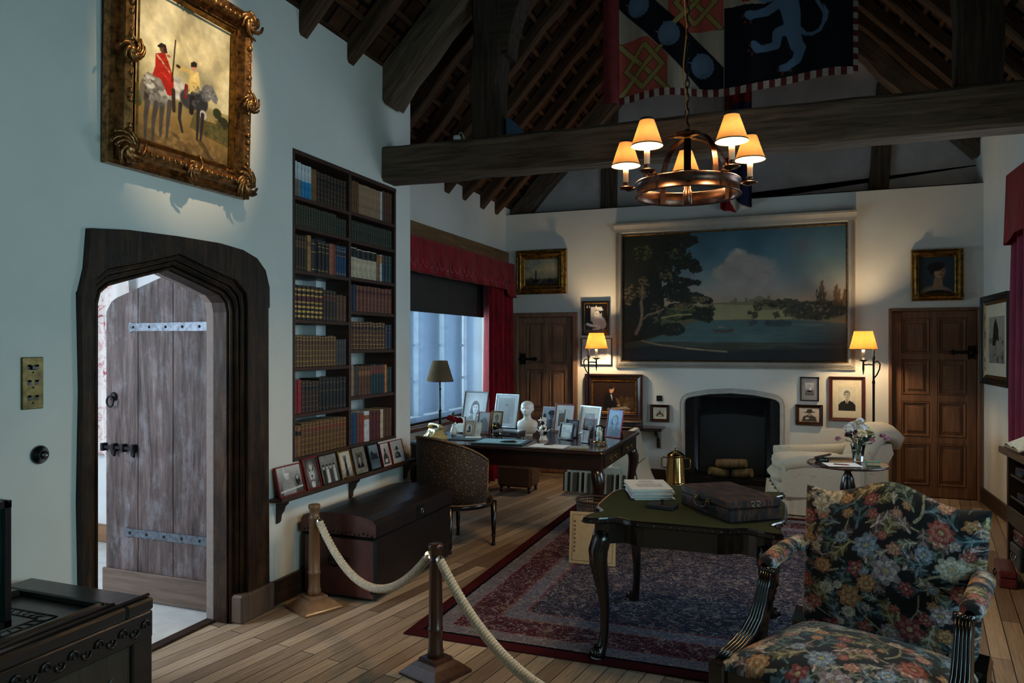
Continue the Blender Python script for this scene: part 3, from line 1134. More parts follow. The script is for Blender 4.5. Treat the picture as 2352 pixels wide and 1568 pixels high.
for k, (x, y, z, a, L, r_, lb) in enumerate(((-.60, 8.62, .262, -.22, .34, .052, 'mossy split log lying across the pile in the fireplace'), (-.74, 8.60, .155, .5, .22, .05, 'pale cut log at the left of the fireplace pile'), (-.48, 8.62, .158, -.4, .22, .055, 'pale cut log at the right of the fireplace pile'))):
    mb = MB()
    mb.lathe([(r_ * .9, -L / 2), (r_, -L / 4), (r_ * .96, L / 4), (r_ * .88, L / 2)], 12)
    o = mb.build('log', M_log)
    o.location = (x, y, z)
    o.rotation_euler = (0, PI / 2 + a * .4, a)
    tag(o, lb, 'log', 'logs in the fireplace')

# ================================================================== PICTURES
def frame_prof(fw, d, kind='flat'):
    if kind == 'gilt':
        return [(0, 0), (0, d * .45), (fw * .10, d * .6), (fw * .2, d * .5), (fw * .32, d * .85), (fw * .5, d), (fw * .62, d * .8), (fw * .74, d * .45), (fw * .82, d * .5), (fw * .88, d * .36), (fw, d * .2)]
    if kind == 'bevel':
        return [(0, 0), (0, d), (fw * .25, d), (fw * .35, d * .8), (fw * .8, d * .55), (fw * .85, d * .65), (fw, d * .4)]
    return [(0, 0), (0, d * .9), (fw * .15, d), (fw * .85, d), (fw, d * .6)]


def picture(name, label, cat, loc, rz, w, h, art, mf, fw, d=.02, kind='flat', mount=0.0, mmat=None, slip=None, group=None, rx=0.0, stand=None, glaze=False, amat=None, bottom=None, mount_y=None):
    t_ = thing(name, label, cat, loc, rz, group, rx)
    mb = MB()
    mb.ring4(-w / 2, w / 2, 0, h, frame_prof(fw, d, kind))
    mb.box(-w / 2 + .002, w / 2 - .002, -.003, 0, .002, h - .002)
    mb.build('frame', mf, t_, recalc=False)
    x0, x1, z0, z1 = -w / 2 + fw, w / 2 - fw, fw, h - fw
    ya = -d * .22 - .003
    if slip:
        sw, sm = slip
        MB().ring4(x0, x1, z0, z1, [(0, d * .45), (sw * .5, d * .5), (sw, d * .24)]).build('gilt_slip', sm, t_, recalc=False)
        x0, x1, z0, z1 = x0 + sw, x1 - sw, z0 + sw, z1 - sw
    if mount:
        my = mount_y if mount_y is not None else mount
        mb = MB()
        a, b = x0 + mount, x1 - mount
        c_, e = z0 + my, z1 - my
        for q in ((x0, a, z0, z1), (b, x1, z0, z1), (a, b, z0, c_), (a, b, e, z1)):
            mb.box(q[0], q[1], ya - .0015, ya, q[2], q[3])
        mb.build('mount', mmat or M_mount, t_)
        x0, x1, z0, z1 = a, b, c_, e
    art_plane('print' if amat is None else 'canvas', art, x0, x1, z0, z1, ya, amat or M_photo, t_)
    if glaze:
        MB().add([(-w / 2 + fw, -d * .5, fw), (w / 2 - fw, -d * .5, fw), (w / 2 - fw, -d * .5, h - fw), (-w / 2 + fw, -d * .5, h - fw)], [(0, 1, 2, 3)]).build('glass', M_glassclear, t_)
    if stand:
        a = abs(rx)
        L = h * .7
        mb = MB()
        k = L * math.tan(a) * 2 + .02
        mb.add([(-w * .15, .001, L), (w * .15, .001, L), (w * .2, k, .0 + k * math.sin(a)), (-w * .2, k, k * math.sin(a)), (-w * .15, .005, L), (w * .15, .005, L), (w * .2, k + .004, k * math.sin(a)), (-w * .2, k + .004, k * math.sin(a))],
               [(0, 1, 2, 3), (4, 7, 6, 5), (0, 4, 5, 1), (2, 6, 7, 3), (1, 5, 6, 2), (0, 3, 7, 4)])
        mb.build('easel_back', stand, t_)
    return t_


G = lambda v, tint=(1, 1, 1): (v * tint[0], v * tint[1], v * tint[2])


def portrait(nx, ny, tint=(1, 1, 1), bg=150, bg2=190, hair=40, face=200, dress=40, hx=.5, hy=.38, s=.16, long=True, hat=0, seed=1, shirt=None, grey=False, side=0):
    a = Art(nx, ny, G(bg, tint), (0, nx / ny), (0, 1), seed)
    W = nx / ny
    hx *= W
    g_ = a.noise(2, 2, 3)
    a.a[:] = np.array(tint) * (bg + (bg2 - bg) * np.exp(-((a.X - hx) ** 2 + (a.Y - hy) ** 2) / .18) + 12 * (g_ - .5))[..., None]
    D = lambda v: G(v, tint)
    a.poly([(hx - s * 2.4, 1.05), (hx - s * 2.2, hy + s * 2.6), (hx - s * 1.5, hy + s * 1.75), (hx - s * .5, hy + s * 1.3), (hx + s * .5, hy + s * 1.3), (hx + s * 1.5, hy + s * 1.75), (hx + s * 2.2, hy + s * 2.6), (hx + s * 2.4, 1.05)], D(dress))
    a.poly([(hx - s * .45, hy + s * 1.32), (hx + s * .45, hy + s * 1.32), (hx + .02 * s, hy + s * 2.5)], D(shirt if shirt is not None else face * .85))
    if shirt is not None:
        a.line([(hx, hy + s * 1.4), (hx, hy + s * 2.5)], s * .22, D(dress * .7))
    if long:
        a.ell(hx, hy + s * .1, s * 1.02, s * 1.25, D(hair))
        a.ell(hx - s * .75, hy + s * .7, s * .42, s * .6, D(hair))
        a.ell(hx + s * .75, hy + s * .7, s * .42, s * .6, D(hair))
    else:
        a.ell(hx, hy - s * .2, s * .82, s * .95, D(hair))
    a.poly([(hx - s * .32, hy + s * .6), (hx + s * .32, hy + s * .6), (hx + s * .4, hy + s * 1.45), (hx - s * .4, hy + s * 1.45)], D(face * .8))
    a.ell(hx + side * s * .1, hy + s * .12, s * .66, s * .92, D(face), soft=.15)
    a.ell(hx + s * .35, hy + s * .3, s * .35, s * .7, D(face * .8), soft=.8, alpha=.6)
    a.poly([(hx - s * .72, hy - s * .1), (hx - s * .5, hy - s * .75), (hx, hy - s * .95), (hx + s * .55, hy - s * .75), (hx + s * .74, hy - s * .05), (hx + s * .4, hy - s * .5), (hx - s * .3, hy - s * .42)], D(hair))
    o = side * s * .18
    for q in (-1, 1):
        a.ell(hx + o + q * s * .27, hy + s * .03, s * .12, s * .05, D(face * .25))
        a.line([(hx + o + q * s * .14, hy - s * .12), (hx + o + q * s * .42, hy - s * .11)], s * .06, D(hair * .8 + 20))
    a.line([(hx + o + s * .02, hy + s * .05), (hx + o + s * .07, hy + s * .36)], s * .07, D(face * .72))
    a.ell(hx + o, hy + s * .6, s * .22, s * .06, D(face * .4))
    if hat:
        a.ell(hx, hy - s * .45, s * 1.25, s * .22, D(hat))
        a.poly([(hx - s * .7, hy - s * .45), (hx - s * .6, hy - s * 1.25), (hx + s * .6, hy - s * 1.25), (hx + s * .7, hy - s * .45)], D(hat))
    a.grain(.06)
    return a


def qland(x, y):
    u = (x - 40) / 2125.0
    tp = 260 - 115 * u
    return (u * 1.7, (y - tp) / (1450 - tp))


def art_landscape():
    a = Art(440, 260, (30, 36, 40), (0, 1.7), (0, 1), 3)
    n1, n2 = a.noise(3, 2, 5), a.noise(9, 6, 5)
    a.vgrad([(0, (38, 66, 82)), (.2, (58, 90, 104)), (.36, (104, 116, 116)), (.48, (142, 124, 110)), (.55, (168, 126, 92)), (.6, (84, 78, 50)), (1, (16, 18, 18))])
    a.put(np.clip((n1 - .48) * 3, 0, 1) * np.exp(-((a.V - .42) / .16) ** 2), (150, 134, 122), .6)
    P = lambda l: [qland(*p) for p in l]

    def F(x, y, rx, ry, n, size, cols, **k):
        q = qland(x, y)
        a.foliage(q[0], q[1], rx / 1250.0, ry / 1250.0, n, size, cols, **k)
    for (x, y, r_, c) in ((1190, 460, 90, (176, 158, 138)), (1130, 500, 60, (160, 146, 128)), (1290, 500, 70, (158, 144, 128)), (1020, 610, 70, (172, 154, 122)), (1180, 600, 150, (146, 134, 122)), (1400, 620, 170, (132, 124, 118)), (1240, 700, 260, (138, 120, 110))):
        q = qland(x, y)
        a.ell(q[0], q[1], r_ / 1250.0, r_ / 1250.0 * .85, c, soft=.7, alpha=.75)
        a.foliage(q[0], q[1] - r_ / 4200.0, r_ / 1500.0, r_ / 2000.0, 26, r_ / 4200.0, [c, tuple(v + 14 for v in c)], alpha=.35)
    q = qland(1780, 350)
    a.ell(q[0], q[1], .08, .055, (62, 66, 74), soft=1.2, alpha=.7)
    # far shore, castle on the hill, lake
    a.poly(P([(880, 895), (1110, 890), (1115, 872), (1150, 870), (1158, 840), (1175, 846), (1180, 880), (1250, 880), (1255, 842), (1280, 845), (1285, 880), (1300, 850), (1330, 855), (1350, 842), (1390, 820), (1430, 840), (1460, 850), (1465, 822), (1488, 822), (1490, 855), (1540, 866), (1680, 872), (1900, 868), (2165, 872), (2165, 1080), (880, 1080)]), (100, 86, 54))
    a.poly(P([(960, 905), (1340, 915), (1330, 1045), (920, 1055)]), (138, 124, 78), .85)
    a.poly(P([(1390, 962), (1600, 958), (1690, 1020), (1690, 1050), (1340, 1055)]), (142, 124, 76))
    F(1430, 890, 90, 26, 60, .012, [(52, 44, 26), (70, 58, 32)])
    F(1620, 900, 150, 40, 160, .014, [(34, 32, 22), (50, 44, 28)])
    F(1900, 960, 260, 80, 260, .016, [(28, 28, 22), (40, 36, 26)])
    for (x, y, s_) in ((1345, 1010, 28), (1545, 1000, 30), (1300, 985, 12), (940, 945, 26), (1640, 980, 40), (1380, 930, 40)):
        F(x, y, s_, s_, 26, .010, [(30, 30, 18), (44, 42, 24)])
    a.poly(P([(880, 1062), (1680, 1047), (2165, 1085), (2165, 1270), (280, 1270), (560, 1160), (760, 1090)]), (48, 70, 70))
    rip = a.noise(7, 70, 3)
    a.put(np.clip((rip - .48) * 4, 0, 1) * ((a.V > .72) & (a.V < .90) & (a.U > .22)), (92, 112, 106), .45)
    a.put(np.clip((rip - .55) * 5, 0, 1) * ((a.V > .74) & (a.V < .90) & (a.U > .25)), (26, 40, 44), .5)
    F(1330, 1080, 40, 26, 30, .014, [(36, 44, 42)], alpha=.5)
    F(1560, 1085, 130, 26, 60, .016, [(30, 40, 42)], alpha=.5)
    a.put(np.clip((a.U - .76) * 3.4, 0, 1) * np.clip((a.V - .70) * 7, 0, 1), (14, 20, 36), .9)
    a.poly(P([(930, 1120), (960, 1150), (1080, 1152), (1140, 1135), (1150, 1165), (1080, 1180), (960, 1170)]), (52, 42, 32))
    a.line(P([(1000, 1120), (1060, 1126)]), .008, (120, 96, 68))
    a.poly(P([(0, 1340), (500, 1300), (800, 1320), (1100, 1360), (1500, 1340), (2200, 1330), (2200, 1500), (0, 1500)]), (18, 20, 22))
    a.line(P([(240, 1260), (420, 1300), (540, 1310), (700, 1330), (940, 1350), (1080, 1360)]), .014, (128, 98, 66), .8)
    a.line(P([(700, 1330), (850, 1345)]), .010, (150, 130, 80), .7)
    # big trees on the left bank
    DK = [(16, 17, 12), (22, 22, 15), (12, 13, 10)]
    WM = [(104, 76, 44), (86, 66, 40), (120, 92, 54)]
    GR = [(66, 72, 36), (86, 84, 42), (54, 62, 32)]
    a.poly(P([(0, 200), (640, 230), (640, 330), (520, 440), (520, 560), (440, 700), (470, 900), (430, 1100), (520, 1180), (300, 1240), (0, 1300)]), (17, 18, 13))
    for (x, y, rx, ry, n) in ((620, 300, 150, 80, 260), (720, 300, 80, 50, 90), (560, 440, 180, 90, 300), (700, 520, 120, 50, 150), (780, 570, 60, 34, 60), (480, 600, 150, 90, 240), (620, 700, 130, 50, 140), (760, 700, 70, 24, 50), (560, 800, 160, 80, 260), (720, 850, 150, 60, 200), (880, 870, 60, 32, 60), (620, 980, 190, 80, 320), (840, 1000, 110, 60, 160), (540, 1150, 130, 60, 170), (900, 1050, 50, 24, 40)):
        F(x, y, rx, ry, n, .0135, DK, var=5)
    for (x, y, rx, ry, n, c) in ((660, 930, 110, 40, 60, WM), (560, 1000, 100, 60, 60, GR), (250, 760, 60, 120, 70, WM), (240, 420, 100, 90, 50, GR), (720, 950, 80, 40, 40, GR), (110, 820, 60, 110, 50, WM), (820, 860, 90, 30, 40, WM), (480, 640, 60, 60, 30, WM), (600, 420, 90, 60, 30, GR), (380, 1000, 60, 100, 40, WM)):
        F(x, y, rx, ry, n, .010, c, alpha=.6)
    a.line(P([(180, 1190), (225, 1100), (240, 1010), (228, 900), (250, 800), (240, 740)]), .030, (112, 86, 62), .85, .014)
    a.line(P([(235, 1060), (250, 960), (238, 880)]), .010, (156, 124, 88), .6)
    a.line(P([(260, 1050), (300, 1010), (400, 985), (460, 955)]), .012, (120, 94, 64), .9)
    a.line(P([(440, 1040), (600, 1010), (740, 1005)]), .011, (160, 132, 66), .9)
    for (x, s_) in ((1950, 1.0), (2080, .8), (2150, .6)):
        for k in range(46):
            f = a.rng.rand()
            q = qland(x + a.rng.normal(0, 26 * (1.1 - f)) * s_, 900 - 210 * f * s_)
            a.ell(q[0], q[1], .006, .018, np.array((70, 50, 30)) + a.rng.uniform(-16, 14), a.rng.uniform(-.5, .5), .4)
    a.a *= (0.88 + .3 * (n2[..., None] - .4))
    return np_gamma(a, .68)


def np_gamma(a, g):
    a.a = np.clip(255 * (np.clip(a.a, 0, 255) / 255) ** g, 0, 255)
    return a


def art_horsemen():
    def q(x, y):
        u = (x - 862) / 598.0
        tp, bt_ = -157 + 362 * u, 880 + 178 * u
        return (u * .82, (y - tp) / (bt_ - tp))
    a = Art(200, 240, (190, 170, 120), (0, .82), (0, 1), 5)
    n1 = a.noise(3, 3, 5)
    a.vgrad([(0, (150, 140, 112)), (.3, (214, 196, 150)), (.55, (196, 178, 130)), (.66, (150, 132, 86)), (.8, (146, 114, 62)), (1, (96, 70, 38))])
    m = np.clip((n1 - .42) * 4, 0, 1) * (a.V < .62)
    a.put(m, (236, 222, 184), .65)
    a.put(np.clip((.45 - n1) * 5, 0, 1) * (a.V < .6), (128, 120, 100), .6)
    P = lambda l: [q(*p) for p in l]
    a.poly(P([(1220, 690), (1300, 760), (1460, 800), (1460, 940), (1300, 860), (1190, 800)]), (84, 76, 40), .8)
    E = lambda x, y, rx, ry, c, rot=0, s_=.2, al=1: a.ell(*q(x, y), rx / 730.0, ry / 900.0, c, rot, s_, al)
    E(1375, 715, 30, 34, (52, 56, 30))
    E(1420, 780, 40, 40, (46, 46, 26))
    a.line(P([(860, 540), (880, 640)]), .06, (70, 76, 44))
    for pts, w_, c in ((P([(1090, 840), (1180, 960)]), .03, (74, 54, 32)), (P([(1260, 890), (1340, 1010)]), .04, (66, 48, 28))):
        a.line(pts, w_, c, .7)
    DK, GR, LT = (44, 38, 36), (98, 92, 88), (206, 200, 190)
    # left grey horse seen from behind
    a.foliage(*q(1160, 930), .38, .10, 160, .022, [(150, 118, 66), (112, 86, 46), (168, 136, 82)], alpha=.35)
    a.foliage(*q(1380, 830), .14, .07, 90, .016, [(92, 84, 44), (70, 66, 36)], alpha=.6)
    E(985, 570, 75, 100, (120, 112, 106))
    E(1040, 560, 70, 70, (150, 142, 134))
    E(960, 520, 45, 50, (86, 78, 74))
    E(920, 540, 26, 90, (112, 100, 86), .25)
    E(935, 560, 16, 80, (58, 48, 42), .2)
    E(1110, 545, 45, 70, (196, 190, 180))
    for pts in (((935, 640), (925, 740), (925, 880)), ((985, 650), (970, 760), (968, 895)), ((1020, 660), (1015, 760), (1012, 860)), ((1065, 640), (1055, 760), (1050, 865))):
        a.line(P(pts), .042, (74, 66, 60), 1, .02)
    for (x, y, rx, ry, n, c) in ((985, 570, 60, 80, 46, [(92, 86, 82), (150, 142, 136)]), (1040, 560, 50, 60, 30, [(196, 188, 178), (120, 112, 106)]), (1115, 545, 36, 60, 30, [(222, 216, 206), (160, 152, 144)]), (940, 500, 30, 40, 16, [(214, 206, 196)])):
        a.foliage(*q(x, y), rx / 730.0, ry / 900.0, n, .018, c, alpha=.55)
    # red-coated rider
    a.poly(P([(975, 320), (1030, 310), (1060, 400), (1085, 480), (1085, 600), (1050, 590), (1010, 490), (960, 460), (975, 400)]), (176, 34, 22))
    a.line(P([(985, 330), (1060, 440)]), .012, (214, 176, 130))
    E(1018, 290, 20, 26, (96, 62, 44))
    a.poly(P([(982, 268), (1005, 248), (1035, 262), (1045, 320), (1025, 315), (1020, 280), (990, 280)]), (34, 26, 24))
    a.line(P([(1092, 232), (1075, 500)]), .011, (52, 34, 22))
    a.line(P([(1085, 560), (1090, 690)]), .03, (54, 38, 30))
    a.foliage(*q(1025, 400), .05, .12, 26, .016, [(206, 52, 34), (140, 24, 16)], alpha=.6)
    # second rider, dark horse
    E(1190, 620, 65, 62, (58, 54, 56))
    E(1265, 640, 45, 60, (50, 48, 52))
    E(1300, 580, 36, 60, (104, 102, 104), .5)
    a.poly(P([(1290, 540), (1335, 530), (1380, 620), (1370, 655), (1345, 640), (1320, 600), (1290, 620)]), (120, 118, 118))
    E(1278, 720, 24, 30, (184, 178, 172))
    for pts in (((1130, 650), (1125, 740), (1145, 830)), ((1245, 690), (1243, 790), (1240, 880)), ((1275, 720), (1270, 800), (1265, 880))):
        a.line(P(pts), .034, (46, 40, 40), 1, .018)
    a.poly(P([(1185, 450), (1240, 440), (1255, 520), (1240, 560), (1205, 590), (1175, 580)]), (222, 190, 116))
    a.line(P([(1200, 445), (1150, 420), (1105, 400)]), .03, (214, 180, 108))
    E(1112, 402, 14, 10, (44, 36, 32))
    a.line(P([(1165, 530), (1160, 600)]), .03, (120, 30, 24))
    a.line(P([(1205, 590), (1200, 700)]), .04, (34, 28, 28))
    E(1210, 410, 15, 22, (196, 130, 100))
    a.poly(P([(1190, 380), (1210, 370), (1232, 385), (1228, 410), (1190, 405)]), (40, 32, 28))
    a.foliage(*q(1230, 600), .09, .07, 40, .016, [(40, 38, 42), (92, 90, 92)], alpha=.5)
    a.foliage(*q(1330, 590), .04, .05, 16, .012, [(170, 166, 162), (84, 82, 84)], alpha=.6)
    a.foliage(*q(1215, 510), .03, .06, 18, .012, [(236, 210, 140), (190, 154, 84)], alpha=.6)
    a.grain(.16, 14, 16)
    return a


def art_sea():
    a = Art(90, 70, (130, 118, 90), (0, 1.25), (0, 1), 7)
    a.vgrad([(0, (96, 100, 88)), (.4, (132, 120, 92)), (.72, (120, 108, 82)), (.8, (52, 48, 38)), (1, (34, 30, 26))])
    n1 = a.noise(2, 2, 4)
    a.put(np.clip((n1 - .5) * 4, 0, 1) * (a.V < .7), (74, 84, 98), .6)
    a.a = np.clip(a.a * 1.45, 0, 255)
    a.line([(.5, .95), (1.0, .4)], .1, (136, 144, 140), .35)
    a.line([(.4, .9), (.41, .45)], .05, (54, 42, 28))
    a.ell(.4, .85, .13, .07, (30, 26, 22))
    a.ell(.22, .76, .08, .06, (80, 66, 40), alpha=.8)
    a.ell(.97, .86, .12, .05, (30, 28, 26))
    a.ell(.95, .78, .06, .04, (64, 54, 36))
    a.grain(.1)
    return a


def art_lady():
    a = Art(80, 104, (30, 42, 48), (0, .77), (0, 1), 8)
    a.put(np.exp(-((a.X - .45) ** 2 + (a.Y - .4) ** 2) / .1), (34, 48, 58), .8)
    a.ell(.36, 1.0, .36, .2, (104, 84, 66), soft=.3)
    a.ell(.42, 1.06, .34, .14, (14, 13, 16))
    a.poly([(.34, .5), (.5, .5), (.52, .85), (.28, .85)], (112, 88, 68))
    a.ell(.44, .4, .13, .19, (142, 108, 82), -.1, .15)
    a.ell(.52, .44, .07, .16, (84, 60, 46), 0, .8, .6)
    a.ell(.36, .26, .2, .13, (22, 17, 17), -.2, .1)
    a.ell(.27, .36, .06, .12, (22, 17, 17), 0, .1)
    a.a = np.clip(a.a * 1.3, 0, 255)
    for x in (.42, .52):
        a.ell(x, .385, .025, .01, (40, 26, 22))
    a.ell(.47, .5, .04, .012, (110, 50, 44))
    a.grain(.08)
    return a


def art_writer():
    a = Art(110, 80, (40, 22, 14), (0, 1.4), (0, 1), 9)
    n1 = a.noise(3, 3, 4)
    a.put(n1, (66, 34, 18), .7)
    a.poly([(.1, .95), (.1, .55), (.3, .5), (.34, .95)], (48, 22, 22))
    a.poly([(.8, .6), (1.35, .5), (1.38, .9), (.75, .9)], (74, 50, 28))
    a.blobs(26, (.85, 1.35), (.5, .8), .05, (104, 74, 40), 30, .6)
    a.poly([(.36, .9), (.38, .5), (.5, .38), (.68, .42), (.72, .7), (.9, .76), (.9, .85), (.5, .9)], (20, 16, 16))
    a.poly([(.58, .42), (.64, .42), (.65, .65)], (226, 222, 216))
    a.ell(.63, .26, .075, .13, (206, 150, 112), .25, .15)
    a.ell(.61, .17, .085, .08, (30, 20, 16), .2)
    a.line([(.9, .78), (.78, .55)], .012, (220, 200, 160))
    a.ell(.86, .79, .06, .035, (200, 140, 104))
    a.poly([(.6, .88), (1.1, .82), (1.3, .92), (.6, .96)], (190, 170, 140))
    a.poly([(0, .94), (1.4, .9), (1.4, 1.0), (0, 1.0)], (64, 34, 20))
    a.blobs(10, (.5, 1.2), (.88, .98), .05, (170, 140, 110), 30, .7)
    a.grain(.12)
    return a


def art_tiara():
    a = Art(56, 72, (20, 20, 20), (0, .78), (0, 1), 10)
    a.poly([(.2, .1), (.6, .1), (.6, .6), (.2, .6)], (176, 174, 172))
    for x in (.08, .16, .4):
        a.ell(x, .1, .012, .04, (236, 236, 236))
    a.ell(.5, .26, .14, .09, (40, 40, 40), -.2)
    a.ell(.52, .19, .13, .05, (196, 196, 196), .15)
    a.ell(.43, .36, .09, .13, (220, 218, 214), 0, .15)
    a.ell(.5, .62, .24, .2, (198, 196, 192), .2, .2)
    a.ell(.62, .72, .14, .16, (184, 182, 178), 0, .2)
    a.line([(.5, .8), (.2, .74), (.08, .7)], .09, (216, 214, 210))
    a.line([(.52, .86), (.3, .88)], .06, (206, 204, 200))
    a.poly([(0, .9), (.78, .88), (.78, 1), (0, 1)], (70, 64, 58))
    a.ell(.41, .34, .02, .01, (50, 50, 50))
    a.grain(.1)
    return a


def art_scene(kind, nx=44, ny=44, tint=(1, 1, 1), seed=1):
    a = Art(nx, ny, G(120, tint), (0, nx / ny), (0, 1), seed)
    W = nx / ny
    D = lambda v: G(v, tint)
    if kind == 'group':
        a.vgrad([(0, D(170)), (.5, D(120)), (1, D(90))])
        a.put(a.noise(4, 4, 4), D(40), .5)
        for k in range(4):
            x = W * (.2 + .2 * k)
            a.poly([(x - .08, 1), (x - .07, .5), (x + .07, .5), (x + .08, 1)], D((30, 200, 60, 180)[k]))
            a.ell(x, .42, .055, .075, D(190))
            a.ell(x, .36, .06, .04, D(30))
    elif kind == 'man_dog':
        a.vgrad([(0, D(200)), (.4, D(150)), (1, D(60))])
        a.line([(W * .3, 0), (W * .34, .4)], .06, D(220))
        a.poly([(W * .15, 1), (W * .2, .5), (W * .5, .4), (W * .66, .6), (W * .7, 1)], D(150))
        a.ell(W * .42, .35, .09, .12, D(200))
        a.ell(W * .42, .27, .12, .04, D(235))
        a.ell(W * .82, .55, .12, .2, D(30))
        a.ell(W * .82, .45, .07, .08, D(180))
        a.line([(.1, .86), (W, .8)], .05, D(230))
    elif kind == 'lion':
        a.a[:] = D(46)
        a.put(a.noise(8, 10, 4), D(130), .5)
        a.ell(W * .5, .5, W * .34, .42, D(120), 0, .4)
        a.ell(W * .5, .5, W * .2, .3, D(190), 0, .2)
        for q in (-1, 1):
            a.line([(W * (.5 + q * .2), .28), (W * (.5 + q * .08), .42)], .04, D(60))
            a.ell(W * (.5 + q * .11), .4, .035, .02, D(20))
        a.poly([(W * .42, .58), (W * .58, .58), (W * .5, .66)], D(24))
        a.line([(W * .5, .66), (W * .5, .74)], .02, D(30))
        a.line([(W * .38, .76), (W * .62, .76)], .03, D(40))
        a.ell(W * .5, .9, W * .14, .12, D(206), 0, .4)
    elif kind == 'hand':
        a.vgrad([(0, D(205)), (.7, D(190)), (1, D(120))])
        a.poly([(W * .36, 1), (W * .42, .4), (W * .58, .4), (W * .66, 1)], D(40))
        for k in range(4):
            a.line([(W * (.44 + .04 * k), .42), (W * (.36 + .09 * k), .16)], .035, D(46))
        a.line([(0, .72), (W, .7)], .02, D(110))
    elif kind == 'ship':
        a.vgrad([(0, D(200)), (.5, D(170)), (.6, D(120)), (1, D(90))])
        a.poly([(W * .2, .62), (W * .8, .62), (W * .72, .75), (W * .3, .75)], D(40))
        a.line([(W * .5, .2), (W * .5, .62)], .03, D(40))
        a.poly([(W * .52, .24), (W * .74, .58), (W * .52, .58)], D(224))
    elif kind == 'house':
        a.vgrad([(0, D(150)), (.5, D(120)), (.55, D(70)), (1, D(110))])
        a.poly([(W * .15, .6), (W * .15, .35), (W * .3, .2), (W * .5, .36), (W * .85, .38), (W * .85, .62)], D(50))
        a.put(a.noise(5, 5, 4) * (a.V > .6), D(150), .4)
    elif kind == 'sketch':
        a.a[:] = D(196)
        a.put((np.abs(a.noise(3, 4, 3) - .5) < .03) * 1.0, D(130), .7)
        a.poly([(W * .1, .62), (W * .9, .5), (W * .9, .8), (W * .1, .85)], D(176))
    elif kind == 'masts':
        a.a[:] = D(196)
        a.poly([(0, .25), (W * .45, .2), (W * .45, 1), (0, 1)], D(96))
        for k in range(6):
            a.line([(0, .15 + k * .14), (W * .5, .17 + k * .14)], .02, (120, 70, 40))
        a.line([(W * .5, 0), (W * .5, 1)], .05, D(30))
        a.poly([(W * .62, .95), (W * .64, .6), (W * .78, .5), (W * .9, .7), (W * .9, .95)], D(70))
        a.poly([(W * .12, .6), (W * .42, .45), (W * .42, 1), (W * .12, 1)], (110, 66, 40), .7)
    elif kind == 'hatman':
        a.vgrad([(0, D(220)), (1, D(190))])
        a.poly([(W * .12, 1), (W * .2, .62), (W * .42, .5), (W * .62, .5), (W * .82, .64), (W * .9, 1)], D(70))
        a.ell(W * .52, .44, W * .1, .14, D(150))
        a.ell(W * .52, .30, W * .28, .05, D(60), -.05)
        a.poly([(W * .36, .3), (W * .4, .1), (W * .64, .08), (W * .68, .28)], D(66))
        a.ell(W * .4, .75, W * .1, .08, D(190), 0, .4)
    elif kind == 'seated':
        a.vgrad([(0, D(206)), (1, D(170))])
        a.poly([(W * .1, 1), (W * .16, .6), (W * .36, .42), (W * .64, .42), (W * .86, .64), (W * .92, 1)], D(72))
        a.ell(W * .5, .3, W * .1, .15, D(56))
        a.poly([(W * .3, .75), (W * .7, .7), (W * .74, .9), (W * .3, .92)], D(210))
    elif kind == 'cap':
        a.vgrad([(0, D(180)), (1, D(120))])
        a.put(a.noise(5, 5, 4), D(220), .5)
        a.poly([(W * .26, 1), (W * .32, .6), (W * .6, .52), (W * .82, .66), (W * .86, 1)], D(110))
        a.line([(W * .55, .6), (W * .56, 1)], .09, D(40))
        a.ell(W * .6, .38, W * .14, .18, D(90))
        a.ell(W * .58, .25, W * .24, .12, D(36), -.1)
        a.ell(W * .1, .5, W * .13, .2, D(60))
    elif kind == 'helmet':
        a.vgrad([(0, D(150)), (1, D(110))])
        a.ell(W * .55, .75, W * .36, .5, D(84), 0, .1)
        a.ell(W * .3, .5, W * .1, .16, D(40))
        a.line([(W * .1, .96), (W * .95, .96)], .1, D(30))
    elif kind == 'silhouette':
        a.a[:] = (176, 160, 142)
        a.ell(W * .5, .55, W * .32, .32, (214, 206, 194))
        a.ell(W * .5, .55, W * .34, .34, (90, 76, 62), alpha=.0)
        a.poly([(W * .26, .76), (W * .4, .56), (W * .44, .36), (W * .58, .32), (W * .64, .44), (W * .72, .74), (W * .5, .86)], (24, 22, 24))
        a.ell(W * .46, .66, W * .08, .06, (196, 186, 170))
    elif kind == 'chapel':
        a.vgrad([(0, D(176)), (1, D(150))])
        a.ell(W * .45, .34, W * .16, .16, D(44))
        a.poly([(W * .22, .62), (W * .3, .2), (W * .42, .02), (W * .56, .2), (W * .64, .55), (W * .5, .5), (W * .4, .62)], D(40))
        a.put(np.clip(a.noise(6, 8, 4) - .5, 0, 1) * 3 * (a.V > .45), D(70), .8)
    a.grain(.08)
    return a


# ---- battle picture on the left wall
def ornament(mb, cx, cz, y, r, seed, n=9):
    rg = random.Random(seed)
    for k in range(n):
        a = 2 * PI * k / n + rg.uniform(-.3, .3)
        q = r * rg.uniform(.5, 1)
        pts = [(cx + q * (.2 + .16 * i) * math.cos(a + i * .35), y - .02 - .004 * math.sin(i * .8), cz + q * (.2 + .16 * i) * math.sin(a + i * .35)) for i in range(6)]
        mb.tube(pts, [r * .16 * (1 - .11 * i) for i in range(6)], 6)
    mb.ball((cx, y - .02, cz), r * .3, 10, sy=.8)


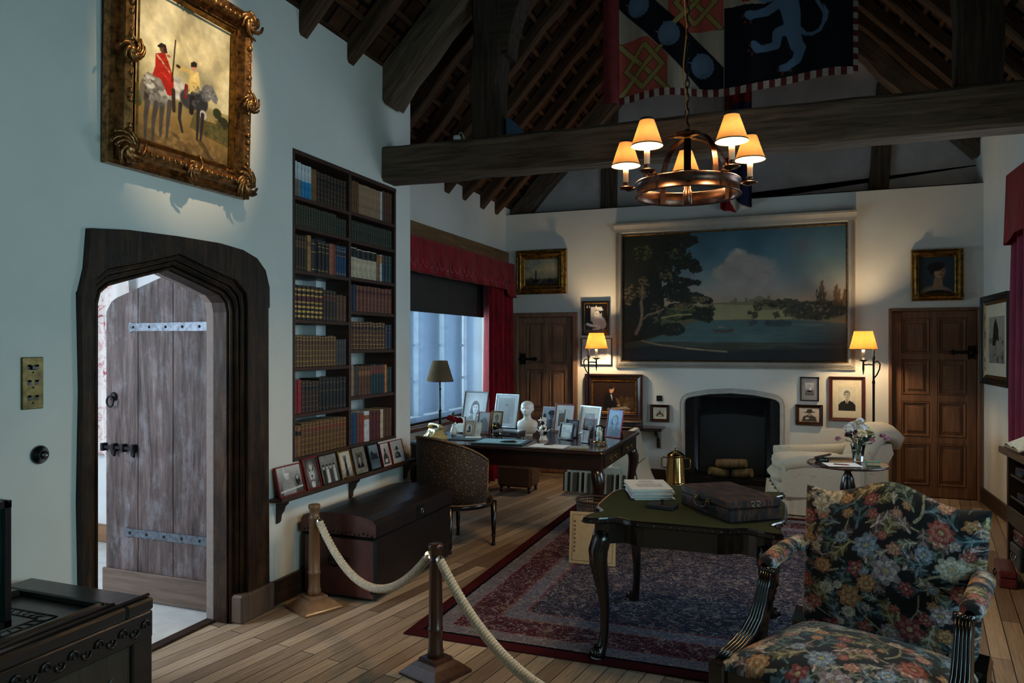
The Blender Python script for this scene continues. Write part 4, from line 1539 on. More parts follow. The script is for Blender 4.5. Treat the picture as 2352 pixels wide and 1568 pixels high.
bw, bh = .94, 1.06
bp = picture('framed_painting', 'large gilt-framed painting of two horsemen above the arched doorway', 'painting', (-2.965, 2.945, 2.445), PI / 2, bw, bh, art_horsemen(), M_giltdark, .155, .095, 'gilt', amat=vcol('oil_paint_varnished', 0.4, 0.4, 0.1), rx=R(1.5))
for i, (x, z) in enumerate(((-1, 0), (1, 0), (1, 1), (-1, 1))):
    mb = MB()
    ornament(mb, x * (bw / 2 - .075), (.075 if z == 0 else bh - .075), -.075, .105, 5 + i, 11)
    mb.build('carved_ornament', M_giltdark, bp)
for i, (x, z) in enumerate(((0, .07), (0, bh - .07), (-bw / 2 + .07, bh / 2), (bw / 2 - .07, bh / 2))):
    mb = MB()
    ornament(mb, x, z, -.08, .085, 15 + i, 9)
    mb.build('carved_ornament', M_giltdark, bp)
mb = MB()
rg = random.Random(3)
for k in range(26):
    for e in (0, 1):
        s_ = (k + .5) / 26
        mb.ball((-bw / 2 + bw * s_, -.088, .075 if e == 0 else bh - .075), rg.uniform(.008, .018), 6)
        mb.ball(((-bw / 2 + .075) if e == 0 else bw / 2 - .075, -.088, bh * s_), rg.uniform(.008, .018), 6)
mb.build('beading', M_giltdark, bp)['kind'] = 'stuff'
MB().ring4(-bw / 2 + .142, bw / 2 - .142, .142, bh - .142, [(0, .05), (.008, .056), (.018, .03)]).build('gilt_slip', M_gilt, bp, recalc=False)

# ---- fireplace wall
YW = 8.677


def wallpic(label, x0, x1, z0, z1, art, mf, fw, **k):
    cat = k.pop('cat', 'picture')
    return picture(k.pop('name', 'framed_picture'), label, cat, ((x0 + x1) / 2, YW, z0), 0, x1 - x0, z1 - z0, art, mf, fw, **k)


sp = wallpic('small gilt-framed seascape with sailing boats above the left oak door', -3.215, -2.554, 2.241, 2.795, art_sea(), M_gilt, .118, d=.06, kind='gilt', amat=M_oil, name='framed_painting', cat='painting')
wp = wallpic('small gilt-framed portrait of a pale lady above the right oak door', 1.211, 1.688, 2.065, 2.60, art_lady(), M_gilt, .082, d=.06, kind='gilt', amat=M_oil, name='framed_painting', cat='painting')
for o, W, H in ((sp, .661, .554), (wp, .477, .535)):
    for i, (x, z) in enumerate(((-1, 0), (1, 0), (1, 1), (-1, 1))):
        mb = MB()
        ornament(mb, x * (W / 2 - .045), .045 if z == 0 else H - .045, -.045, .045, 25 + i, 7)
        mb.build('carved_ornament', M_gilt, o)

M_creamwood = plain('cream_painted_moulding', (158, 151, 142), 0.5, var=0.06, scale=6)
lp = thing('framed_painting', 'very wide dark landscape painting in a cream moulded frame above the fireplace', 'painting', (-.632, 8.68, 1.335))
W, H = 2.62, 1.68
mb = MB()
mb.ring4(-W / 2, W / 2, 0, H - .0, [(0, 0), (0, .03), (.012, .034), (.016, .028), (.028, .042), (.034, .036), (.046, .05), (.066, .05), (.078, .03)])
mb.box(-W / 2, W / 2, -.002, 0, 0, H)
mb.build('frame', M_creamwood, lp, recalc=False)
mb = MB()
mb.prism([(0, H - .06), (-.05, H - .06), (-.055, H - .03), (-.065, H - .012), (-.075, H + .004), (-.095, H + .012), (-.098, H + .034), (0, H + .034)], -W / 2 - .012, W / 2 + .012, 'yz')
mb.build('cornice', M_creamwood, lp)
MB().ring4(-W / 2 + .076, W / 2 - .076, .076, H - .096, [(0, .032), (.006, .036), (.014, .02)]).build('gilt_slip', M_gilt, lp, recalc=False)
art_plane('canvas', art_landscape(), -W / 2 + .085, W / 2 - .085, .085, H - .105, -.012, M_oil, lp)

wallpic('black-and-white photo of a seated woman in tiara and fur above the left lamp', -2.36, -2.017, 1.72, 2.14, art_tiara(), M_blackframe, .022, d=.025, slip=(.012, M_gilt))
wallpic('faint pencil sketch in a thin black frame behind the left lamp', -2.376, -1.99, 1.358, 1.69, art_scene('sketch', 48, 36), M_blackframe, .012, d=.018, mount=.05, mmat=M_paper)
wallpic('painting of a man writing at a desk in a wide dark wooden frame', -2.316, -1.616, .708, 1.255, art_writer(), M_brownframe, .075, d=.05, kind='bevel', slip=(.02, M_gilt), amat=M_oil, name='framed_painting', cat='painting')
wallpic('small framed sepia photo of a seated figure left of the fireplace', -1.528, -1.303, .70, .902, art_scene('seated', 32, 30, (1, .94, .84)), M_brownframe, .028, d=.03, kind='bevel', slip=(.006, M_gilt), mount=.026)
wallpic('small black-framed picture of a white sail with grey mount right of the fireplace', .126, .317, .988, 1.253, art_scene('ship', 24, 34, (.92, .94, 1)), M_blackframe, .012, d=.02, mount=.038, mmat=plain('slate_mount', (128, 130, 138), .8, var=.05), mount_y=.05)
wallpic('small dark-framed sepia picture of a man in a broad hat right of the fireplace', .077, .357, .722, .948, art_scene('hatman', 40, 32, (1, .92, .85)), M_brownframe, .03, d=.03, kind='bevel', slip=(.008, M_gilt))
wallpic('portrait of a man in a dark coat in a red-brown frame by the right lamp', .418, .775, .781, 1.262, portrait(46, 64, (1, .98, .9), 196, 214, 120, 190, 38, .5, .34, .17, False, 0, 3, 220), wood('cherry_frame', (58, 18, 16), (92, 34, 26), 'z', 2, .3, .05, coat=.3), .036, d=.03, kind='bevel', mount=.058, mount_y=.075)
rp_ = picture('framed_picture', 'dark-framed print of a figure on the right wall beside the plum curtain', 'picture', (1.868, 8.11, 1.22), -PI / 2, .98, .865, art_scene('chapel', 60, 50, (1, .97, .9)), M_blackframe, .06, d=.05, kind='bevel', slip=(.03, M_gilt), mount=.12, mmat=M_mount)
del rp_

# switch plate, bell push and socket plate
o = thing('light_switch', 'small dark square light switch left of the fireplace', 'switch', (-1.422, YW, .942))
MB().box(-.033, .033, -.008, 0, 0, .066, .002).build('plate', plain('dark_bronze', (42, 38, 36), .4, .6), o)
MB().ball((0, -.011, .033), .006, 8).build('dolly', M_silver, o)
o = thing('socket_plate', 'brass wall plate with three pairs of slots left of the arched door', 'socket', (-2.969, 2.149, 1.333), PI / 2)
MB().box(-.047, .047, -.009, 0, 0, .218, .003).build('plate', M_oldbrass, o)
for k in range(3):
    mb = MB()
    for q in (-1, 1):
        mb.box(q * .016 - .007, q * .016 + .007, -.0105, -.0085, .036 + k * .064, .058 + k * .064)
        mb.box(q * .016 - .010, q * .016 + .010, -.0105, -.0085, .05 + k * .064, .058 + k * .064)
    mb.ball((0, -.009, .026 + k * .064), .004, 6)
    mb.build('slots', M_blackframe, o)
MB().box(-.013, .006, -.02, -.009, .165, .182, .003).build('switch_dolly', M_blackframe, o)
o = thing('wall_switch', 'round black domed switch on the wall beside the arched doorway', 'switch', (-2.969, 2.182, 1.137), PI / 2)
mb = MB(Matrix.Rotation(PI / 2, 4, 'X'))
mb.lathe([(.04, 0), (.04, .006), (.036, .012), (.022, .02), (.02, .03), (.016, .036), (.001, .04)], 20)
mb.build('rose', plain('black_bakelite', (20, 20, 22), .2, coat=.5), o)
MB(Matrix.Rotation(PI / 2, 4, 'X')).lathe([(.008, .038), (.008, .048), (.001, .05)], 10).build('button', M_silver, o)

# ---- heraldic banner
def art_banner():
    a = Art(520, 300, (164, 148, 132), (0, 1), (5.05, 3.66), 21)
    def q(x, y):
        u = (x - 145) / 2085.0
        return (u, 3.66 + (865 - 250 * u - y) * (.000942 - .0001 * u))
    P = lambda l: [q(*p) for p in l]
    RED, GOLD, GD, BLK, BLU = (172, 78, 66), (150, 128, 72), (60, 44, 26), (15, 17, 24), (98, 116, 140)
    a.poly(P([(1138, 10), (1138, -700), (2240, -700), (2240, -200), (1400, 5)]), (160, 146, 132))
    a.poly(P([(1300, 0), (1370, -5), (1400, -200), (1290, -200)]), (150, 20, 24))
    a.poly(P([(140, 385), (430, 330), (620, 500), (620, 880), (140, 900)]), RED)
    a.poly(P([(625, -300), (1135, -300), (1135, 230), (790, 285), (625, 110)]), RED)
    a.poly(P([(140, -10), (140, -260), (300, -150), (480, -10), (1135, 555), (1138, 900), (1050, 870), (930, 775), (145, 75)]), BLK)
    a.poly(P([(1138, 40), (1500, 10), (1700, -60), (2250, -120), (2250, 900), (1138, 900)]), BLK)
    n1 = a.noise(30, 2, 3)
    a.a *= (0.88 + .24 * n1[..., None])
    def fret(cx, cy):
        L = [([(-250, -210), (220, 195)]), ([(-245, 240), (150, -190)]), ([(-5, -215), (170, -30), (-20, 180), (-185, 15), (-5, -215)])]
        for l in L:
            a.line(P([(cx + x, cy + y) for x, y in l]), .032, GD)
            a.line(P([(cx + x, cy + y) for x, y in l]), .025, GOLD)
        for l in L[:2]:
            (xa, ya), (xb, yb) = l
            a.line(P([(cx + xa + (xb - xa) * k, cy + ya + (yb - ya) * k) for k in (0, .36)]), .025, (166, 144, 84))
    fret(400, 615)
    fret(885, 20)
    for (cx, cy) in ((330, 50), (625, 310), (935, 560)):
        for (dx, dy) in ((-115, -15), (-40, -105)):
            a.line(P([(cx, cy), (cx + dx, cy + dy)]), .018, BLU, 1, .008)
        u_, z_ = q(cx, cy)
        a.ell(u_, z_, .047, .10, BLU, 0, .05)
        for k in range(7):
            an = -.5 + k * .35
            u2, z2 = q(cx + 92 * math.cos(an), cy + 92 * math.sin(an))
            a.ell(u2, z2, .011, .022, (88, 106, 132))
        a.ell(u_ - .005, z_, .026, .06, (112, 132, 156), 0, .8, .6)
    LI = (92, 118, 146)
    def S(l, w0, w1):
        # stroke in banner space (u scaled to metres so strokes stay round)
        for i in range(len(l) - 1):
            for k in range(9):
                f = (i + k / 8.0) / (len(l) - 1)
                x = l[i][0] + (l[i + 1][0] - l[i][0]) * k / 8.0
                y = l[i][1] + (l[i + 1][1] - l[i][1]) * k / 8.0
                w = w0 + (w1 - w0) * f
                u_, z_ = q(x, y)
                a.ell(u_, z_, w / 2085.0 / 2, w * .00088 / 2, LI, 0, .05)
    S([(1690, -260), (1690, -40), (1725, 120), (1740, 280)], 210, 130)
    S([(1740, 280), (1770, 400), (1800, 430), (1770, 530), (1690, 590)], 130, 62)
    S([(1690, 595), (1640, 600)], 70, 60)
    S([(1720, 250), (1610, 280), (1595, 390), (1450, 415)], 110, 60)
    S([(1440, 410), (1400, 370)], 80, 60)
    S([(1680, -20), (1520, 80), (1390, 120)], 110, 60)
    S([(1380, 120), (1350, 110)], 84, 60)
    S([(1600, -60), (1500, -30), (1460, -40)], 90, 60)
    S([(1800, 250), (1840, 300), (1900, 315), (1960, 290), (1995, 220), (2000, 140), (1960, 60), (1920, -20), (1905, -120)], 34, 26)
    S([(2000, 200), (2020, 130), (1990, 60)], 46, 10)
    for (x, y) in ((1310, 125), (1325, 180), (1375, 180), (1370, 375), (1360, 430), (1390, 455), (1615, 605), (1650, 645), (1720, 625)):
        u_, z_ = q(x, y)
        a.ell(u_, z_, .006, .014, (104, 44, 36))
    return a


bn = thing('heraldic_banner', 'large heraldic banner with pale lion, scallop shells and gold knots hanging from the roof', 'banner', (-1.32, 6.0, 3.66))
ab = art_banner()
Pn = np.zeros(ab.a.shape)
Pn[..., 0] = ab.U * 1.774
hgt = 5.05 - 3.66
Pn[..., 2] = hgt * (1 - ab.V) + .03 * np.sin(ab.U * 9) * ab.V
Pn[..., 1] = .02 * np.sin(ab.U * 17 + 1) * (.3 + ab.V) + .012 * np.sin(ab.U * 41)
sheet('flag_cloth', Pn[::-1], ab.a[::-1], vcol('banner_cloth', .8, .2, .2), bn)
MB().grid(lambda u, v_: (-.134 + .132 * u, -.03 * math.sin(PI * u) + .01, -.04 + 1.43 * v_), 10, 12).build('red_sleeve', plain('red_sleeve', (128, 36, 40), .8, var=.15, scale=8), bn)
n = 42
f = lambda u: .03 * math.sin(u * 9)
mb = MB()
for k in range(n):
    u0, u1 = k / n, (k + 1) / n
    q0, q1 = .02 * math.sin(u0 * 17 + 1) * 1.3, .02 * math.sin(u1 * 17 + 1) * 1.3
    mb.add([(u0 * 1.774, q0 - .002, f(u0) + .004), (u1 * 1.774, q1 - .002, f(u1) + .004), (u1 * 1.774, q1 + .004, f(u1) - .055), (u0 * 1.774, q0 + .004, f(u0) - .055)], [(0, 1, 2, 3)], k % 2)
M_fr = [plain('fringe_maroon', (92, 16, 22), .85, var=.1), plain('fringe_cream', (176, 158, 144), .85, var=.1)]
mb.build('bottom_fringe', M_fr, bn)
mb = MB()
for k in range(32):
    z0, z1 = k * .044, (k + 1) * .044
    mb.add([(1.772, .02, z0), (1.812, .028, z0 - .008), (1.812, .028, z1 - .008), (1.772, .02, z1)], [(0, 1, 2, 3)], k % 2)
mb.build('side_fringe', M_fr, bn)
MB().tube([(-.2, .0, 1.41), (1.95, .0, 1.41)], .018, 8).build('hanging_pole', M_rafter, bn)
mb = MB()
for x in (0, 1.75):
    mb.tube([(x, 0, 1.41), (x, 0, 1.41 + ZR(x - 1.32) - 5.07 - .12)], .005, 6)
mb.build('cord', plain('old_cord', (96, 84, 66), .9), bn)

# ---- union flag hanging in folds at the gable
a = Art(60, 150, (28, 36, 66), (0, 1), (0, 1), 4)
a.poly([(0, 0), (1, 0), (1, .3), (.0, .3)], (112, 18, 24))
a.poly([(0, 0), (.2, 0), (.2, 1), (0, 1)], (120, 20, 28))
a.poly([(0, .86), (.2, .84), (.7, .97), (1, 1.0), (0, 1.01)], (214, 204, 190))
a.poly([(0, .9), (.2, .9), (.55, 1.01), (0, 1.01)], (130, 20, 26))
fl = thing('flag', 'folded red, white and blue flag hanging from the gable behind the chandelier', 'flag', (-.55, 8.56, 3.10))
Pn = np.zeros(a.a.shape)
wd_ = .22 + .12 * a.V
Pn[..., 0] = (a.U - .5) * wd_ + .06 * (1 - a.V) * 1.0
Pn[..., 2] = 1.75 * (1 - a.V) + .05 * (a.U - .5) ** 2 * 4 * (a.V > .9)
Pn[..., 1] = .05 * np.sin(a.U * 15) * (.5 + a.V * .5)
sheet('flag_cloth', Pn[::-1], a.a[::-1], vcol('banner_cloth'), fl)
MB().tube([(-.14, 0, 1.76), (.2, 0, 1.76)], .012, 8).tube([(.03, 0, 1.76), (.03, .35, 1.9)], .012, 8).build('flag_pole', M_rafter, fl)

# ================================================================== LAMPS
M_shade = translucent('parchment_shade', (170, 140, 104), (150, 112, 66), 0.06, (1, 1, 1))
M_shadeline = plain('shade_band', (44, 40, 38), .7)
M_candle = translucent('candle_sleeve', (236, 226, 204), (255, 232, 196), 0.35)
M_bulb = emit('lamp_bulb', (255, 222, 168), 14.0)

CH = Vector((-.52, 4.11, 2.46))
ch = thing('chandelier', 'wrought copper ring chandelier with five shaded candle lamps hanging on a chain', 'chandelier', CH)
mb = MB()
mb.lathe([(.272, -.038), (.285, -.04), (.288, -.034), (.278, -.028), (.276, .026), (.288, .032), (.285, .04), (.272, .04), (.268, .036), (.268, -.034), (.272, -.038)], 64, cap=False)
mb.build('ring', M_copper, ch)
for k in range(4):
    a = R(-50 + 90 * k)
    mb = MB()
    pts = []
    for i in range(13):
        u = i / 12
        r_ = .262 * math.sin(u * PI / 2) ** .75
        z = .025 + .265 * math.cos(u * PI / 2) ** .8
        pts.append((r_ * math.cos(a), r_ * math.sin(a), z))
    pts.append((.264 * math.cos(a), .264 * math.sin(a), -.035))
    mb.tube(pts, .016, section=[(-.28, -1), (.28, -1), (.28, 1), (-.28, 1)], up=(math.cos(a), math.sin(a), .3), smooth=False)
    mb.build('dome_strap', M_copper, ch)
mb = MB()
mb.lathe([(.001, .285), (.05, .288), (.078, .298), (.074, .306), (.03, .314), (.012, .33), (.001, .335)], 24)
mb.build('crown', M_copper, ch)
mb = MB()
mb.lathe([(.018, -.085), (.026, -.08), (.026, -.01), (.02, 0), (.02, .28)], 14)
mb.build('stem', M_copper, ch)
mb = MB()
link = []
for k in range(88):
    z = .345 + k * .04
    s_ = Matrix.Translation((0, 0, z)) @ Matrix.Rotation(PI / 2 * (k % 2), 4, 'Z')
    mb.M = s_
    mb.tube([(.011 * math.cos(a * PI / 5), 0, .026 * math.sin(a * PI / 5)) for a in range(10)], .0035, 5, closed=True)
mb.build('chain', M_iron, ch)
MB().tube([(-.012 + .008 * math.sin(i * .7), -.008 + .006 * math.cos(i * .5), .33 + i * .05) for i in range(72)], .004, 5).build('flex', plain('amber_flex', (176, 112, 48), .6), ch)
for k in range(5):
    # angle phi measured from the camera's right hand towards the camera
    phi = R(-6 + 72 * k)
    cr, cs_ = math.cos(math.atan(634 / 1675.0)), math.sin(math.atan(634 / 1675.0))
    lat, dep = math.cos(phi), -math.sin(phi)
    dx, dy = lat * cr - dep * cs_, lat * cs_ + dep * cr
    ar = bpy.data.objects.new('candle_arm', None)
    mb = MB()
    mb.tube([(dx * r_, dy * r_, z) for r_, z in ((.27, .03), (.29, .045), (.32, .035), (.345, .03), (.36, .038))], .007, 6)
    ar = mb.build('candle_arm', M_copper, ch)
    ex, ey = dx * .36, dy * .36
    MB().lathe([(.001, .036), (.03, .038), (.044, .046), (.043, .05), (.02, .046), (.016, .05), (.016, .075), (.02, .078), (.001, .08)], 18, (ex, ey, 0)).build('drip_pan', M_copper, ar)
    MB().lathe([(.015, .075), (.0155, .185), (.001, .187)], 14, (ex, ey, 0)).build('candle_tube', M_candle, ar)
    MB().lathe([(.082, .175), (.034, .318)], 28, (ex, ey, 0), cap=False).build('lamp_shade', M_shade, ar)
    MB().lathe([(.0828, .173), (.0818, .180)], 28, (ex, ey, 0), cap=False).build('shade_trim', M_shadeline, ar)
    MB().lathe([(.0385, .306), (.0345, .319)], 28, (ex, ey, 0), cap=False).build('shade_trim', M_shadeline, ar)
    MB().ball((ex, ey, .225), .014, 10, sz=1.6).build('bulb', M_bulb, ar)
    point_light('chandelier_bulb', CH + Vector((ex, ey, .225)), 29.0)


def stand_lamp(label, x, y, side):
    t_ = thing('floor_lamp', label, 'lamp', (x, y, 0), group=None)
    mb = MB()
    mb.lathe([(.012, .03), (.011, .6), (.012, 1.2), (.016, 1.22), (.01, 1.25), (.01, 1.45), (.016, 1.47), (.008, 1.5), (.012, 1.55), (.001, 1.575)], 10)
    mb.build('pole', M_iron, t_)
    mb = MB()
    for k in range(3):
        a = 2 * PI * k / 3 + .5
        mb.tube([(0, 0, .22), (.05 * math.cos(a), .05 * math.sin(a), .2), (.10 * math.cos(a), .10 * math.sin(a), .06), (.14 * math.cos(a), .14 * math.sin(a), .012)], .009, 6)
    mb.build('tripod_foot', M_iron, t_)
    s_ = side
    mb = MB()
    mb.tube([(0, 0, 1.40), (s_ * .04, 0, 1.405), (s_ * .085, 0, 1.40), (s_ * .095, 0, 1.42)], .007, 6)
    mb.tube([(s_ * .095, 0, 1.30), (s_ * .095, 0, 1.36), (s_ * .095, 0, 1.44)], [.003, .011, .008], 8)
    mb.tube([(0, 0, 1.26), (-s_ * .03, 0, 1.30), (-s_ * .055, 0, 1.36), (-s_ * .06, 0, 1.41), (-s_ * .035, 0, 1.44), (0, 0, 1.42)], .007, 6)
    mb.lathe([(.001, 1.43), (.02, 1.435), (.045, 1.45), (.043, 1.455), (.016, 1.452), (.014, 1.475), (.001, 1.476)], 16, (s_ * .095, 0, 0))
    mb.build('bracket', M_iron, t_)
    MB().lathe([(.014, 1.476), (.014, 1.575), (.001, 1.578)], 12, (s_ * .095, 0, 0)).build('candle_tube', M_candle, t_)
    MB().lathe([(.134, 1.56), (.088, 1.745)], 32, (s_ * .095, 0, 0), cap=False).build('lamp_shade', M_shade2, t_)
    mb = MB()
    mb.lathe([(.1345, 1.558), (.1335, 1.564)], 32, (s_ * .095, 0, 0), cap=False)
    for k in range(3):
        a = 2 * PI * k / 3
        mb.tube([(s_ * .095, 0, 1.60), (s_ * .095 + .125 * math.cos(a), .125 * math.sin(a), 1.60)], .002, 4)
    mb.build('shade_ring', M_shadeline, t_)
    MB().ball((s_ * .095, 0, 1.635), .02, 10, sz=1.5).build('bulb', M_bulb, t_)
    point_light('floor_lamp_bulb', (x + s_ * .095, y, 1.635), 62.0, (1.0, 0.72, 0.40))
    return t_


M_shade2 = translucent('amber_parchment', (140, 104, 60), (190, 132, 62), 0.2, (1, 1, 1))
stand_lamp('iron standing lamp with glowing amber shade left of the big landscape', -2.21, 8.4, 1)
stand_lamp('iron standing lamp with glowing amber shade right of the big landscape', .82, 8.3, -1)

# ================================================================== BOOKCASE AND BOOKS
bc = thing('bookcase', 'tall built-in dark oak bookcase of two bays filled with leather books', 'bookcase', (-2.97, 4.529, .852), PI / 2)
# local x = along the wall, -y = into the room
ZL = [.852, 1.153, 1.455, 1.768, 2.089, 2.377, 2.567, 2.865]
ZRt = [.862, 1.224, 1.568, 1.85, 2.097, 2.37, 2.574, 2.865]
HW = .656
for s_ in (-1, 1):
    MB().box(s_ * HW - (.022 if s_ > 0 else 0), s_ * HW + (.022 if s_ < 0 else 0), -.006, .28, 0, 2.013, .003).build('side_panel', M_shelf, bc)
MB().box(-.013, .013, -.003, .28, .02, 1.99, .003).build('divider', M_shelf, bc)
MB().box(-HW, HW, -.008, .28, 1.985, 2.013, .003).build('top_board', M_shelf, bc)
MB().box(-HW, HW, -.008, .28, 0, .022, .003).build('bottom_board', M_shelf, bc)
for zz, xa, xb in ((ZL, -HW + .022, -.013), (ZRt, .013, HW - .022)):
    for z in zz[1:-1]:
        MB().box(xa, xb, -.002, .28, z - .852 - .024, z - .852 + .002, .003).build('shelf', M_shelf, bc)

LEATHER = {'white': (196, 200, 204), 'cream': (196, 178, 148), 'beige': (156, 122, 92), 'tan': (132, 88, 52), 'brown': (88, 54, 34), 'dkbrown': (52, 33, 25), 'black': (24, 22, 24), 'olive': (50, 50, 34),
           'green': (38, 50, 38), 'teal': (18, 52, 58), 'navy': (22, 40, 66), 'blue': (20, 62, 100), 'sky': (30, 130, 186), 'red': (142, 22, 34), 'maroon': (84, 28, 30), 'russet': (112, 56, 42), 'salmon': (150, 86, 64),
           'orange': (196, 126, 62), 'grey': (60, 60, 62), 'gold': (168, 118, 60), 'photo': (116, 116, 108), 'walnut': (104, 70, 40)}
BM = {k: plain('book_' + k, c, .5, 0, .4, 0, .22, 22, .15) for k, c in LEATHER.items()}
M_gold = plain('gold_tooling', (176, 140, 76), .38, .7, var=.4, scale=60)
M_dimgold = plain('rubbed_gold_tooling', (120, 96, 58), .5, .4, var=.4, scale=60)
M_pages = plain('book_pages', (178, 164, 136), .85, var=.12, scale=40)
STY = {'gilt5': ((.03, 0), (.045, 1), (.17, 0), (.185, 1), (.34, 0), (.355, 1), (.51, 0), (.525, 1), (.69, 0), (.70, 1), (.84, 2), (.855, 1), (.94, 0), (.955, 1), (1, 0)),
       'bright': ((.06, 0), (.12, 1), (.2, 0), (.26, 1), (.34, 0), (.4, 1), (.48, 0), (.53, 1), (.69, 2), (.74, 1), (.84, 0), (.9, 1), (.95, 0), (1, 0)),
       'lines': ((.06, 0), (.07, 1), (.09, 0), (.10, 1), (.66, 0), (.68, 1), (.82, 2), (.84, 1), (.93, 0), (.945, 1), (1, 0)),
       'plain': ((.72, 0), (.86, 2), (1, 0)),
       'jacket': ((.5, 2), (1, 0)),
       'top': ((.68, 0), (.97, 2), (1, 0)),
       'few': ((.08, 0), (.095, 1), (.6, 0), (.615, 1), (.85, 0), (.865, 1), (1, 0))}


def book(y, z, w, h, d, col, sty, lab, gold, label, group):
    mb = MB()
    n = 6
    zs = [0.0] + [q[0] for q in STY[sty]]
    rings = []
    for i, f in enumerate(zs):
        for dz in ((0,) if i in (0, len(zs) - 1) else (0,)):
            rr = [(-w / 2, d, f * h), (-w / 2, .006, f * h)]
            for k in range(1, n):
                a = PI * k / n
                rr.append((-w / 2 * math.cos(a), .006 - min(.012, w * .3) * math.sin(a), f * h))
            rr += [(w / 2, .006, f * h), (w / 2, d, f * h)]
            rings.append(rr)
    m = len(rings[0])
    vs = [p for r_ in rings for p in r_]
    for i in range(len(rings) - 1):
        k_ = STY[sty][i][1]
        fs, fc = [], []
        for k in range(m - 1):
            q = (i * m + k, i * m + k + 1, (i + 1) * m + k + 1, (i + 1) * m + k)
            (fs if 1 <= k < m - 2 else fc).append(q)
        o = len(mb.f)
        mb.f += fs + fc
        mb.mi += [k_] * len(fs) + [0] * len(fc)
        mb.sm += [False] * (len(fs) + len(fc))
    mb.v = vs
    L = (len(rings) - 1) * m
    mb.f += [tuple(range(m))[::-1], tuple(L + k for k in range(m))]
    mb.mi += [0, 3]
    mb.sm += [False, False]
    # hollow the top slightly: pages lie below the boards
    o = mb.build('book', [BM[col], M_gold if gold else M_dimgold, BM[lab or col], M_pages], None, recalc=False)
    o.location = (-2.985, y, z)
    o.rotation_euler = (0, 0, PI / 2)
    tag(o, label, 'book', group)
    return o


ORD = ['first', 'second', 'third', 'fourth', 'fifth', 'sixth', 'seventh', 'eighth', 'ninth', 'tenth', 'eleventh', 'twelfth', 'thirteenth', 'fourteenth', 'fifteenth', 'sixteenth', 'seventeenth', 'eighteenth', 'nineteenth', 'twentieth', 'twenty-first', 'twenty-second', 'twenty-third', 'twenty-fourth', 'twenty-fifth', 'twenty-sixth']
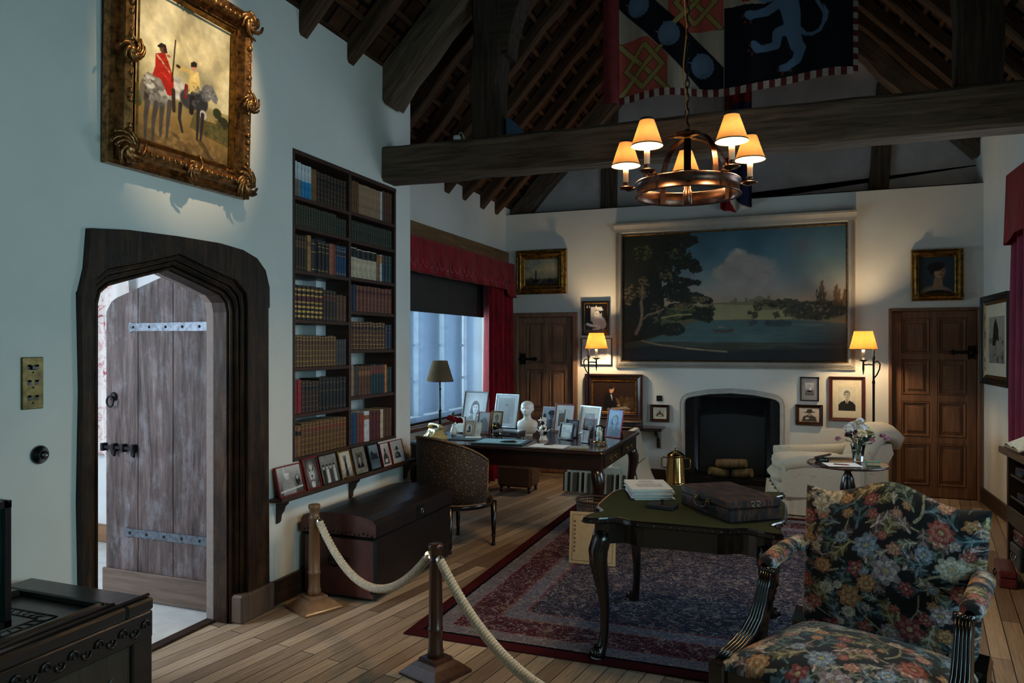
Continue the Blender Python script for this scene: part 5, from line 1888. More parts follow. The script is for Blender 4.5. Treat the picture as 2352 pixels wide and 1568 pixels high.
# (count, relative width, height share, colour, style, second colour, bright gold, words)
ROWS = {
    'L': [
        [(2, 1.05, .80, 'white', 'jacket', 'photo', 0, 'white-and-grey picture-jacketed'), (3, .85, .80, 'white', 'jacket', 'sky', 0, 'white and sky-blue jacketed'), (3, .5, .77, 'tan', 'lines', None, 0, 'tan leather'), (9, .95, .75, 'dkbrown', 'gilt5', 'black', 0, 'dark brown gilt-ruled')],
        [(18, .8, .86, 'olive', 'gilt5', 'green', 0, 'olive-green gilt-banded'), (4, .9, .74, 'green', 'few', None, 0, 'shorter green')],
        [(5, .75, .86, 'dkbrown', 'lines', 'brown', 0, 'dark brown'), (1, 1.2, .90, 'gold', 'lines', 'tan', 1, 'worn golden-brown'), (1, 1.8, .84, 'black', 'few', None, 1, 'thick black gold-titled'), (3, 1.1, .80, 'black', 'lines', None, 1, 'black gold-lined'), (1, 1.6, .82, 'salmon', 'few', 'russet', 0, 'thick salmon-brown'), (1, .7, .80, 'russet', 'few', None, 0, 'russet'), (4, .8, .80, 'blue', 'lines', 'navy', 1, 'dark blue')],
        [(7, 1.2, .74, 'dkbrown', 'bright', 'maroon', 1, 'dark brown brightly gilded'), (4, 1.0, .70, 'dkbrown', 'lines', 'maroon', 0, 'plain dark brown'), (3, 1.1, .62, 'brown', 'lines', None, 0, 'brown mottled')],
        [(14, 1, .71, 'walnut', 'gilt5', 'brown', 1, 'walnut-brown gilt-banded'), (4, .95, .64, 'grey', 'few', None, 0, 'grey cloth')],
        [(2, 1.1, .78, 'red', 'lines', None, 0, 'bright red'), (5, .95, .73, 'dkbrown', 'gilt5', 'black', 0, 'dark brown gilt-ruled'), (8, 1.05, .77, 'black', 'few', 'dkbrown', 0, 'black-brown')],
        [(2, 1.05, .78, 'tan', 'lines', 'black', 0, 'tan black-labelled'), (13, 1.05, .81, 'walnut', 'gilt5', 'russet', 1, 'golden-brown gilt-banded')],
    ],
    'R': [
        [(4, .85, .86, 'walnut', 'plain', None, 0, 'brown paper-covered'), (11, .75, .84, 'beige', 'plain', 'beige', 0, 'pale beige'), (1, .8, .84, 'white', 'plain', None, 0, 'white'), (4, 1.0, .88, 'brown', 'plain', None, 0, 'dull brown')],
        [(19, 1, .80, 'green', 'few', 'olive', 0, 'dark green')],
        [(2, 1.1, .86, 'cream', 'top', 'black', 0, 'cream black-labelled narrow'), (4, 1.5, .84, 'cream', 'top', 'black', 0, 'thick cream black-topped'), (1, 1.0, .82, 'tan', 'lines', None, 0, 'tan'), (1, .8, .84, 'white', 'top', 'orange', 0, 'white orange-labelled'), (3, 1.1, .84, 'teal', 'lines', None, 0, 'dark teal')],
        [(2, .9, .86, 'navy', 'plain', None, 0, 'navy-blue'), (10, 1.1, .86, 'russet', 'gilt5', 'maroon', 0, 'russet leather')],
        [(11, 1, .79, 'brown', 'gilt5', 'dkbrown', 1, 'brown gilt-banded'), (2, 1.1, .74, 'navy', 'lines', None, 0, 'blue-black')],
        [(2, .7, .69, 'beige', 'plain', None, 0, 'beige'), (2, .7, .68, 'grey', 'plain', None, 0, 'dark grey'), (4, 1.0, .67, 'brown', 'lines', 'tan', 0, 'brown leather'), (5, 1.0, .69, 'teal', 'top', 'russet', 0, 'dark teal russet-labelled'), (1, .8, .68, 'orange', 'plain', None, 0, 'orange'), (2, .9, .62, 'teal', 'few', None, 0, 'short teal')],
        [(2, 1.1, .69, 'blue', 'plain', None, 0, 'blue'), (2, .9, .64, 'russet', 'plain', None, 0, 'russet'), (1, .5, .64, 'red', 'plain', None, 0, 'thin bright red'), (1, 1.6, .69, 'white', 'plain', 'tan', 0, 'thick white'), (3, 1.2, .66, 'maroon', 'plain', None, 0, 'maroon'), (1, 1.0, .68, 'cream', 'plain', None, 0, 'cream'), (3, 1.0, .67, 'brown', 'plain', None, 0, 'brown')],
    ]}
rg = random.Random(11)
for bay in 'LR':
    zz = ZL if bay == 'L' else ZRt
    y0, y1 = (3.900, 4.511) if bay == 'L' else (4.547, 5.157)
    for r_, runs in enumerate(ROWS[bay]):
        zb, zt = zz[6 - r_] + (.0235 if r_ == 6 else .003), zz[7 - r_] - .028
        if r_ == 6:
            zb = .852 + .0225
        widths = [q[1] * rg.uniform(.94, 1.06) for q in runs for _ in range(q[0])]
        s_ = (y1 - y0 - .004) / sum(widths)
        y = y0
        k = 0
        for (n, wd, hf, col, sty, lab, gold, words) in runs:
            for _ in range(n):
                w_ = widths[k] * s_
                H_ = (zt - zb) * min(.98, hf * rg.uniform(.985, 1.015) * 1.04)
                book(y + w_ / 2, zb, w_ - .0012, H_, rg.uniform(.15, .165), col, sty, lab, gold,
                     '%s book, %s from left on %s shelf down in the %s bay' % (words, ORD[k], ORD[r_], 'left' if bay == 'L' else 'right'),
                     '%s books in the bookcase' % words)
                y += w_
                k += 1

# ================================================================== PHOTO LEDGE
sh = thing('wall_shelf', 'narrow bracketed wooden photo ledge under the bookcase', 'shelf', (-2.97, 4.52, .66), PI / 2)
MB().box(-.88, .88, -.10, 0, -.022, 0, .006).build('ledge', M_shelf, sh)
MB().box(-.88, .88, -.105, -.094, -.016, .012, .003).build('lip', M_shelf, sh)
for x in (-.80, .0, .80):
    MB().prism([(0, -.022), (-.085, -.022), (-.08, -.04), (-.06, -.055), (-.05, -.085), (-.03, -.11), (-.025, -.15), (-.01, -.165), (0, -.165)], x - .011, x + .011, 'yz').build('bracket', M_shelf, sh)
M_easel = plain('frame_back', (30, 26, 24), .7)
# centre along wall, width, height, art, frame, frame width, mount, label
LED = [(3.785, .25, .19, art_scene('man_dog', 44, 34), M_red, .008, 0, 'red-edged photo of a man in a cap with a dog, left end of the ledge'),
       (4.01, .155, .205, art_scene('lion', 32, 44), M_red, .008, 0, 'red-edged photo of a lion standing on the wall ledge'),
       (4.205, .21, .20, art_scene('group', 44, 42, seed=4), M_blackframe, .006, 0, 'black-edged group photo between the lion photo and the raised-hand photo'),
       (4.405, .155, .20, art_scene('hand', 30, 40, (1, .96, .9)), M_gilt, .012, 0, 'gilt-framed photo of a raised hand on the wall ledge'),
       (4.585, .18, .205, portrait(30, 34, (1, .98, .93), 70, 90, 40, 170, 30, .5, .4, .22, False, seed=6), M_blackframe, .008, .04, 'dark-framed small man portrait in wide grey-brown mount on the ledge'),
       (4.785, .155, .20, art_scene('house', 30, 40, (.8, .92, 1), 8), M_blackframe, .012, 0, 'dark blue-toned photo third from the right end of the wall ledge'),
       (4.945, .135, .185, art_scene('seated', 28, 38, seed=9), M_red, .006, .012, 'white-bordered photo second from the right end of the wall ledge'),
       (5.125, .20, .185, art_scene('hatman', 40, 36, (.86, .94, 1), 10), M_red, .006, .035, 'red-edged photo in pale mount at the right end of the wall ledge')]
for (y, w_, h_, art, mf, fw, mt, lb) in LED:
    picture('photo_frame', lb, 'photo', (-2.905, y, .662), PI / 2, w_, h_, art, mf, fw, d=.014, mount=mt, mmat=M_mountgrey if y > 4.7 else plain('taupe_mount', (120, 112, 100), .8), rx=R(-14), stand=None, group='photos on the wall ledge')

# ================================================================== TRUNK
M_trunkend = (lambda t: (t.bump(t.noise(t.coord(), 40, 4), .3, .004), t.set(t.ramp(t.noise(t.coord(), 5, 6, .7), [(.3, (56, 28, 24)), (.7, (104, 58, 50))]), .38, 0, .5, .1))[1])(NT('oxblood_leather'))
M_trunk = (lambda t: (t.bump(t.noise(t.coord(), 40, 4), .3, .004), t.set(t.ramp(t.noise(t.coord(), 5, 6, .7), [(.3, (15, 13, 14)), (.7, (36, 27, 26))]), .42, 0, .3, .1))[1])(NT('black_leather'))
tk = thing('trunk', 'large dark leather travelling trunk under the photo ledge', 'trunk', (-2.652, 4.49, 0))
# local x across the trunk (towards the room), y along the wall
mb = MB()
mb.box(-.27, .27, -.575, .505, .012, .405, .018)
o = mb.build('body', [M_trunk, M_trunkend], tk)
for p_ in o.data.polygons:
    if p_.normal.y < -.9:
        p_.material_index = 1
mb = MB()
pts = [(.277, .412), (.277, .49)] + [(.277 * math.cos(a * PI / 8), .49 + .055 * math.sin(a * PI / 8) ** .8) for a in range(1, 8)] + [(-.277, .49), (-.277, .412)]
mb.prism(pts, -.585, .505, 'xz')
o = mb.build('lid', [M_trunk, M_trunkend], tk)
for p_ in o.data.polygons:
    if p_.normal.y < -.9:
        p_.material_index = 1
for k in range(17):
    MB().ball((-.25 + .5 * k / 16, -.586, .425 + .006 * math.sin(k * 1.9)), .0075, 8, sy=.6).build('stud', M_iron, tk)
mb = MB()
for q in (-1, 1):
    mb.ball((q * .06, -.582, .255), .018, 8, sy=.6)
mb.tube([(-.06, -.59, .255), (-.05, -.615, .235), (0, -.622, .225), (.05, -.615, .235), (.06, -.59, .255)], .008, 8)
mb.build('handle', M_iron, tk)
MB().box(.276, .284, -.05, .05, .42, .50, .003).build('lock_plate', M_iron, tk)
MB(Matrix.Translation((.285, 0, .46))).tube([(.006, .016 * math.cos(a * PI / 6), .02 * math.sin(a * PI / 6)) for a in range(12)], .003, 5, closed=True).build('lock_ring', M_silver, tk)
for q in (-1, 1):
    MB().box(.235, .275, q * .53 - .035 - .02, q * .53 - .035 + .02, .06, .11, .004).build('corner_iron', M_iron, tk)

# ================================================================== ROPE POSTS
M_postlight = wood('light_oak_post', (104, 74, 50), (146, 108, 76), 'z', 2.2, .4, .1, coat=.2)
M_postdark = wood('mahogany_post', (44, 22, 16), (84, 46, 32), 'z', 2.2, .28, .05, coat=.4)
M_rope = plain('cotton_rope', (206, 192, 168), .85, var=.18, scale=120, bump=.3)
POST = [(0.040, .0), (.040, .035), (.036, .045), (.034, .09), (.034, .145), (.0375, .15), (.0375, .162), (.034, .168), (.0335, .3), (.030, .53), (.033, .535), (.033, .545), (.0285, .55), (.029, .595), (.0355, .605), (.0365, .625), (.033, .632), (.001, .633)]


def stanchion(label, x, y, rz, m):
    t_ = thing('rope_post', label, 'post', (x, y, 0), rz, 'rope barrier posts')
    b = MB()
    vs = []
    for (r_, z) in ((.125, 0), (.125, .012), (.118, .02), (.085, .05), (.065, .066), (.06, .068), (.056, .082), (.05, .085)):
        vs += [(-r_, -r_, z), (r_, -r_, z), (r_, r_, z), (-r_, r_, z)]
    fs = [(0, 3, 2, 1)] + [(i * 4 + k, i * 4 + (k + 1) % 4, i * 4 + 4 + (k + 1) % 4, i * 4 + 4 + k) for i in range(7) for k in range(4)] + [(28, 29, 30, 31)]
    b.add(vs, fs)
    b.build('base', m, t_)
    MB(Matrix.Translation((0, 0, .083)) @ Matrix.Scale(.868, 4, (0, 0, 1))).lathe(POST, 24).build('shaft', m, t_)
    mb = MB()
    mb.ball((.034, 0, .555), .009, 8)
    mb.tube([(.045 + .013 * math.cos(a * PI / 6), 0, .545 + .013 * math.sin(a * PI / 6)) for a in range(12)], .003, 6, closed=True)
    mb.build('hook', M_brass, t_)
    return t_


stanchion('light oak rope barrier post in front of the leather trunk', -2.70, 3.73, R(-25), M_postlight)
stanchion('dark mahogany rope barrier post at the corner of the rug', -1.61, 3.20, R(-20), M_postdark)
stanchion('mahogany rope barrier post in front of the card table, nearest the viewer', -.30, 2.04, R(-38), M_postdark)


def rope(label, a, b, sag, n=420, r_=.0115, turns=20, lowest=.5):
    a, b = Vector(a), Vector(b)
    P = []
    for i in range(n + 1):
        u = i / n
        p = a.lerp(b, u)
        p.z -= sag * 4 * u * (1 - u)
        P.append(p)
    mb = MB()
    for s_ in range(3):
        pts = []
        for i, p in enumerate(P):
            T = (P[min(n, i + 1)] - P[max(0, i - 1)]).normalized()
            u = Vector((0, 0, 1))
            u = (u - T * u.dot(T)).normalized()
            w_ = T.cross(u)
            an = 2 * PI * (turns * i / n + s_ / 3)
            pts.append(p + (u * math.cos(an) + w_ * math.sin(an)) * r_ * 1.02)
        mb.tube(pts, r_, 8)
    for e, q in ((P[0], P[4]), (P[-1], P[-5])):
        mb.tube([e, e.lerp(q, .5), q], r_ * 2.05, 10, mi=1)
    o = mb.build('barrier_rope', [M_rope, M_silver], None, recalc=False)
    return tag(o, label, 'rope', 'ropes of the barrier')


rope('thick twisted cotton rope hanging between the two posts by the trunk', (-2.652, 3.712, .54), (-1.655, 3.22, .565), .275)
rope('thick twisted cotton rope running from the dark post toward the viewer', (-1.575, 3.175, .565), (-.33, 2.065, .56), .215, turns=28)

# ================================================================== RUG
t = NT('persian_rug')
tc = t.n('ShaderNodeTexCoord')
sp_ = t.n('ShaderNodeSeparateXYZ')
t.l(tc.outputs['Object'], sp_.inputs[0])
HX, HY = 1.45, 1.82
ex = t.math('SUBTRACT', HX, t.math('ABSOLUTE', sp_.outputs[0]))
ey = t.math('SUBTRACT', HY, t.math('ABSOLUTE', sp_.outputs[1]))
e = t.math('MINIMUM', ex, ey)
base = t.ramp(e, [(0, (72, 30, 34)), (.075, (18, 18, 26)), (.095, (124, 120, 130)), (.20, (110, 42, 48)), (.215, (84, 48, 58)), (.40, (132, 76, 68)), (.415, (110, 112, 128)), (.53, (120, 54, 56)), (.545, (60, 62, 78))], 'CONSTANT')
inner_ = t.math('GREATER_THAN', e, .095)
vv = t.coord((1, 1, 1))
wob = t.n('ShaderNodeTexNoise')
wob.inputs['Scale'].default_value = 26
wob.inputs['Detail'].default_value = 3
t.l(vv, wob.inputs['Vector'])
wv = t.n('ShaderNodeVectorMath', operation='MULTIPLY_ADD')
t.l(wob.outputs['Color'], wv.inputs[0])
wv.inputs[1].default_value = (.06, .06, 0)
t.l(vv, wv.inputs[2])


def voro(scale, feat):
    nd = t.n('ShaderNodeTexVoronoi', feature=feat)
    nd.inputs['Scale'].default_value = scale
    t.l(wv.outputs[0], nd.inputs['Vector'])
    return nd


ve = voro(52, 'DISTANCE_TO_EDGE')
vc = voro(52, 'F1')
vb = voro(7.5, 'F1')
arab = t.n('ShaderNodeTexNoise')
arab.inputs['Scale'].default_value = 13
arab.inputs['Detail'].default_value = 3
arab.inputs['Distortion'].default_value = 1.4
t.l(vv, arab.inputs['Vector'])
line = t.ramp(t.math('ABSOLUTE', t.math('SUBTRACT', arab.outputs['Fac'], .5)), [(.012, (255, 255, 255)), (.026, (0, 0, 0))])
crack = t.ramp(ve.outputs['Distance'], [(.06, (255, 255, 255)), (.16, (0, 0, 0))])
dot = t.ramp(vc.outputs['Distance'], [(.22, (255, 255, 255)), (.30, (0, 0, 0))])
flower = t.ramp(vb.outputs['Distance'], [(.0, (255, 255, 255)), (.16, (255, 255, 255)), (.2, (0, 0, 0)), (.27, (0, 0, 0)), (.3, (190, 190, 190)), (.34, (0, 0, 0))])
huec = t.ramp(vc.outputs['Color'], [(0, (128, 116, 114)), (.3, (112, 52, 50)), (.5, (74, 90, 112)), (.75, (132, 118, 104)), (1, (88, 94, 104))], 'CONSTANT')
c = base
c = t.mix(t.math('MULTIPLY', crack, t.math('MULTIPLY', inner_, .4)), c, (30, 30, 42))
c = t.mix(t.math('MULTIPLY', dot, t.math('MULTIPLY', inner_, .9)), c, huec)
c = t.mix(t.math('MULTIPLY', line, t.math('MULTIPLY', inner_, .5)), c, (178, 168, 164))
c = t.mix(t.math('MULTIPLY', flower, t.math('MULTIPLY', inner_, .5)), c, (150, 138, 130))
c = t.mix(.35, c, t.ramp(t.noise(vv, 3, 4), [(.35, (150, 150, 155)), (.7, (255, 255, 255))]), 'MULTIPLY')
t.bump(t.noise(vv, 300, 2), .4, .003)
M_rug = t.set(c, 1.0, 0, .0, 0, 0)
o = MB().box(-HX, HX, -HY, HY, 0, .010, .003).build('rug', M_rug)
o.location = (-.545, 5.385, 0.0005)
tag(o, 'large faded blue and red oriental rug under the card table', 'rug')

# ================================================================== FURNITURE
def rrect(w, d, r, n=5):
    pts = []
    for (sx, sy, a0) in ((1, 1, 0), (-1, 1, 90), (-1, -1, 180), (1, -1, 270)):
        for k in range(n + 1):
            a = R(a0 + 90 * k / n)
            pts.append((sx * (w / 2 - r) + r * math.cos(a), sy * (d / 2 - r) + r * math.sin(a)))
    return pts


def cabriole(h, dx, dy, sc_=1.0, paw=True):
    """leg from the floor to height h; dx, dy = unit direction in which the knee swells"""
    K = [(1.0, .0, .040), (.93, .012, .042), (.85, .028, .043), (.77, .027, .040), (.66, .014, .033), (.52, .0, .026), (.36, -.010, .021), (.2, -.008, .0185), (.12, .0, .02), (.08, .006, .023), (.045, .02, .030), (.02, .03, .034), (.008, .032, .031)]
    pts = [(dx * o * sc_, dy * o * sc_, h * f) for f, o, r_ in K]
    mb = MB()
    sq = [(math.cos(2 * PI * k / 12) * (1 + .12 * abs(math.sin(4 * PI * k / 12))), math.sin(2 * PI * k / 12) * (1 + .12 * abs(math.sin(4 * PI * k / 12)))) for k in range(12)]
    mb.tube(pts, [r_ * sc_ for f, o, r_ in K], section=sq, up=(dx, dy, 0))
    if paw:
        for k in range(4):
            a = math.atan2(dy, dx) + R(-48 + 32 * k)
            c = (dx * .03 * sc_ + .022 * sc_ * math.cos(a), dy * .03 * sc_ + .022 * sc_ * math.sin(a))
            mb.tube([(c[0] * .6, c[1] * .6, .05 * sc_), (c[0] + .006 * math.cos(a), c[1] + .006 * math.sin(a), .03 * sc_), (c[0] + .014 * math.cos(a), c[1] + .014 * math.sin(a), .0125)], [.011 * sc_, .012 * sc_, .010 * sc_], 6)
    return mb


def knee_carving(mb, h, dx, dy, seed=1):
    rg = random.Random(seed)
    ux, uy = -dy, dx
    for k in range(7):
        f = .92 - .055 * k
        for q in (-1, 0, 1):
            o = .052 - abs(f - .83) * .16
            p = [(dx * (o + .012) + ux * q * .02 * (1 - .08 * k), dy * (o + .012) + uy * q * .02 * (1 - .08 * k), h * f),
                 (dx * (o + .014) + ux * q * .026 * (1 - .1 * k), dy * (o + .014) + uy * q * .026 * (1 - .1 * k), h * (f - .05)),
                 (dx * (o - .002) + ux * q * .012, dy * (o - .002) + uy * q * .012, h * (f - .10))]
            mb.tube(p, [.005, .009 * (1 - .06 * k), .003], 6)
    return mb


# ------------------------------------------------------------------ card table
ct = thing('card_table', 'dark serpentine card table with green baize top standing on the rug', 'table', (-.495, 4.085, .0105))
HXc, HYc = .475, .515


def serp(k=0.0):
    pts = []
    for side in range(4):
        for i in range(24):
            t_ = -1 + 2 * i / 24
            ins = .055 * math.exp(-((abs(t_) - .66) / .13) ** 2) + .012 * math.cos(t_ * PI / 2) ** 2 * (1 if side in (0, 2) else -1)
            ins += k
            lx = HXc if side in (0, 2) else HYc
            ly = HYc if side in (0, 2) else HXc
            tt = max(-1, min(1, t_)) * (lx - k)
            p = [(tt, -(ly - ins)), ((ly - ins), tt), (-tt, (ly - ins)), (-(ly - ins), -tt)][side]
            pts.append(p)
    return pts


o_ = serp(0)
i_ = serp(.014)
n = len(o_)
mb = MB()
lv = [(serp(.012), .690), (o_, .697), (o_, .716), (serp(.005), .722), (i_, .7225), (i_, .7195)]
vs = [(p[0], p[1], z) for pp, z in lv for p in pp]
fs = [(l * n + k, l * n + (k + 1) % n, (l + 1) * n + (k + 1) % n, (l + 1) * n + k) for l in range(5) for k in range(n)]
fs += [tuple(range(n))[::-1]]
mb.add(vs, fs)
mb.build('table_top', M_ebony, ct)
mb = MB()
for k, p in enumerate(o_):
    if k % 1 == 0:
        mb.ball((p[0], p[1], .704), .0075, 6, sz=.8)
mb.build('carved_edge', M_ebony, ct)['kind'] = 'stuff'
MB().prism(i_, .7185, .7205, 'xy').build('green_baize', plain('green_baize', (62, 68, 52), 1.0, var=.1, scale=120, spec=.0), ct)
MB().prism(serp(.05), .585, .692, 'xy').build('apron', M_ebony, ct)
for sx in (-1, 1):
    for sy in (-1, 1):
        d_ = 1 / math.sqrt(2)
        lg = cabriole(.64, sx * d_, sy * d_, 1.05)
        lg.M = Matrix.Identity(4)
        o = lg.build('leg', M_ebony, ct)
        o.location = (sx * (HXc - .085), sy * (HYc - .085), 0)
        if sy < 0:
            kn = knee_carving(MB(), .62, sx * d_, sy * d_, 3).build('knee_carving', M_ebony, o)
            kn['kind'] = 'stuff'
        MB().lathe([(.03, 0), (.032, .003), (.03, .006)], 14, (sx * .026, sy * .026, .0005)).build('foot_pad', M_mountgrey, o)
# things lying on the card table
zt = .7315
ps = random.Random(5)
for k in range(9):
    nx, ny = .115, .15
    mb = MB().box(-nx + ps.uniform(-.004, .004), nx + ps.uniform(-.004, .004), -ny, ny + ps.uniform(-.004, .004), 0, .006 if k else .006, .0012)
    a_top = k == 8
    o = mb.build('typed_booklet', M_paper)
    o.location = (-.76 + ps.uniform(-.006, .006), 4.25 + ps.uniform(-.006, .006), zt + .0068 * k)
    o.rotation_euler = (0, 0, R(20) + ps.uniform(-.05, .05))
    tag(o, 'typed booklet on top of the paper stack on the card table' if a_top else 'white paper booklet, %s from the bottom of the stack on the card table' % ORD[k], 'booklet', 'stack of booklets on the card table')
    if a_top:
        tx = MB()
        for r_ in range(9):
            yy = .10 - .022 * r_ if r_ < 3 else .085 - .02 * r_
            w_ = ps.uniform(.03, .06) if r_ < 4 else .075
            tx.box(-w_, w_, yy - .002, yy + .002, .0061, .0065)
        tx.build('typed_lines', plain('type_ink', (96, 92, 90), .9), o)['kind'] = 'stuff'
pb = thing('press_block', 'flat black blotter block with a small knob beside the paper stack', 'paperweight', (-.628, 3.925, zt), R(-12))
MB().box(-.075, .075, -.045, .045, 0, .022, .003).build('block', plain('black_slate', (34, 35, 38), .45, var=.2), pb)
MB().lathe([(.012, .022), (.006, .028), (.004, .034), (.011, .038), (.012, .044), (.001, .048)], 12).build('knob', M_iron, pb)
# despatch case
a_ = math.atan2(.38, -.281)
cx_, cy_ = -.272 + (-.281 + .245) / 2, 3.70 + (.38 + .18) / 2
cs = thing('briefcase', 'worn black leather despatch case numbered 22 on the card table', 'case', (cx_, cy_, zt), R(-53.5))
M_case = (lambda t: (t.bump(t.noise(t.coord(), 60, 4), .25, .003), t.set(t.ramp(t.noise(t.coord((4, 26, 4)), 2.5, 6, .7), [(.34, (20, 20, 26)), (.50, (42, 36, 40)), (.62, (116, 72, 54))]), .42, 0, .5, .1))[1])(NT('scuffed_case_leather'))
hw, hd = .235, .15
MB().box(-hw, hw, -hd, hd, .0, .062, .006).build('body', M_case, cs)
MB().box(-hw - .002, hw + .002, -hd - .002, hd + .002, .064, .108, .008).build('lid', M_case, cs)
for x in (-.055, .055):
    mb = MB()
    mb.box(x - .014, x + .014, -hd - .009, -hd - .001, .055, .085, .003)
    mb.ball((x, -hd - .011, .07), .008, 8)
    mb.build('lock', M_brass, cs)
MB().tube([(-.055, -hd - .012, .06), (-.05, -hd - .02, .045), (-.03, -hd - .022, .038), (.03, -hd - .022, .038), (.05, -hd - .02, .045), (.055, -hd - .012, .06)], .0065, 8).build('handle', plain('case_handle', (62, 42, 34), .4), cs)
mb = MB()
D2 = [[(0, .9), (.25, 1), (.5, .9), (.5, .65), (0, 0), (.55, 0)]]
for k in range(2):
    y0 = -.028 + k * .032
    mb.tube([(hw + .0035, y0 + .022 * (p[0] / .55), .074 + .026 * p[1]) for p in ((0, .8), (.1, .96), (.28, 1), (.46, .95), (.53, .78), (.48, .55), (.2, .25), (0, .02), (.56, .02))], .0022, 5)
mb.build('painted_number', plain('white_number', (196, 186, 160), .6), cs)

# ------------------------------------------------------------------ partners' desk
dk = thing('writing_desk', 'large dark mahogany writing desk covered with framed photos by the window', 'desk', (-2.21, 6.30, .0105))
DX, DY = .87, .745
pts = rrect(2 * DX, 2 * DY, .03)
mb = MB()
n = len(pts)
sc2 = lambda k: [(p[0] * (DX - k) / DX, p[1] * (DY - k) / DY) for p in pts]
lv = [(sc2(.012), .725), (sc2(.002), .731), (sc2(0), .742), (sc2(.004), .752), (sc2(.014), .7585), (sc2(.02), .76)]
mb.add([(p[0], p[1], z) for pp, z in lv for p in pp], [(l * n + k, l * n + (k + 1) % n, (l + 1) * n + (k + 1) % n, (l + 1) * n + k) for l in range(5) for k in range(n)] + [tuple(range(n))[::-1], tuple(5 * n + k for k in range(n))])
mb.build('desk_top', M_mahog, dk)
MB().box(-DX + .03, DX - .03, -DY + .03, DY - .03, .60, .726, .004).build('apron', M_mahog, dk)
for k in range(2):
    yc = -.33 + .66 * k
    dr = MB().box(DX - .03, DX - .022, yc - .29, yc + .29, .615, .712, .003).build('drawer', M_mahog, dk)
    for q in (-1, 1):
        mb = MB()
        y_ = yc + q * .09
        mb.ball((DX - .018, y_ - .032, .668), .007, 8)
        mb.ball((DX - .018, y_ + .032, .668), .007, 8)
        mb.prism([(y_ - .045, .668), (y_ - .02, .684), (y_ + .02, .684), (y_ + .045, .668), (y_ + .02, .652), (y_ - .02, .652)], DX - .0225, DX - .020, 'yz')
        mb.tube([(DX - .012, y_ - .032, .667), (DX - .006, y_ - .026, .65), (DX - .005, y_, .644), (DX - .006, y_ + .026, .65), (DX - .012, y_ + .032, .667)], .003, 6)
        mb.build('drawer_handle', M_brass, dr)
for sx in (-1, 1):
    for sy in (-1, 1):
        o = cabriole(.61, sx * .707, sy * .707, 1.1).build('leg', M_mahog, dk)
        o.location = (sx * (DX - .075), sy * (DY - .075), 0 if sx > 0 else -.0105)
        if sx > 0 and sy < 0:
            knee_carving(MB(), .60, sx * .707, sy * .707, 4).build('knee_carving', M_mahog, o)['kind'] = 'stuff'

# ------------------------------------------------------------------ tub chair at the desk
tcx = thing('tub_chair', 'tub-shaped desk chair in brown studded-dot fabric with its back to us', 'chair', (-2.49, 5.335, 0), R(-26))
M_dots = NT('dotted_brown_fabric')
v = M_dots.coord()
vo = M_dots.n('ShaderNodeTexVoronoi')
vo.inputs['Scale'].default_value = 62
M_dots.l(v, vo.inputs['Vector'])
dt = M_dots.ramp(vo.outputs['Distance'], [(.16, (150, 118, 76)), (.27, (48, 33, 24))])
M_dots.bump(vo.outputs['Distance'], -.3, .004)
M_dots = M_dots.set(dt, .7, 0, .3, 0, .1)
# local: chair faces +y, back towards -y
rO, rI = .325, .265
angs = [R(180 + 28 - 0 + (124 + 0) * k / 40 * 1.0) for k in range(41)]


def tub(u, outer_):
    a = R(172 + 196 * u)
    r_ = rO if outer_ else rI
    h_ = .89 - .18 * (abs(u - .5) / .5) ** 2.2
    return r_ * math.cos(a), r_ * 1.02 * math.sin(a), h_


mb = MB()
N = 49
ring = []
vs = []
for i in range(N):
    u = i / (N - 1)
    xo, yo, h_ = tub(u, True)
    xi, yi, _ = tub(u, False)
    fl = .93
    vs += [(xo * fl, yo * fl, .37), (xo * .98, yo * .98, .5), (xo, yo, h_ - .02), (xo * .97, yo * .97, h_), (xi * 1.03, yi * 1.03, h_), (xi, yi, h_ - .02), (xi, yi, .37)]
m = 7
fs = [(i * m + k, i * m + (k + 1) % m, (i + 1) * m + (k + 1) % m, (i + 1) * m + k) for i in range(N - 1) for k in range(m)]
fs += [tuple(range(m))[::-1], tuple((N - 1) * m + k for k in range(m))]
mb.add(vs, fs, smooth=True)
mb.build('tub_back', M_dots, tcx)
mb = MB()
mb.tube([tub(i / 48, True)[:2] + (tub(i / 48, True)[2] - .002,) for i in range(49)], .008, 6)
mb.tube([(tub(i / 48, True)[0] * .93, tub(i / 48, True)[1] * .93, .372) for i in range(49)], .007, 6)
for e in (0, 1):
    x, y, h_ = tub(e, True)
    mb.tube([(x * .93, y * .93, .37), (x * .98, y * .98, .5), (x, y, h_ - .01)], .007, 6)
mb.build('gimp_braid', plain('tan_gimp', (122, 92, 62), .7), tcx)
MB().lathe([(.001, .37), (.22, .37), (.258, .39), (.262, .42), (.235, .45), (.001, .46)], 28).build('seat', M_dots, tcx)
mb = MB()
mb.lathe([(.20, .328), (.282, .328), (.288, .34), (.287, .37), (.20, .37), (.20, .328)], 36, cap=False)
mb.build('seat_rail', M_ebony, tcx)
for (x, y) in ((-.225, .19), (.225, .19), (-.18, -.22), (.18, -.22)):
    mb = MB()
    mb.tube([(x, y, .36), (x * 1.0, y * 1.0, .1), (x, y, .03)], [.026, .016, .012], 8)
    mb.lathe([(.011, .0), (.017, .006), (.017, .02), (.011, .03)], 8, (x, y, 0))
    mb.lathe([(.012, .07), (.018, .076), (.018, .085), (.012, .092)], 8, (x, y, 0))
    mb.build('leg', M_ebony, tcx)

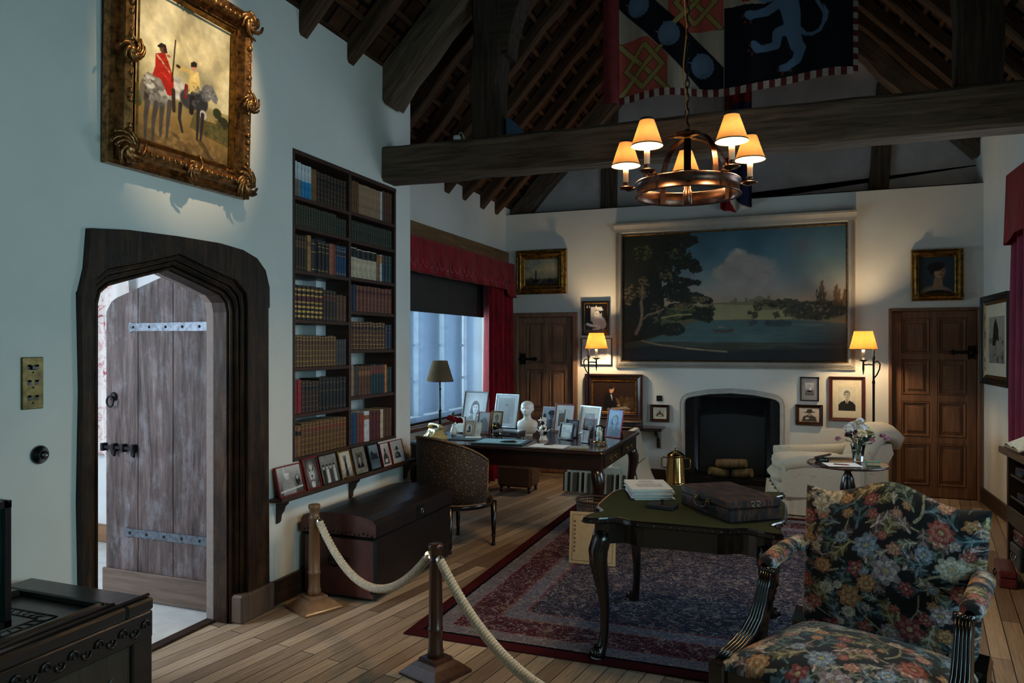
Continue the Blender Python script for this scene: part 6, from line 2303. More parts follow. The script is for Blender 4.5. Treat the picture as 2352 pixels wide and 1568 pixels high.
# ------------------------------------------------------------------ tapestry armchair
def art_tapestry():
    a = Art(430, 430, (20, 19, 21), (0, 1), (0, 1), 33)
    rg = a.rng
    PAL = [(136, 126, 108), (128, 112, 74), (92, 102, 108), (72, 92, 100), (150, 122, 112), (112, 118, 112), (84, 92, 76), (58, 78, 84), (120, 96, 92)]
    FL = [((132, 52, 44), (164, 88, 70)), ((146, 82, 62), (176, 122, 96)), ((124, 100, 104), (160, 140, 138)), ((140, 128, 110), (168, 154, 130)), ((88, 100, 118), (126, 136, 148)), ((112, 36, 36), (142, 76, 70)), ((140, 84, 44), (166, 120, 72))]
    def wiggle(n, x0, y0, x1, y1, am):
        ph = rg.uniform(0, 6)
        L = math.hypot(x1 - x0, y1 - y0)
        nx_, ny_ = -(y1 - y0) / L, (x1 - x0) / L
        return [(x0 + (x1 - x0) * i / n + nx_ * am * math.sin(ph + 5 * i / n), y0 + (y1 - y0) * i / n + ny_ * am * math.sin(ph + 5 * i / n)) for i in range(n + 1)]
    def leaf(x, y, an, L, c):
        c2 = tuple(max(0, v - 44) for v in c)
        px, py = math.cos(an), math.sin(an)
        for k in range(5):
            f = .15 + .2 * k
            ln = L * (.5 - .32 * abs(f - .5))
            for s_ in (-1, 1):
                bx, by = x + px * L * f, y + py * L * f
                ex, ey = bx + math.cos(an + s_ * .85) * ln * .8, by + math.sin(an + s_ * .85) * ln * .8
                a.line([(bx, by), (ex, ey)], L * .19, c if k % 2 else c2, 1, L * .07)
        a.line([(x, y), (x + px * L, y + py * L)], L * .1, tuple(min(255, v + 18) for v in c), 1, .002)
    def flower(x, y, r_, f):
        c1, c2 = f
        n = rg.randint(5, 9)
        o = rg.uniform(0, 6)
        for q, (rr, c) in enumerate(((1.0, c1), (.72, c2), (.45, c1))):
            for k in range(n):
                an = o + 2 * PI * k / n + q * .4
                a.ell(x + math.cos(an) * r_ * rr * .62, y + math.sin(an) * r_ * rr * .62, r_ * rr * .42, r_ * rr * .30, c, an, .25)
        a.ell(x, y, r_ * .2, r_ * .2, (150, 128, 82), 0, .3)
    for k in range(16):
        x0, y0 = rg.uniform(0, 1, 2)
        an = rg.uniform(0, 6)
        L = rg.uniform(.2, .4)
        a.line(wiggle(8, x0, y0, x0 + L * math.cos(an), y0 + L * math.sin(an), .035), .014, (128, 114, 82), 1, .006)
    for gx in range(13):
        for gy in range(13):
            x, y = (gx + .5 + rg.uniform(-.45, .45)) / 13, (gy + .5 + rg.uniform(-.45, .45)) / 13
            leaf(x, y, rg.uniform(0, 6.28), rg.uniform(.08, .13), PAL[rg.randint(len(PAL))])
    for gx in range(8):
        for gy in range(8):
            x, y = (gx + .5 + rg.uniform(-.38, .38)) / 8, (gy + .5 + rg.uniform(-.38, .38)) / 8
            flower(x, y, rg.uniform(.022, .05), FL[rg.randint(len(FL))])
    for (x, y, r_, k) in ((.33, .62, .065, 6), (.62, .72, .07, 5), (.24, .82, .06, 5), (.75, .6, .055, 2), (.72, .16, .06, 0), (.4, .34, .065, 4), (.78, .34, .07, 3), (.16, .1, .055, 3), (.5, .46, .075, 2)):
        flower(x, y, r_, FL[k])
    stitch = a.noise(200, 200, 1)
    gr = a.a.mean(-1, keepdims=True)
    a.a = (gr + (a.a - gr) * .72) * (.82 + .56 * stitch[..., None])
    return a


TAP = art_tapestry()


def tap_sample(U, V):
    h_, w_ = TAP.a.shape[:2]
    fx = np.mod(U, 1.0) * (w_ - 1)
    fy = np.mod(V, 1.0) * (h_ - 1)
    return TAP.a[fy.astype(int), fx.astype(int)]


M_tap = vcol('wool_tapestry', .9, .15, .35, sheen=.15, bscale=260)


def tap_grid(name, fn, nu, nv, u0, u1, v0, v1, parent):
    U, V = np.meshgrid(np.linspace(0, 1, nu), np.linspace(0, 1, nv))
    X, Y, Z = fn(U, V)
    return sheet(name, np.stack([X, Y, Z], -1), tap_sample(u0 + (u1 - u0) * U, v0 + (v1 - v0) * V), M_tap, parent)


ac = thing('armchair', 'carved armchair in dark floral needlework standing in the near right corner', 'armchair', (.357, 3.25, .0115), R(-26))
# local: faces -y, back at y = 0
BW = .352


def back_shape(side):
    def fn(U, V):
        u, v = 2 * U - 1, V
        top = .972 + .058 * np.cos(np.clip(u / .62, -1, 1) * PI / 2) ** 2 - .012 * np.exp(-((np.abs(u) - .72) / .14) ** 2)
        z = .40 + (top - .40) * v
        w = BW * (0.93 + .07 * v)
        pill = ((1 - np.abs(u) ** 7) * np.clip(1 - np.abs(2 * v - 1) ** 9, 0, 1)) ** .5
        bulge = .045 + .03 * (1 - u ** 2) * np.sin(np.clip(v, 0, 1) * PI)
        y = -pill * bulge if side < 0 else pill * .03
        return u * w, y + .16 * (z - .42), z
    return fn


tap_grid('back_front', back_shape(-1), 330, 300, .06, .90, .86, .02, ac)
tap_grid('back_rear', back_shape(1), 60, 60, .0, 1.0, 1.0, 0.0, ac)
mb = MB()
for s_ in (-1, 1):
    mb.tube([(s_ * BW * .95, .03, .44), (s_ * BW * .95, .0, .40), (s_ * BW * .93, .02, .2), (s_ * BW * .93, .06, .0)], [.03, .03, .026, .022], section=[(-1, -1), (1, -1), (1, 1), (-1, 1)], smooth=False)
    mb.build('rear_leg', M_ebony, ac)
    mb = MB()


def seat_shape(U, V):
    u, v = 2 * U - 1, V
    w = .335 + .045 * (1 - v)
    pill = (np.clip(1 - np.abs(u) ** 6, 0, 1) * np.clip(1 - np.abs(2 * v - 1) ** 7, 0, 1)) ** .5
    z = .365 + pill * (.075 + .035 * (1 - u ** 2) * np.sin(v * PI))
    return u * w, -.60 + .62 * v + .012 * np.cos(u * PI) * (1 - v), z


tap_grid('seat', seat_shape, 340, 300, .02, .9, 1.5, .75, ac)
mb = MB()
mb.prism([(-.378, -.605), (.378, -.605), (.336, .02), (-.336, .02)], .30, .372, 'xy')
mb.build('seat_rail', M_ebony, ac)
reed = []
for k in range(5):
    for q in range(5):
        a = PI * q / 4
        reed.append((-1 + .4 * k + .2 - .2 * math.cos(a), .55 + .30 * math.sin(a)))
sec = reed + [(1, -.8), (-1, -.8)]
for s_ in (-1, 1):
    # padded arm
    def arm(U, V, s_=s_):
        a = U * 2 * PI
        t_ = V
        cx = s_ * (BW - .012 + .03 * np.sin(t_ * PI / 2))
        cy = .035 - .30 * t_
        cz = .735 - .055 * t_ + .012 * np.sin(t_ * PI)
        end = np.clip(1 - np.abs(2 * t_ - 1) ** 12, .15, 1) ** .5
        return cx + .040 * end * np.cos(a), cy + 0 * a, cz + .034 * end * np.sin(a)
    tap_grid('arm_pad', arm, 60, 70, .1, .35, .2, .8, ac)
    p = [(s_ * .354, -.262, .655), (s_ * .357, -.285, .60), (s_ * .360, -.305, .54), (s_ * .364, -.335, .48), (s_ * .368, -.39, .43), (s_ * .372, -.455, .398), (s_ * .376, -.52, .382), (s_ * .378, -.575, .375)]
    mb = MB()
    mb.tube(p, [.026, .027, .029, .031, .033, .034, .034, .033], section=[(b, a) for a, b in sec], up=(0, -.6, .8))
    mb.build('arm_support', M_ebony, ac)
    mb = MB()
    for k in range(4):
        mb.ball((s_ * .354 + (-1.5 + k) * .0145, -.272, .668), .010, 10)
    mb.tube([(s_ * .321, -.262, .668), (s_ * .388, -.262, .668)], .013, 10)
    mb.build('arm_knob', M_ebony, ac)
    mb = MB()
    mb.box(s_ * .378 - .032, s_ * .378 + .032, -.625, -.56, .0, .385, .006)
    mb.build('front_leg', M_ebony, ac)

# ------------------------------------------------------------------ cream armchair by the fire
M_cream = (lambda t: (t.bump(t.noise(t.coord(), 9, 5), .5, .02), t.set(t.mix(t.ramp(t.noise(t.coord((9, 9, 14)), 2.4, 4, .6, 1.5), [(.62, (0, 0, 0)), (.68, (255, 255, 255))]), (198, 190, 172), (150, 148, 146)), .85, 0, .2, 0, .2))[1])(NT('cream_chintz'))
ea = thing('armchair', 'cream slip-covered easy chair with rolled back beside the fireplace', 'armchair', (.27, 7.76, .0), R(8))
# local: faces -x, back at +x
def cushion(mb, x0, x1, y0, y1, z0, z1, p=4, n=22):
    def fn(sgn):
        def f(u, v):
            a, b = 2 * u - 1, 2 * v - 1
            pl = max(0, (1 - abs(a) ** p) * (1 - abs(b) ** p)) ** .38
            q = 1 - .13 * (a * a * b * b) ** 1.5
            return ((x0 + x1) / 2 + a * q * (x1 - x0) / 2, (y0 + y1) / 2 + b * q * (y1 - y0) / 2, (z0 + z1) / 2 + sgn * pl * (z1 - z0) / 2)
        return f
    mb.grid(fn(1), n, n)
    mb.grid(fn(-1), n, n)
    return mb


mb = MB()
mb.box(-.40, .40, -.36, .36, .12, .30, .04)
mb.build('base', M_cream, ea)
cushion(MB(), -.46, .32, -.34, .34, .27, .40).build('lower_cushion', M_cream, ea)
cushion(MB(), -.42, .30, -.31, .31, .365, .535).build('seat_cushion', M_cream, ea)
mb = MB()
mb.tube([(.28, 0, .30), (.34, 0, .45), (.40, 0, .60), (.45, 0, .70), (.52, 0, .765), (.60, 0, .77), (.655, 0, .72), (.65, 0, .655), (.60, 0, .63)], [.08, .085, .09, .09, .085, .085, .08, .06, .03], section=[(math.cos(2 * PI * k / 20), math.copysign(abs(math.sin(2 * PI * k / 20)) ** .45, math.sin(2 * PI * k / 20)) * 4.0) for k in range(20)], up=(1, 0, 0))
mb.build('rolled_back', M_cream, ea)
mb = MB()
mb.prism([(.30, .10), (.36, .45), (.45, .66), (.58, .69), (.60, .60), (.52, .45), (.46, .10)], -.33, .33, 'xz')
mb.build('back_cover', M_cream, ea)
for s_ in (-1, 1):
    mb = MB()
    mb.tube([(-.36, s_ * .37, .50 - (.0 if s_ > 0 else .04)), (-.2, s_ * .375, .505), (.0, s_ * .375, .51), (.30, s_ * .36, .54), (.38, s_ * .34, .58)], [.06, .066, .066, .06, .05], 14)
    mb.box(-.38, .34, s_ * .37 - .052, s_ * .37 + .052, .14, .50, .045)
    mb.build('arm', M_cream, ea)
mb = MB()
per = [(-.42, -.38), (.48, -.38), (.48, .38), (-.42, .38), (-.42, -.38)]
L_ = []
for i in range(4):
    (xa, ya), (xb, yb) = per[i], per[i + 1]
    nn = 24
    for k in range(nn):
        f = k / nn
        wv_ = .012 * (1 if k % 6 in (0, 1) else (-1 if k % 6 == 3 else 0))
        nx_, ny_ = (yb - ya), -(xb - xa)
        ln = math.hypot(nx_, ny_)
        L_.append((xa + (xb - xa) * f + nx_ / ln * wv_, ya + (yb - ya) * f + ny_ / ln * wv_))
nL = len(L_)
mb.add([(x, y, .22) for x, y in L_] + [(x * 1.04, y * 1.04, .012) for x, y in L_], [(k, (k + 1) % nL, nL + (k + 1) % nL, nL + k) for k in range(nL)])
mb.build('skirt', M_cream, ea)

# ------------------------------------------------------------------ round side table with flowers
st = thing('side_table', 'round dark wooden pedestal table holding a vase of flowers', 'table', (.42, 6.02, .0105))
MB().lathe([(.001, .685), (.27, .688), (.285, .692), (.287, .70), (.283, .706), (.272, .703), (.001, .702)], 48).build('table_top', M_mahog, st)
MB().lathe([(.02, .12), (.032, .14), (.045, .2), (.02, .26), (.024, .34), (.05, .46), (.056, .52), (.04, .6), (.022, .64), (.05, .68), (.06, .688)], 20).build('pedestal', M_mahog, st)
for k in range(3):
    a = 2 * PI * k / 3 + .4
    MB().tube([(.02 * math.cos(a), .02 * math.sin(a), .2), (.1 * math.cos(a), .1 * math.sin(a), .19), (.19 * math.cos(a), .19 * math.sin(a), .08), (.25 * math.cos(a), .25 * math.sin(a), .02), (.28 * math.cos(a), .28 * math.sin(a), .016)], [.025, .024, .019, .016, .017], 8).build('leg', M_mahog, st)
ZT = .717
vz = thing('vase', 'cut-glass vase of white and pink flowers on the round table', 'vase', (.50, 6.14, ZT - .002))
vz.scale = (1.2, 1.2, 1.15)
mb = MB()
for k in range(2):
    mb.lathe([(.030 - .004 * k, .002 + .006 * k), (.034 - .004 * k, .04), (.038 - .004 * k, .08), (.045 - .004 * k, .115), (.047 - .003 * k, .118)], 12, smooth=False, cap=(k == 0 and False))
mb.lathe([(.03, .0), (.03, .006)], 12)
mb.build('glass_vase', glass('cut_glass', (250, 252, 252), .12), vz)
MB().lathe([(.025, .008), (.033, .07)], 12).build('water', glass('vase_water', (225, 235, 230), .02), vz)
fr = random.Random(8)
M_stem = plain('flower_leaf', (50, 74, 52), .6, var=.3)
M_fl = [plain('white_petal', (226, 230, 232), .7, var=.06), plain('pink_petal', (176, 128, 150), .7, var=.15), plain('mauve_petal', (122, 76, 100), .7, var=.2), plain('cream_petal', (222, 218, 190), .7, var=.06)]


def bloom(parent, c, r_, mat, seed, name='bloom'):
    q = random.Random(seed)
    mb = MB()
    for k in range(14):
        a, e = q.uniform(0, 2 * PI), q.uniform(-.3, 1.4)
        d = Vector((math.cos(a) * math.cos(e), math.sin(a) * math.cos(e), math.sin(e)))
        M_ = Matrix.Translation(Vector(c) + d * r_ * .6) @ d.to_track_quat('Z', 'Y').to_matrix().to_4x4()
        mb.M = M_
        mb.lathe([(.001, -.1 * r_), (.42 * r_, .0), (.5 * r_, .22 * r_)], 7, cap=False)
    mb.M = Matrix.Identity(4)
    mb.ball(c, r_ * .6, 8)
    mb.build(name, mat, parent)


mb = MB()
for k in range(26):
    a, rr, h_ = fr.uniform(0, 6.28), fr.uniform(.01, .10), fr.uniform(.12, .215)
    p = (rr * math.cos(a), rr * math.sin(a), h_)
    mb.tube([(0, 0, .03), (p[0] * .3, p[1] * .3, .12), p], .0018, 4)
    for q in range(3):
        f = fr.uniform(.5, 1)
        b = Vector((p[0] * f, p[1] * f, .1 + (h_ - .1) * f))
        an = fr.uniform(0, 6.28)
        d = Vector((math.cos(an), math.sin(an), fr.uniform(-.3, .5))) * .035
        s2 = d.cross(Vector((0, 0, 1))).normalized() * .011
        mb.add([b, b + d * .5 + s2, b + d, b + d * .5 - s2], [(0, 1, 2, 3)])
o = mb.build('foliage', M_stem, vz, recalc=False)
o['kind'] = 'stuff'
for k in range(36):
    a, rr = fr.uniform(0, 6.28), fr.uniform(.0, .11)
    h_ = .225 - rr * .75 + fr.uniform(-.025, .025)
    big = k < 13
    bloom(vz, (rr * math.cos(a), rr * math.sin(a), h_ + (.02 if big else 0)), fr.uniform(.030, .042) if big else fr.uniform(.014, .022), M_fl[0 if big and k % 3 else (3 if big else fr.choice([1, 1, 2]))], 100 + k, 'large_bloom' if big else 'small_bloom')
for k, (x, y, z) in enumerate(((.16, -.03, .16), (.14, .0, .175), (-.12, -.06, .15))):
    bloom(vz, (x, y, z), .02, M_fl[1], 200 + k, 'small_bloom')
o = MB().box(-.12, .12, -.085, .085, 0, .002).build('writing_paper', M_paper)
o.location = (.375, 5.91, ZT)
o.rotation_euler = (0, 0, R(14))
tag(o, 'loose sheet of white paper on the round table', 'paper')
o = MB().tube([(-.055, 0, 0), (.03, 0, 0), (.055, 0, 0)], [.004, .0045, .002], 8).build('pen', plain('maroon_pen', (104, 32, 32), .3))
o.location = (.37, 5.885, ZT + .0065)
o.rotation_euler = (0, 0, R(-6))
tag(o, 'red pen lying on the white sheet on the round table', 'pen')
gb = thing('pocket_book', 'small turquoise pocket book on the round table', 'book', (.585, 5.98, ZT), R(6))
MB().box(-.045, .045, -.03, .03, .002, .024).build('pages', M_pages, gb)
mb = MB()
mb.box(-.048, .048, -.033, .033, .024, .027).box(-.048, .048, -.033, .033, 0, .003).box(-.048, -.045, -.033, .033, 0, .027)
mb.build('cover', plain('turquoise_cover', (36, 140, 132), .5), gb)
MB().box(-.03, .03, -.012, .012, .0272, .0277).build('cover_panel', M_gold, gb)
at_ = thing('ashtray', 'glass ashtray with a cigar resting on it at the round table', 'ashtray', (.245, 6.07, ZT))
MB().lathe([(.001, .004), (.035, .004), (.042, .02), (.05, .022), (.048, .0), (.001, .0)], 16).build('dish', glass('ashtray_glass', (200, 222, 232), .05), at_)
o = MB().tube([(-.065, 0, 0), (-.03, 0, 0), (.05, 0, 0), (.065, 0, 0)], [.008, .0095, .0095, .006], 10).build('cigar', plain('cigar_leaf', (62, 44, 34), .8, var=.2))
o.location = (.25, 6.075, ZT + .036)
o.rotation_euler = (0, R(-12), R(20))
tag(o, 'brown cigar resting across the glass ashtray', 'cigar')

# ------------------------------------------------------------------ slip-covered chair and console beyond the desk
M_stripe = NT('striped_skirt')
wv2 = M_stripe.n('ShaderNodeTexWave', wave_type='BANDS', bands_direction='X')
wv2.inputs['Scale'].default_value = 4.2
M_stripe.l(M_stripe.coord(), wv2.inputs['Vector'])
M_stripe = M_stripe.set(M_stripe.ramp(wv2.outputs['Fac'], [(.42, (84, 78, 70)), (.5, (190, 180, 160))]), .9, 0, .2)
sl = thing('slipper_chair', 'cream slip-covered chair with a striped pleated skirt beyond the desk', 'chair', (-1.83, 7.95, 0))
MB().box(-.42, .2, -.34, .34, .18, .34, .04).build('seat', M_cream, sl)
mb = MB()
mb.prism([(.06, .2), (.12, .5), (.15, .64), (.19, .665), (.24, .66), (.26, .62), (.30, .4), (.33, .2)], -.33, .33, 'xz')
mb.build('backrest', M_cream, sl)
mb = MB()
pl2 = []
for i in range(90):
    u = i / 89
    pl2.append((-.45 + .8 * u, -.36 - .018 * (1 if (i // 3) % 2 else -1)))
mb.add([(x, y, .235) for x, y in pl2] + [(x, y - .03, .03) for x, y in pl2], [(k, k + 1, 91 + k, 90 + k) for k in range(89)])
mb.build('pleated_skirt', M_stripe, sl)
mb = MB()
mb.grid(lambda u, v_: (.34 + .015 * math.sin(u * 40) * v_ + .10 * v_ ** 2, -.36 + .72 * u, .34 - .31 * v_), 60, 6)
mb.build('side_skirt', M_cream, sl)
cn = thing('console_shelf', 'dark wooden wall console behind the cream slip-covered chair', 'console', (-1.72, 8.677, .0))
MB().box(-.30, .37, -.30, 0, .615, .65, .006).build('top', M_mahog, cn)
for x in (-.22, .30):
    MB().prism([(0, .615), (-.27, .615), (-.2, .55), (-.09, .49), (-.07, .40), (0, .38)], x - .02, x + .02, 'yz').build('bracket', M_mahog, cn)
bx = thing('document_box', 'flat black box lying on the wall console beyond the desk', 'box', (-1.80, 8.50, .6505))
MB().box(-.2, .2, -.1, .1, 0, .045, .006).build('body', M_case, bx)
MB().box(-.203, .203, -.103, .103, .047, .068, .006).build('lid', M_case, bx)

# ------------------------------------------------------------------ waste basket and leaning map
wb = thing('waste_basket', 'dark openwork waste basket beside the desk leg', 'basket', (-1.375, 5.37, .0105))
M_wick = plain('dark_wicker', (58, 40, 28), .6, var=.3)
for z, r_, w_ in ((.425, .128, .010), (.40, .127, .006), (.02, .096, .010), (.15, .104, .005)):
    MB().tube([(r_ * math.cos(a * PI / 16), r_ * math.sin(a * PI / 16), z) for a in range(32)], w_, 6, closed=True).build('rim' if z > .41 else 'hoop', M_wick, wb)
for k in range(40):
    a = 2 * PI * k / 40
    MB().tube([(.097 * math.cos(a), .097 * math.sin(a), .02), (.127 * math.cos(a + .08), .127 * math.sin(a + .08), .425)], .0035, 5).build('rod', M_wick, wb)
MB().lathe([(.001, .004), (.097, .004), (.097, .016), (.001, .016)], 24).build('bottom', M_wick, wb)
lm = thing('map_board', 'cream printed map board leaning against the waste basket', 'board', (-1.33, 5.145, .012), R(4), rx=R(-8))
MB().box(-.17, .17, 0, .008, 0, .37, .001).build('board', plain('map_cream', (198, 184, 152), .85, var=.06), lm)
mb = MB()
mb.ring4(-.15, .15, .02, .35, [(0, .0004), (.003, .0006), (.004, .0003)])
for k in range(8):
    mb.box(-.14, -.125, -.0006, 0, .08 + .03 * k, .098 + .03 * k)
mb.build('printed_border', plain('map_ink', (120, 108, 86), .9), lm)['kind'] = 'stuff'

# ------------------------------------------------------------------ brass coffee pot on the hearth
cp = thing('brass_can', 'tall polished brass can with lid and two handles on the hearth', 'can', (-1.19, 8.40, .031))
MB().lathe([(.001, 0), (.135, 0), (.14, .01), (.13, .02), (.124, .03), (.098, .30), (.095, .31), (.09, .312), (.001, .312)], 36).build('body', M_brass, cp)
MB().lathe([(.1, .312), (.104, .318), (.1, .326), (.08, .345), (.05, .365), (.025, .375), (.012, .38), (.018, .392), (.012, .402), (.006, .41), (.001, .425)], 32).build('lid', M_brass, cp)
for s_ in (-1, 1):
    MB().tube([(s_ * .095, 0, .29), (s_ * .14, 0, .295), (s_ * .16, 0, .28), (s_ * .16, 0, .19), (s_ * .145, 0, .175), (s_ * .108, 0, .18)], .008, 8).build('handle', M_brass, cp)
o = MB().lathe([(.001, 0), (.16, 0), (.2, .012), (.205, .022), (.195, .018), (.001, .008)], 32).build('tray', plain('dark_tray', (46, 36, 34), .35, .3))
o.location = (-1.34, 8.0, .001)
tag(o, 'round dark tray on the floor left of the brass can', 'tray')
fs_ = thing('footstool', 'low brown striped footstool under the far side of the desk', 'stool', (-2.78, 7.55, 0))
MB().box(-.2, .2, -.15, .15, .06, .30, .03).build('cushion', (lambda m: m)(plain('brown_stripe', (104, 66, 40), .9, var=.4, scale=60)), fs_)
for x in (-.16, .16):
    for y in (-.11, .11):
        MB().lathe([(.015, 0), (.02, .06)], 8, (x, y, 0)).build('leg', M_mahog, fs_)

# ------------------------------------------------------------------ bookstand under the right-hand window
bs = thing('bookstand', 'dark open-fronted standing desk with sloping top under the right-hand window', 'desk', (1.69, 5.55, 0))
# front faces -x
M_stand = wood('dark_stand', (22, 17, 15), (56, 42, 34), 'y', 2, .4, .1, coat=.2)
for y in (-.80, .80):
    MB().prism([(-.17, 0), (.16, 0), (.16, .98), (-.17, .82)], y - .02, y + .02, 'xz').build('side_panel', M_stand, bs)
MB().prism([(-.21, .80), (-.20, .835), (.17, 1.015), (.17, .98)], -.86, .86, 'xz').build('sloping_top', M_stand, bs)
MB().box(-.215, -.195, -.86, .86, .80, .85, .006).build('lip', wood('stand_lip', (70, 48, 34), (120, 84, 58), 'y', 2, .35, .1), bs)
for z in (.66, .50, .30):
    MB().box(-.16, .15, -.78, .78, z - .02, z, .004).build('shelf', M_stand, bs)
MB().box(-.17, -.155, -.78, .78, .30, .42, .003).build('front_board', M_stand, bs)
MB().box(.14, .16, -.80, .80, .0, .95).build('back_panel', M_stand, bs)
# open book on the slope
ob = thing('open_book', 'open book with pale pages lying on the sloping desk top', 'book', (1.56, 6.02, .915), R(0))
mb = MB(Matrix.Rotation(-math.atan(.18 / .37), 4, 'Y'))
mb.grid(lambda u, v_: (-.10 + .2 * v_, -.17 + .34 * u, .012 + .022 * abs(math.sin(u * 2 * PI)) ** .8), 25, 6)
mb.box(-.105, .105, -.175, .175, .002, .012)
mb.build('pages', M_pages, ob)
for k, (y, z, n_) in enumerate(((6.18, .6605, 3), (6.13, .5005, 2))):
    for q in range(n_):
        o = MB().box(-.10, .10, -.075, .075, 0, .022, .002)
        o = o.build('stacked_book', [BM['grey'], BM['navy'], BM['dkbrown']][(k + q) % 3])
        o.location = (1.645, y - .02 * q, z + .0225 * q)
        o.rotation_euler = (0, 0, R(8 * q))
        tag(o, '%s book lying flat on the %s shelf of the dark standing desk' % (['grey', 'navy', 'dark brown'][(k + q) % 3], ['upper', 'middle'][k]), 'book', 'books lying in the standing desk')
for k, (x, y, z, w_, d_, h_, col, lb) in enumerate(((1.625, 6.18, .001, .20, .25, .165, (22, 42, 52), 'dark blue despatch box on the floor inside the standing desk'), (1.63, 6.17, .1675, .18, .23, .095, (72, 24, 34), 'dark red despatch box lying on the blue one'), (1.375, 5.80, .001, .10, .34, .115, (96, 34, 44), 'worn crimson case on the floor in front of the standing desk'))):
    c_ = thing('despatch_box', lb, 'box', (x, y, z), R(-8) if k == 2 else 0, 'despatch boxes by the standing desk')
    mm = plain('box_leather_%d' % k, col, .4, var=.3, scale=18, coat=.15)
    MB().box(-w_ / 2, w_ / 2, -d_ / 2, d_ / 2, 0, h_ * .55, .008).build('body', mm, c_)
    MB().box(-w_ / 2 - .002, w_ / 2 + .002, -d_ / 2 - .002, d_ / 2 + .002, h_ * .57, h_, .01).build('lid', mm, c_)
    MB().tube([(-w_ / 2 - .004, -.05, h_ * .62), (-w_ / 2 - .014, -.045, h_ * .42), (-w_ / 2 - .016, 0, h_ * .36), (-w_ / 2 - .014, .045, h_ * .42), (-w_ / 2 - .004, .05, h_ * .62)], .0045, 6).build('handle', M_silver if k < 2 else M_iron, c_)

# ------------------------------------------------------------------ carved chest and glass case in the near left corner
cc = thing('carved_chest', 'black carved oak chest with panelled lid in the near left corner', 'chest', (-2.57, 1.40, 0))
# x: -.33 (wall) .. +.33 (front, +x); y: -.7 .. +.7
MB().box(-.30, .30, -.66, .66, .04, .60, .006).build('body', M_chest, cc)
mb = MB()
for (x0, x1, y0, y1) in ((-.33, .33, .58, .70), (-.33, .33, -.70, -.58), (-.33, -.21, -.58, .58), (.21, .33, -.58, .58)):
    mb.box(x0, x1, y0, y1, .605, .65, .008)
mb.box(-.21, .21, -.58, .58, .605, .632)
mb.build('lid', M_chest, cc)
mb = MB()
for (x0, x1, y0, y1) in ((-.225, .225, .565, .585), (-.225, .225, -.585, -.565), (-.225, -.205, -.565, .565), (.205, .225, -.565, .565)):
    mb.box(x0, x1, y0, y1, .63, .658, .006)
for k in range(2):
    mb.tube([(.30, -.7, .655 + .0), (.30, .7, .655)] if k == 0 else [(.262, -.58, .653), (.262, .58, .653)], .007, 6)
mb.build('lid_moulding', M_chest, cc)
mb = MB()
sq = [(-.13, .22), (.13, .22), (.13, .46), (-.13, .46)]
for i in range(4):
    (xa, ya), (xb, yb) = sq[i], sq[(i + 1) % 4]
    mb.tube([(xa, ya, .633), (xb, yb, .633)], .003, 4)
    for k in range(1, 6):
        f = k / 6
        x, y = xa + (xb - xa) * f, ya + (yb - ya) * f
        mb.tube([(x, y, .633), (x * .7 + (0) * .3, (y - .34) * .72 + .34, .633)], .0025, 4)
sq2 = [(x * .66, (y - .34) * .66 + .34) for x, y in sq]
for i in range(4):
    (xa, ya), (xb, yb) = sq2[i], sq2[(i + 1) % 4]
    mb.tube([(xa, ya, .633), (xb, yb, .633)], .003, 4)
mb.build('carved_lid_panel', M_chest, cc)['kind'] = 'stuff'
for y in (-.655, -.22, .22, .655):
    MB().box(.30, .322, y - .045, y + .045, .0, .60, .006).build('stile', M_chest, cc)
MB().box(.30, .325, -.70, .70, .50, .602, .006).build('frieze', M_chest, cc)
MB().box(.30, .322, -.70, .70, .04, .12, .006).build('bottom_rail', M_chest, cc)
mb = MB()
for k in range(28):
    y = -.66 + .049 * k
    mb.tube([(.328, y - .018 * math.cos(a * PI / 4), .55 + .024 * math.sin(a * PI / 4) * (1 if k % 2 else -1)) for a in range(5)], .0055, 5)
    mb.ball((.328, y, .55), .006, 6)
mb.build('frieze_carving', M_chest, cc)['kind'] = 'stuff'
M_chpanel = wood('chest_panel', (34, 29, 22), (74, 62, 46), 'z', 2, .5, .3)
for y in (-.437, 0, .437):
    p_ = MB().box(.296, .306, y - .18, y + .18, .12, .50).build('front_panel', M_chpanel, cc)
    mb = MB()
    for k in range(4):
        a = PI / 4 + k * PI / 2
        c_, s_ = math.cos(a), math.sin(a)
        mb.add([(.306, y, .31), (.314, y + .07 * c_ - .02 * s_, .31 + .07 * s_ + .02 * c_), (.306, y + .15 * c_, .31 + .15 * s_), (.314, y + .07 * c_ + .02 * s_, .31 + .07 * s_ - .02 * c_)], [(0, 1, 2, 3)])
    mb.build('carved_lozenge', M_chpanel, p_)
gc_ = thing('display_case', 'glass display case with dark frame standing on the carved chest', 'display case', (-2.635, 1.38, .6585))
X_, Y_, H_ = .19, .30, .42
for sx in (-1, 1):
    for sy in (-1, 1):
        MB().box(sx * X_ - .012, sx * X_ + .012, sy * Y_ - .012, sy * Y_ + .012, .0, H_, .002).build('corner_post', M_blackframe, gc_)
for z in (0, H_ - .02):
    mb = MB()
    mb.box(-X_ - .012, X_ + .012, -Y_ - .012, -Y_ + .012, z, z + .024)
    mb.box(-X_ - .012, X_ + .012, Y_ - .012, Y_ + .012, z, z + .024)
    mb.box(-X_ - .012, -X_ + .012, -Y_, Y_, z, z + .024)
    mb.box(X_ - .012, X_ + .012, -Y_, Y_, z, z + .024)
    mb.build('frame_rail', M_blackframe, gc_)
mb = MB()
M_tealglass = glass('teal_glass', (190, 232, 230), .03)
for q in ((X_, X_, -Y_, Y_), (-X_, -X_, -Y_, Y_)):
    MB().add([(q[0], q[2], .02), (q[0], q[3], .02), (q[0], q[3], H_ - .01), (q[0], q[2], H_ - .01)], [(0, 1, 2, 3)]).build('glass_pane', M_tealglass, gc_)
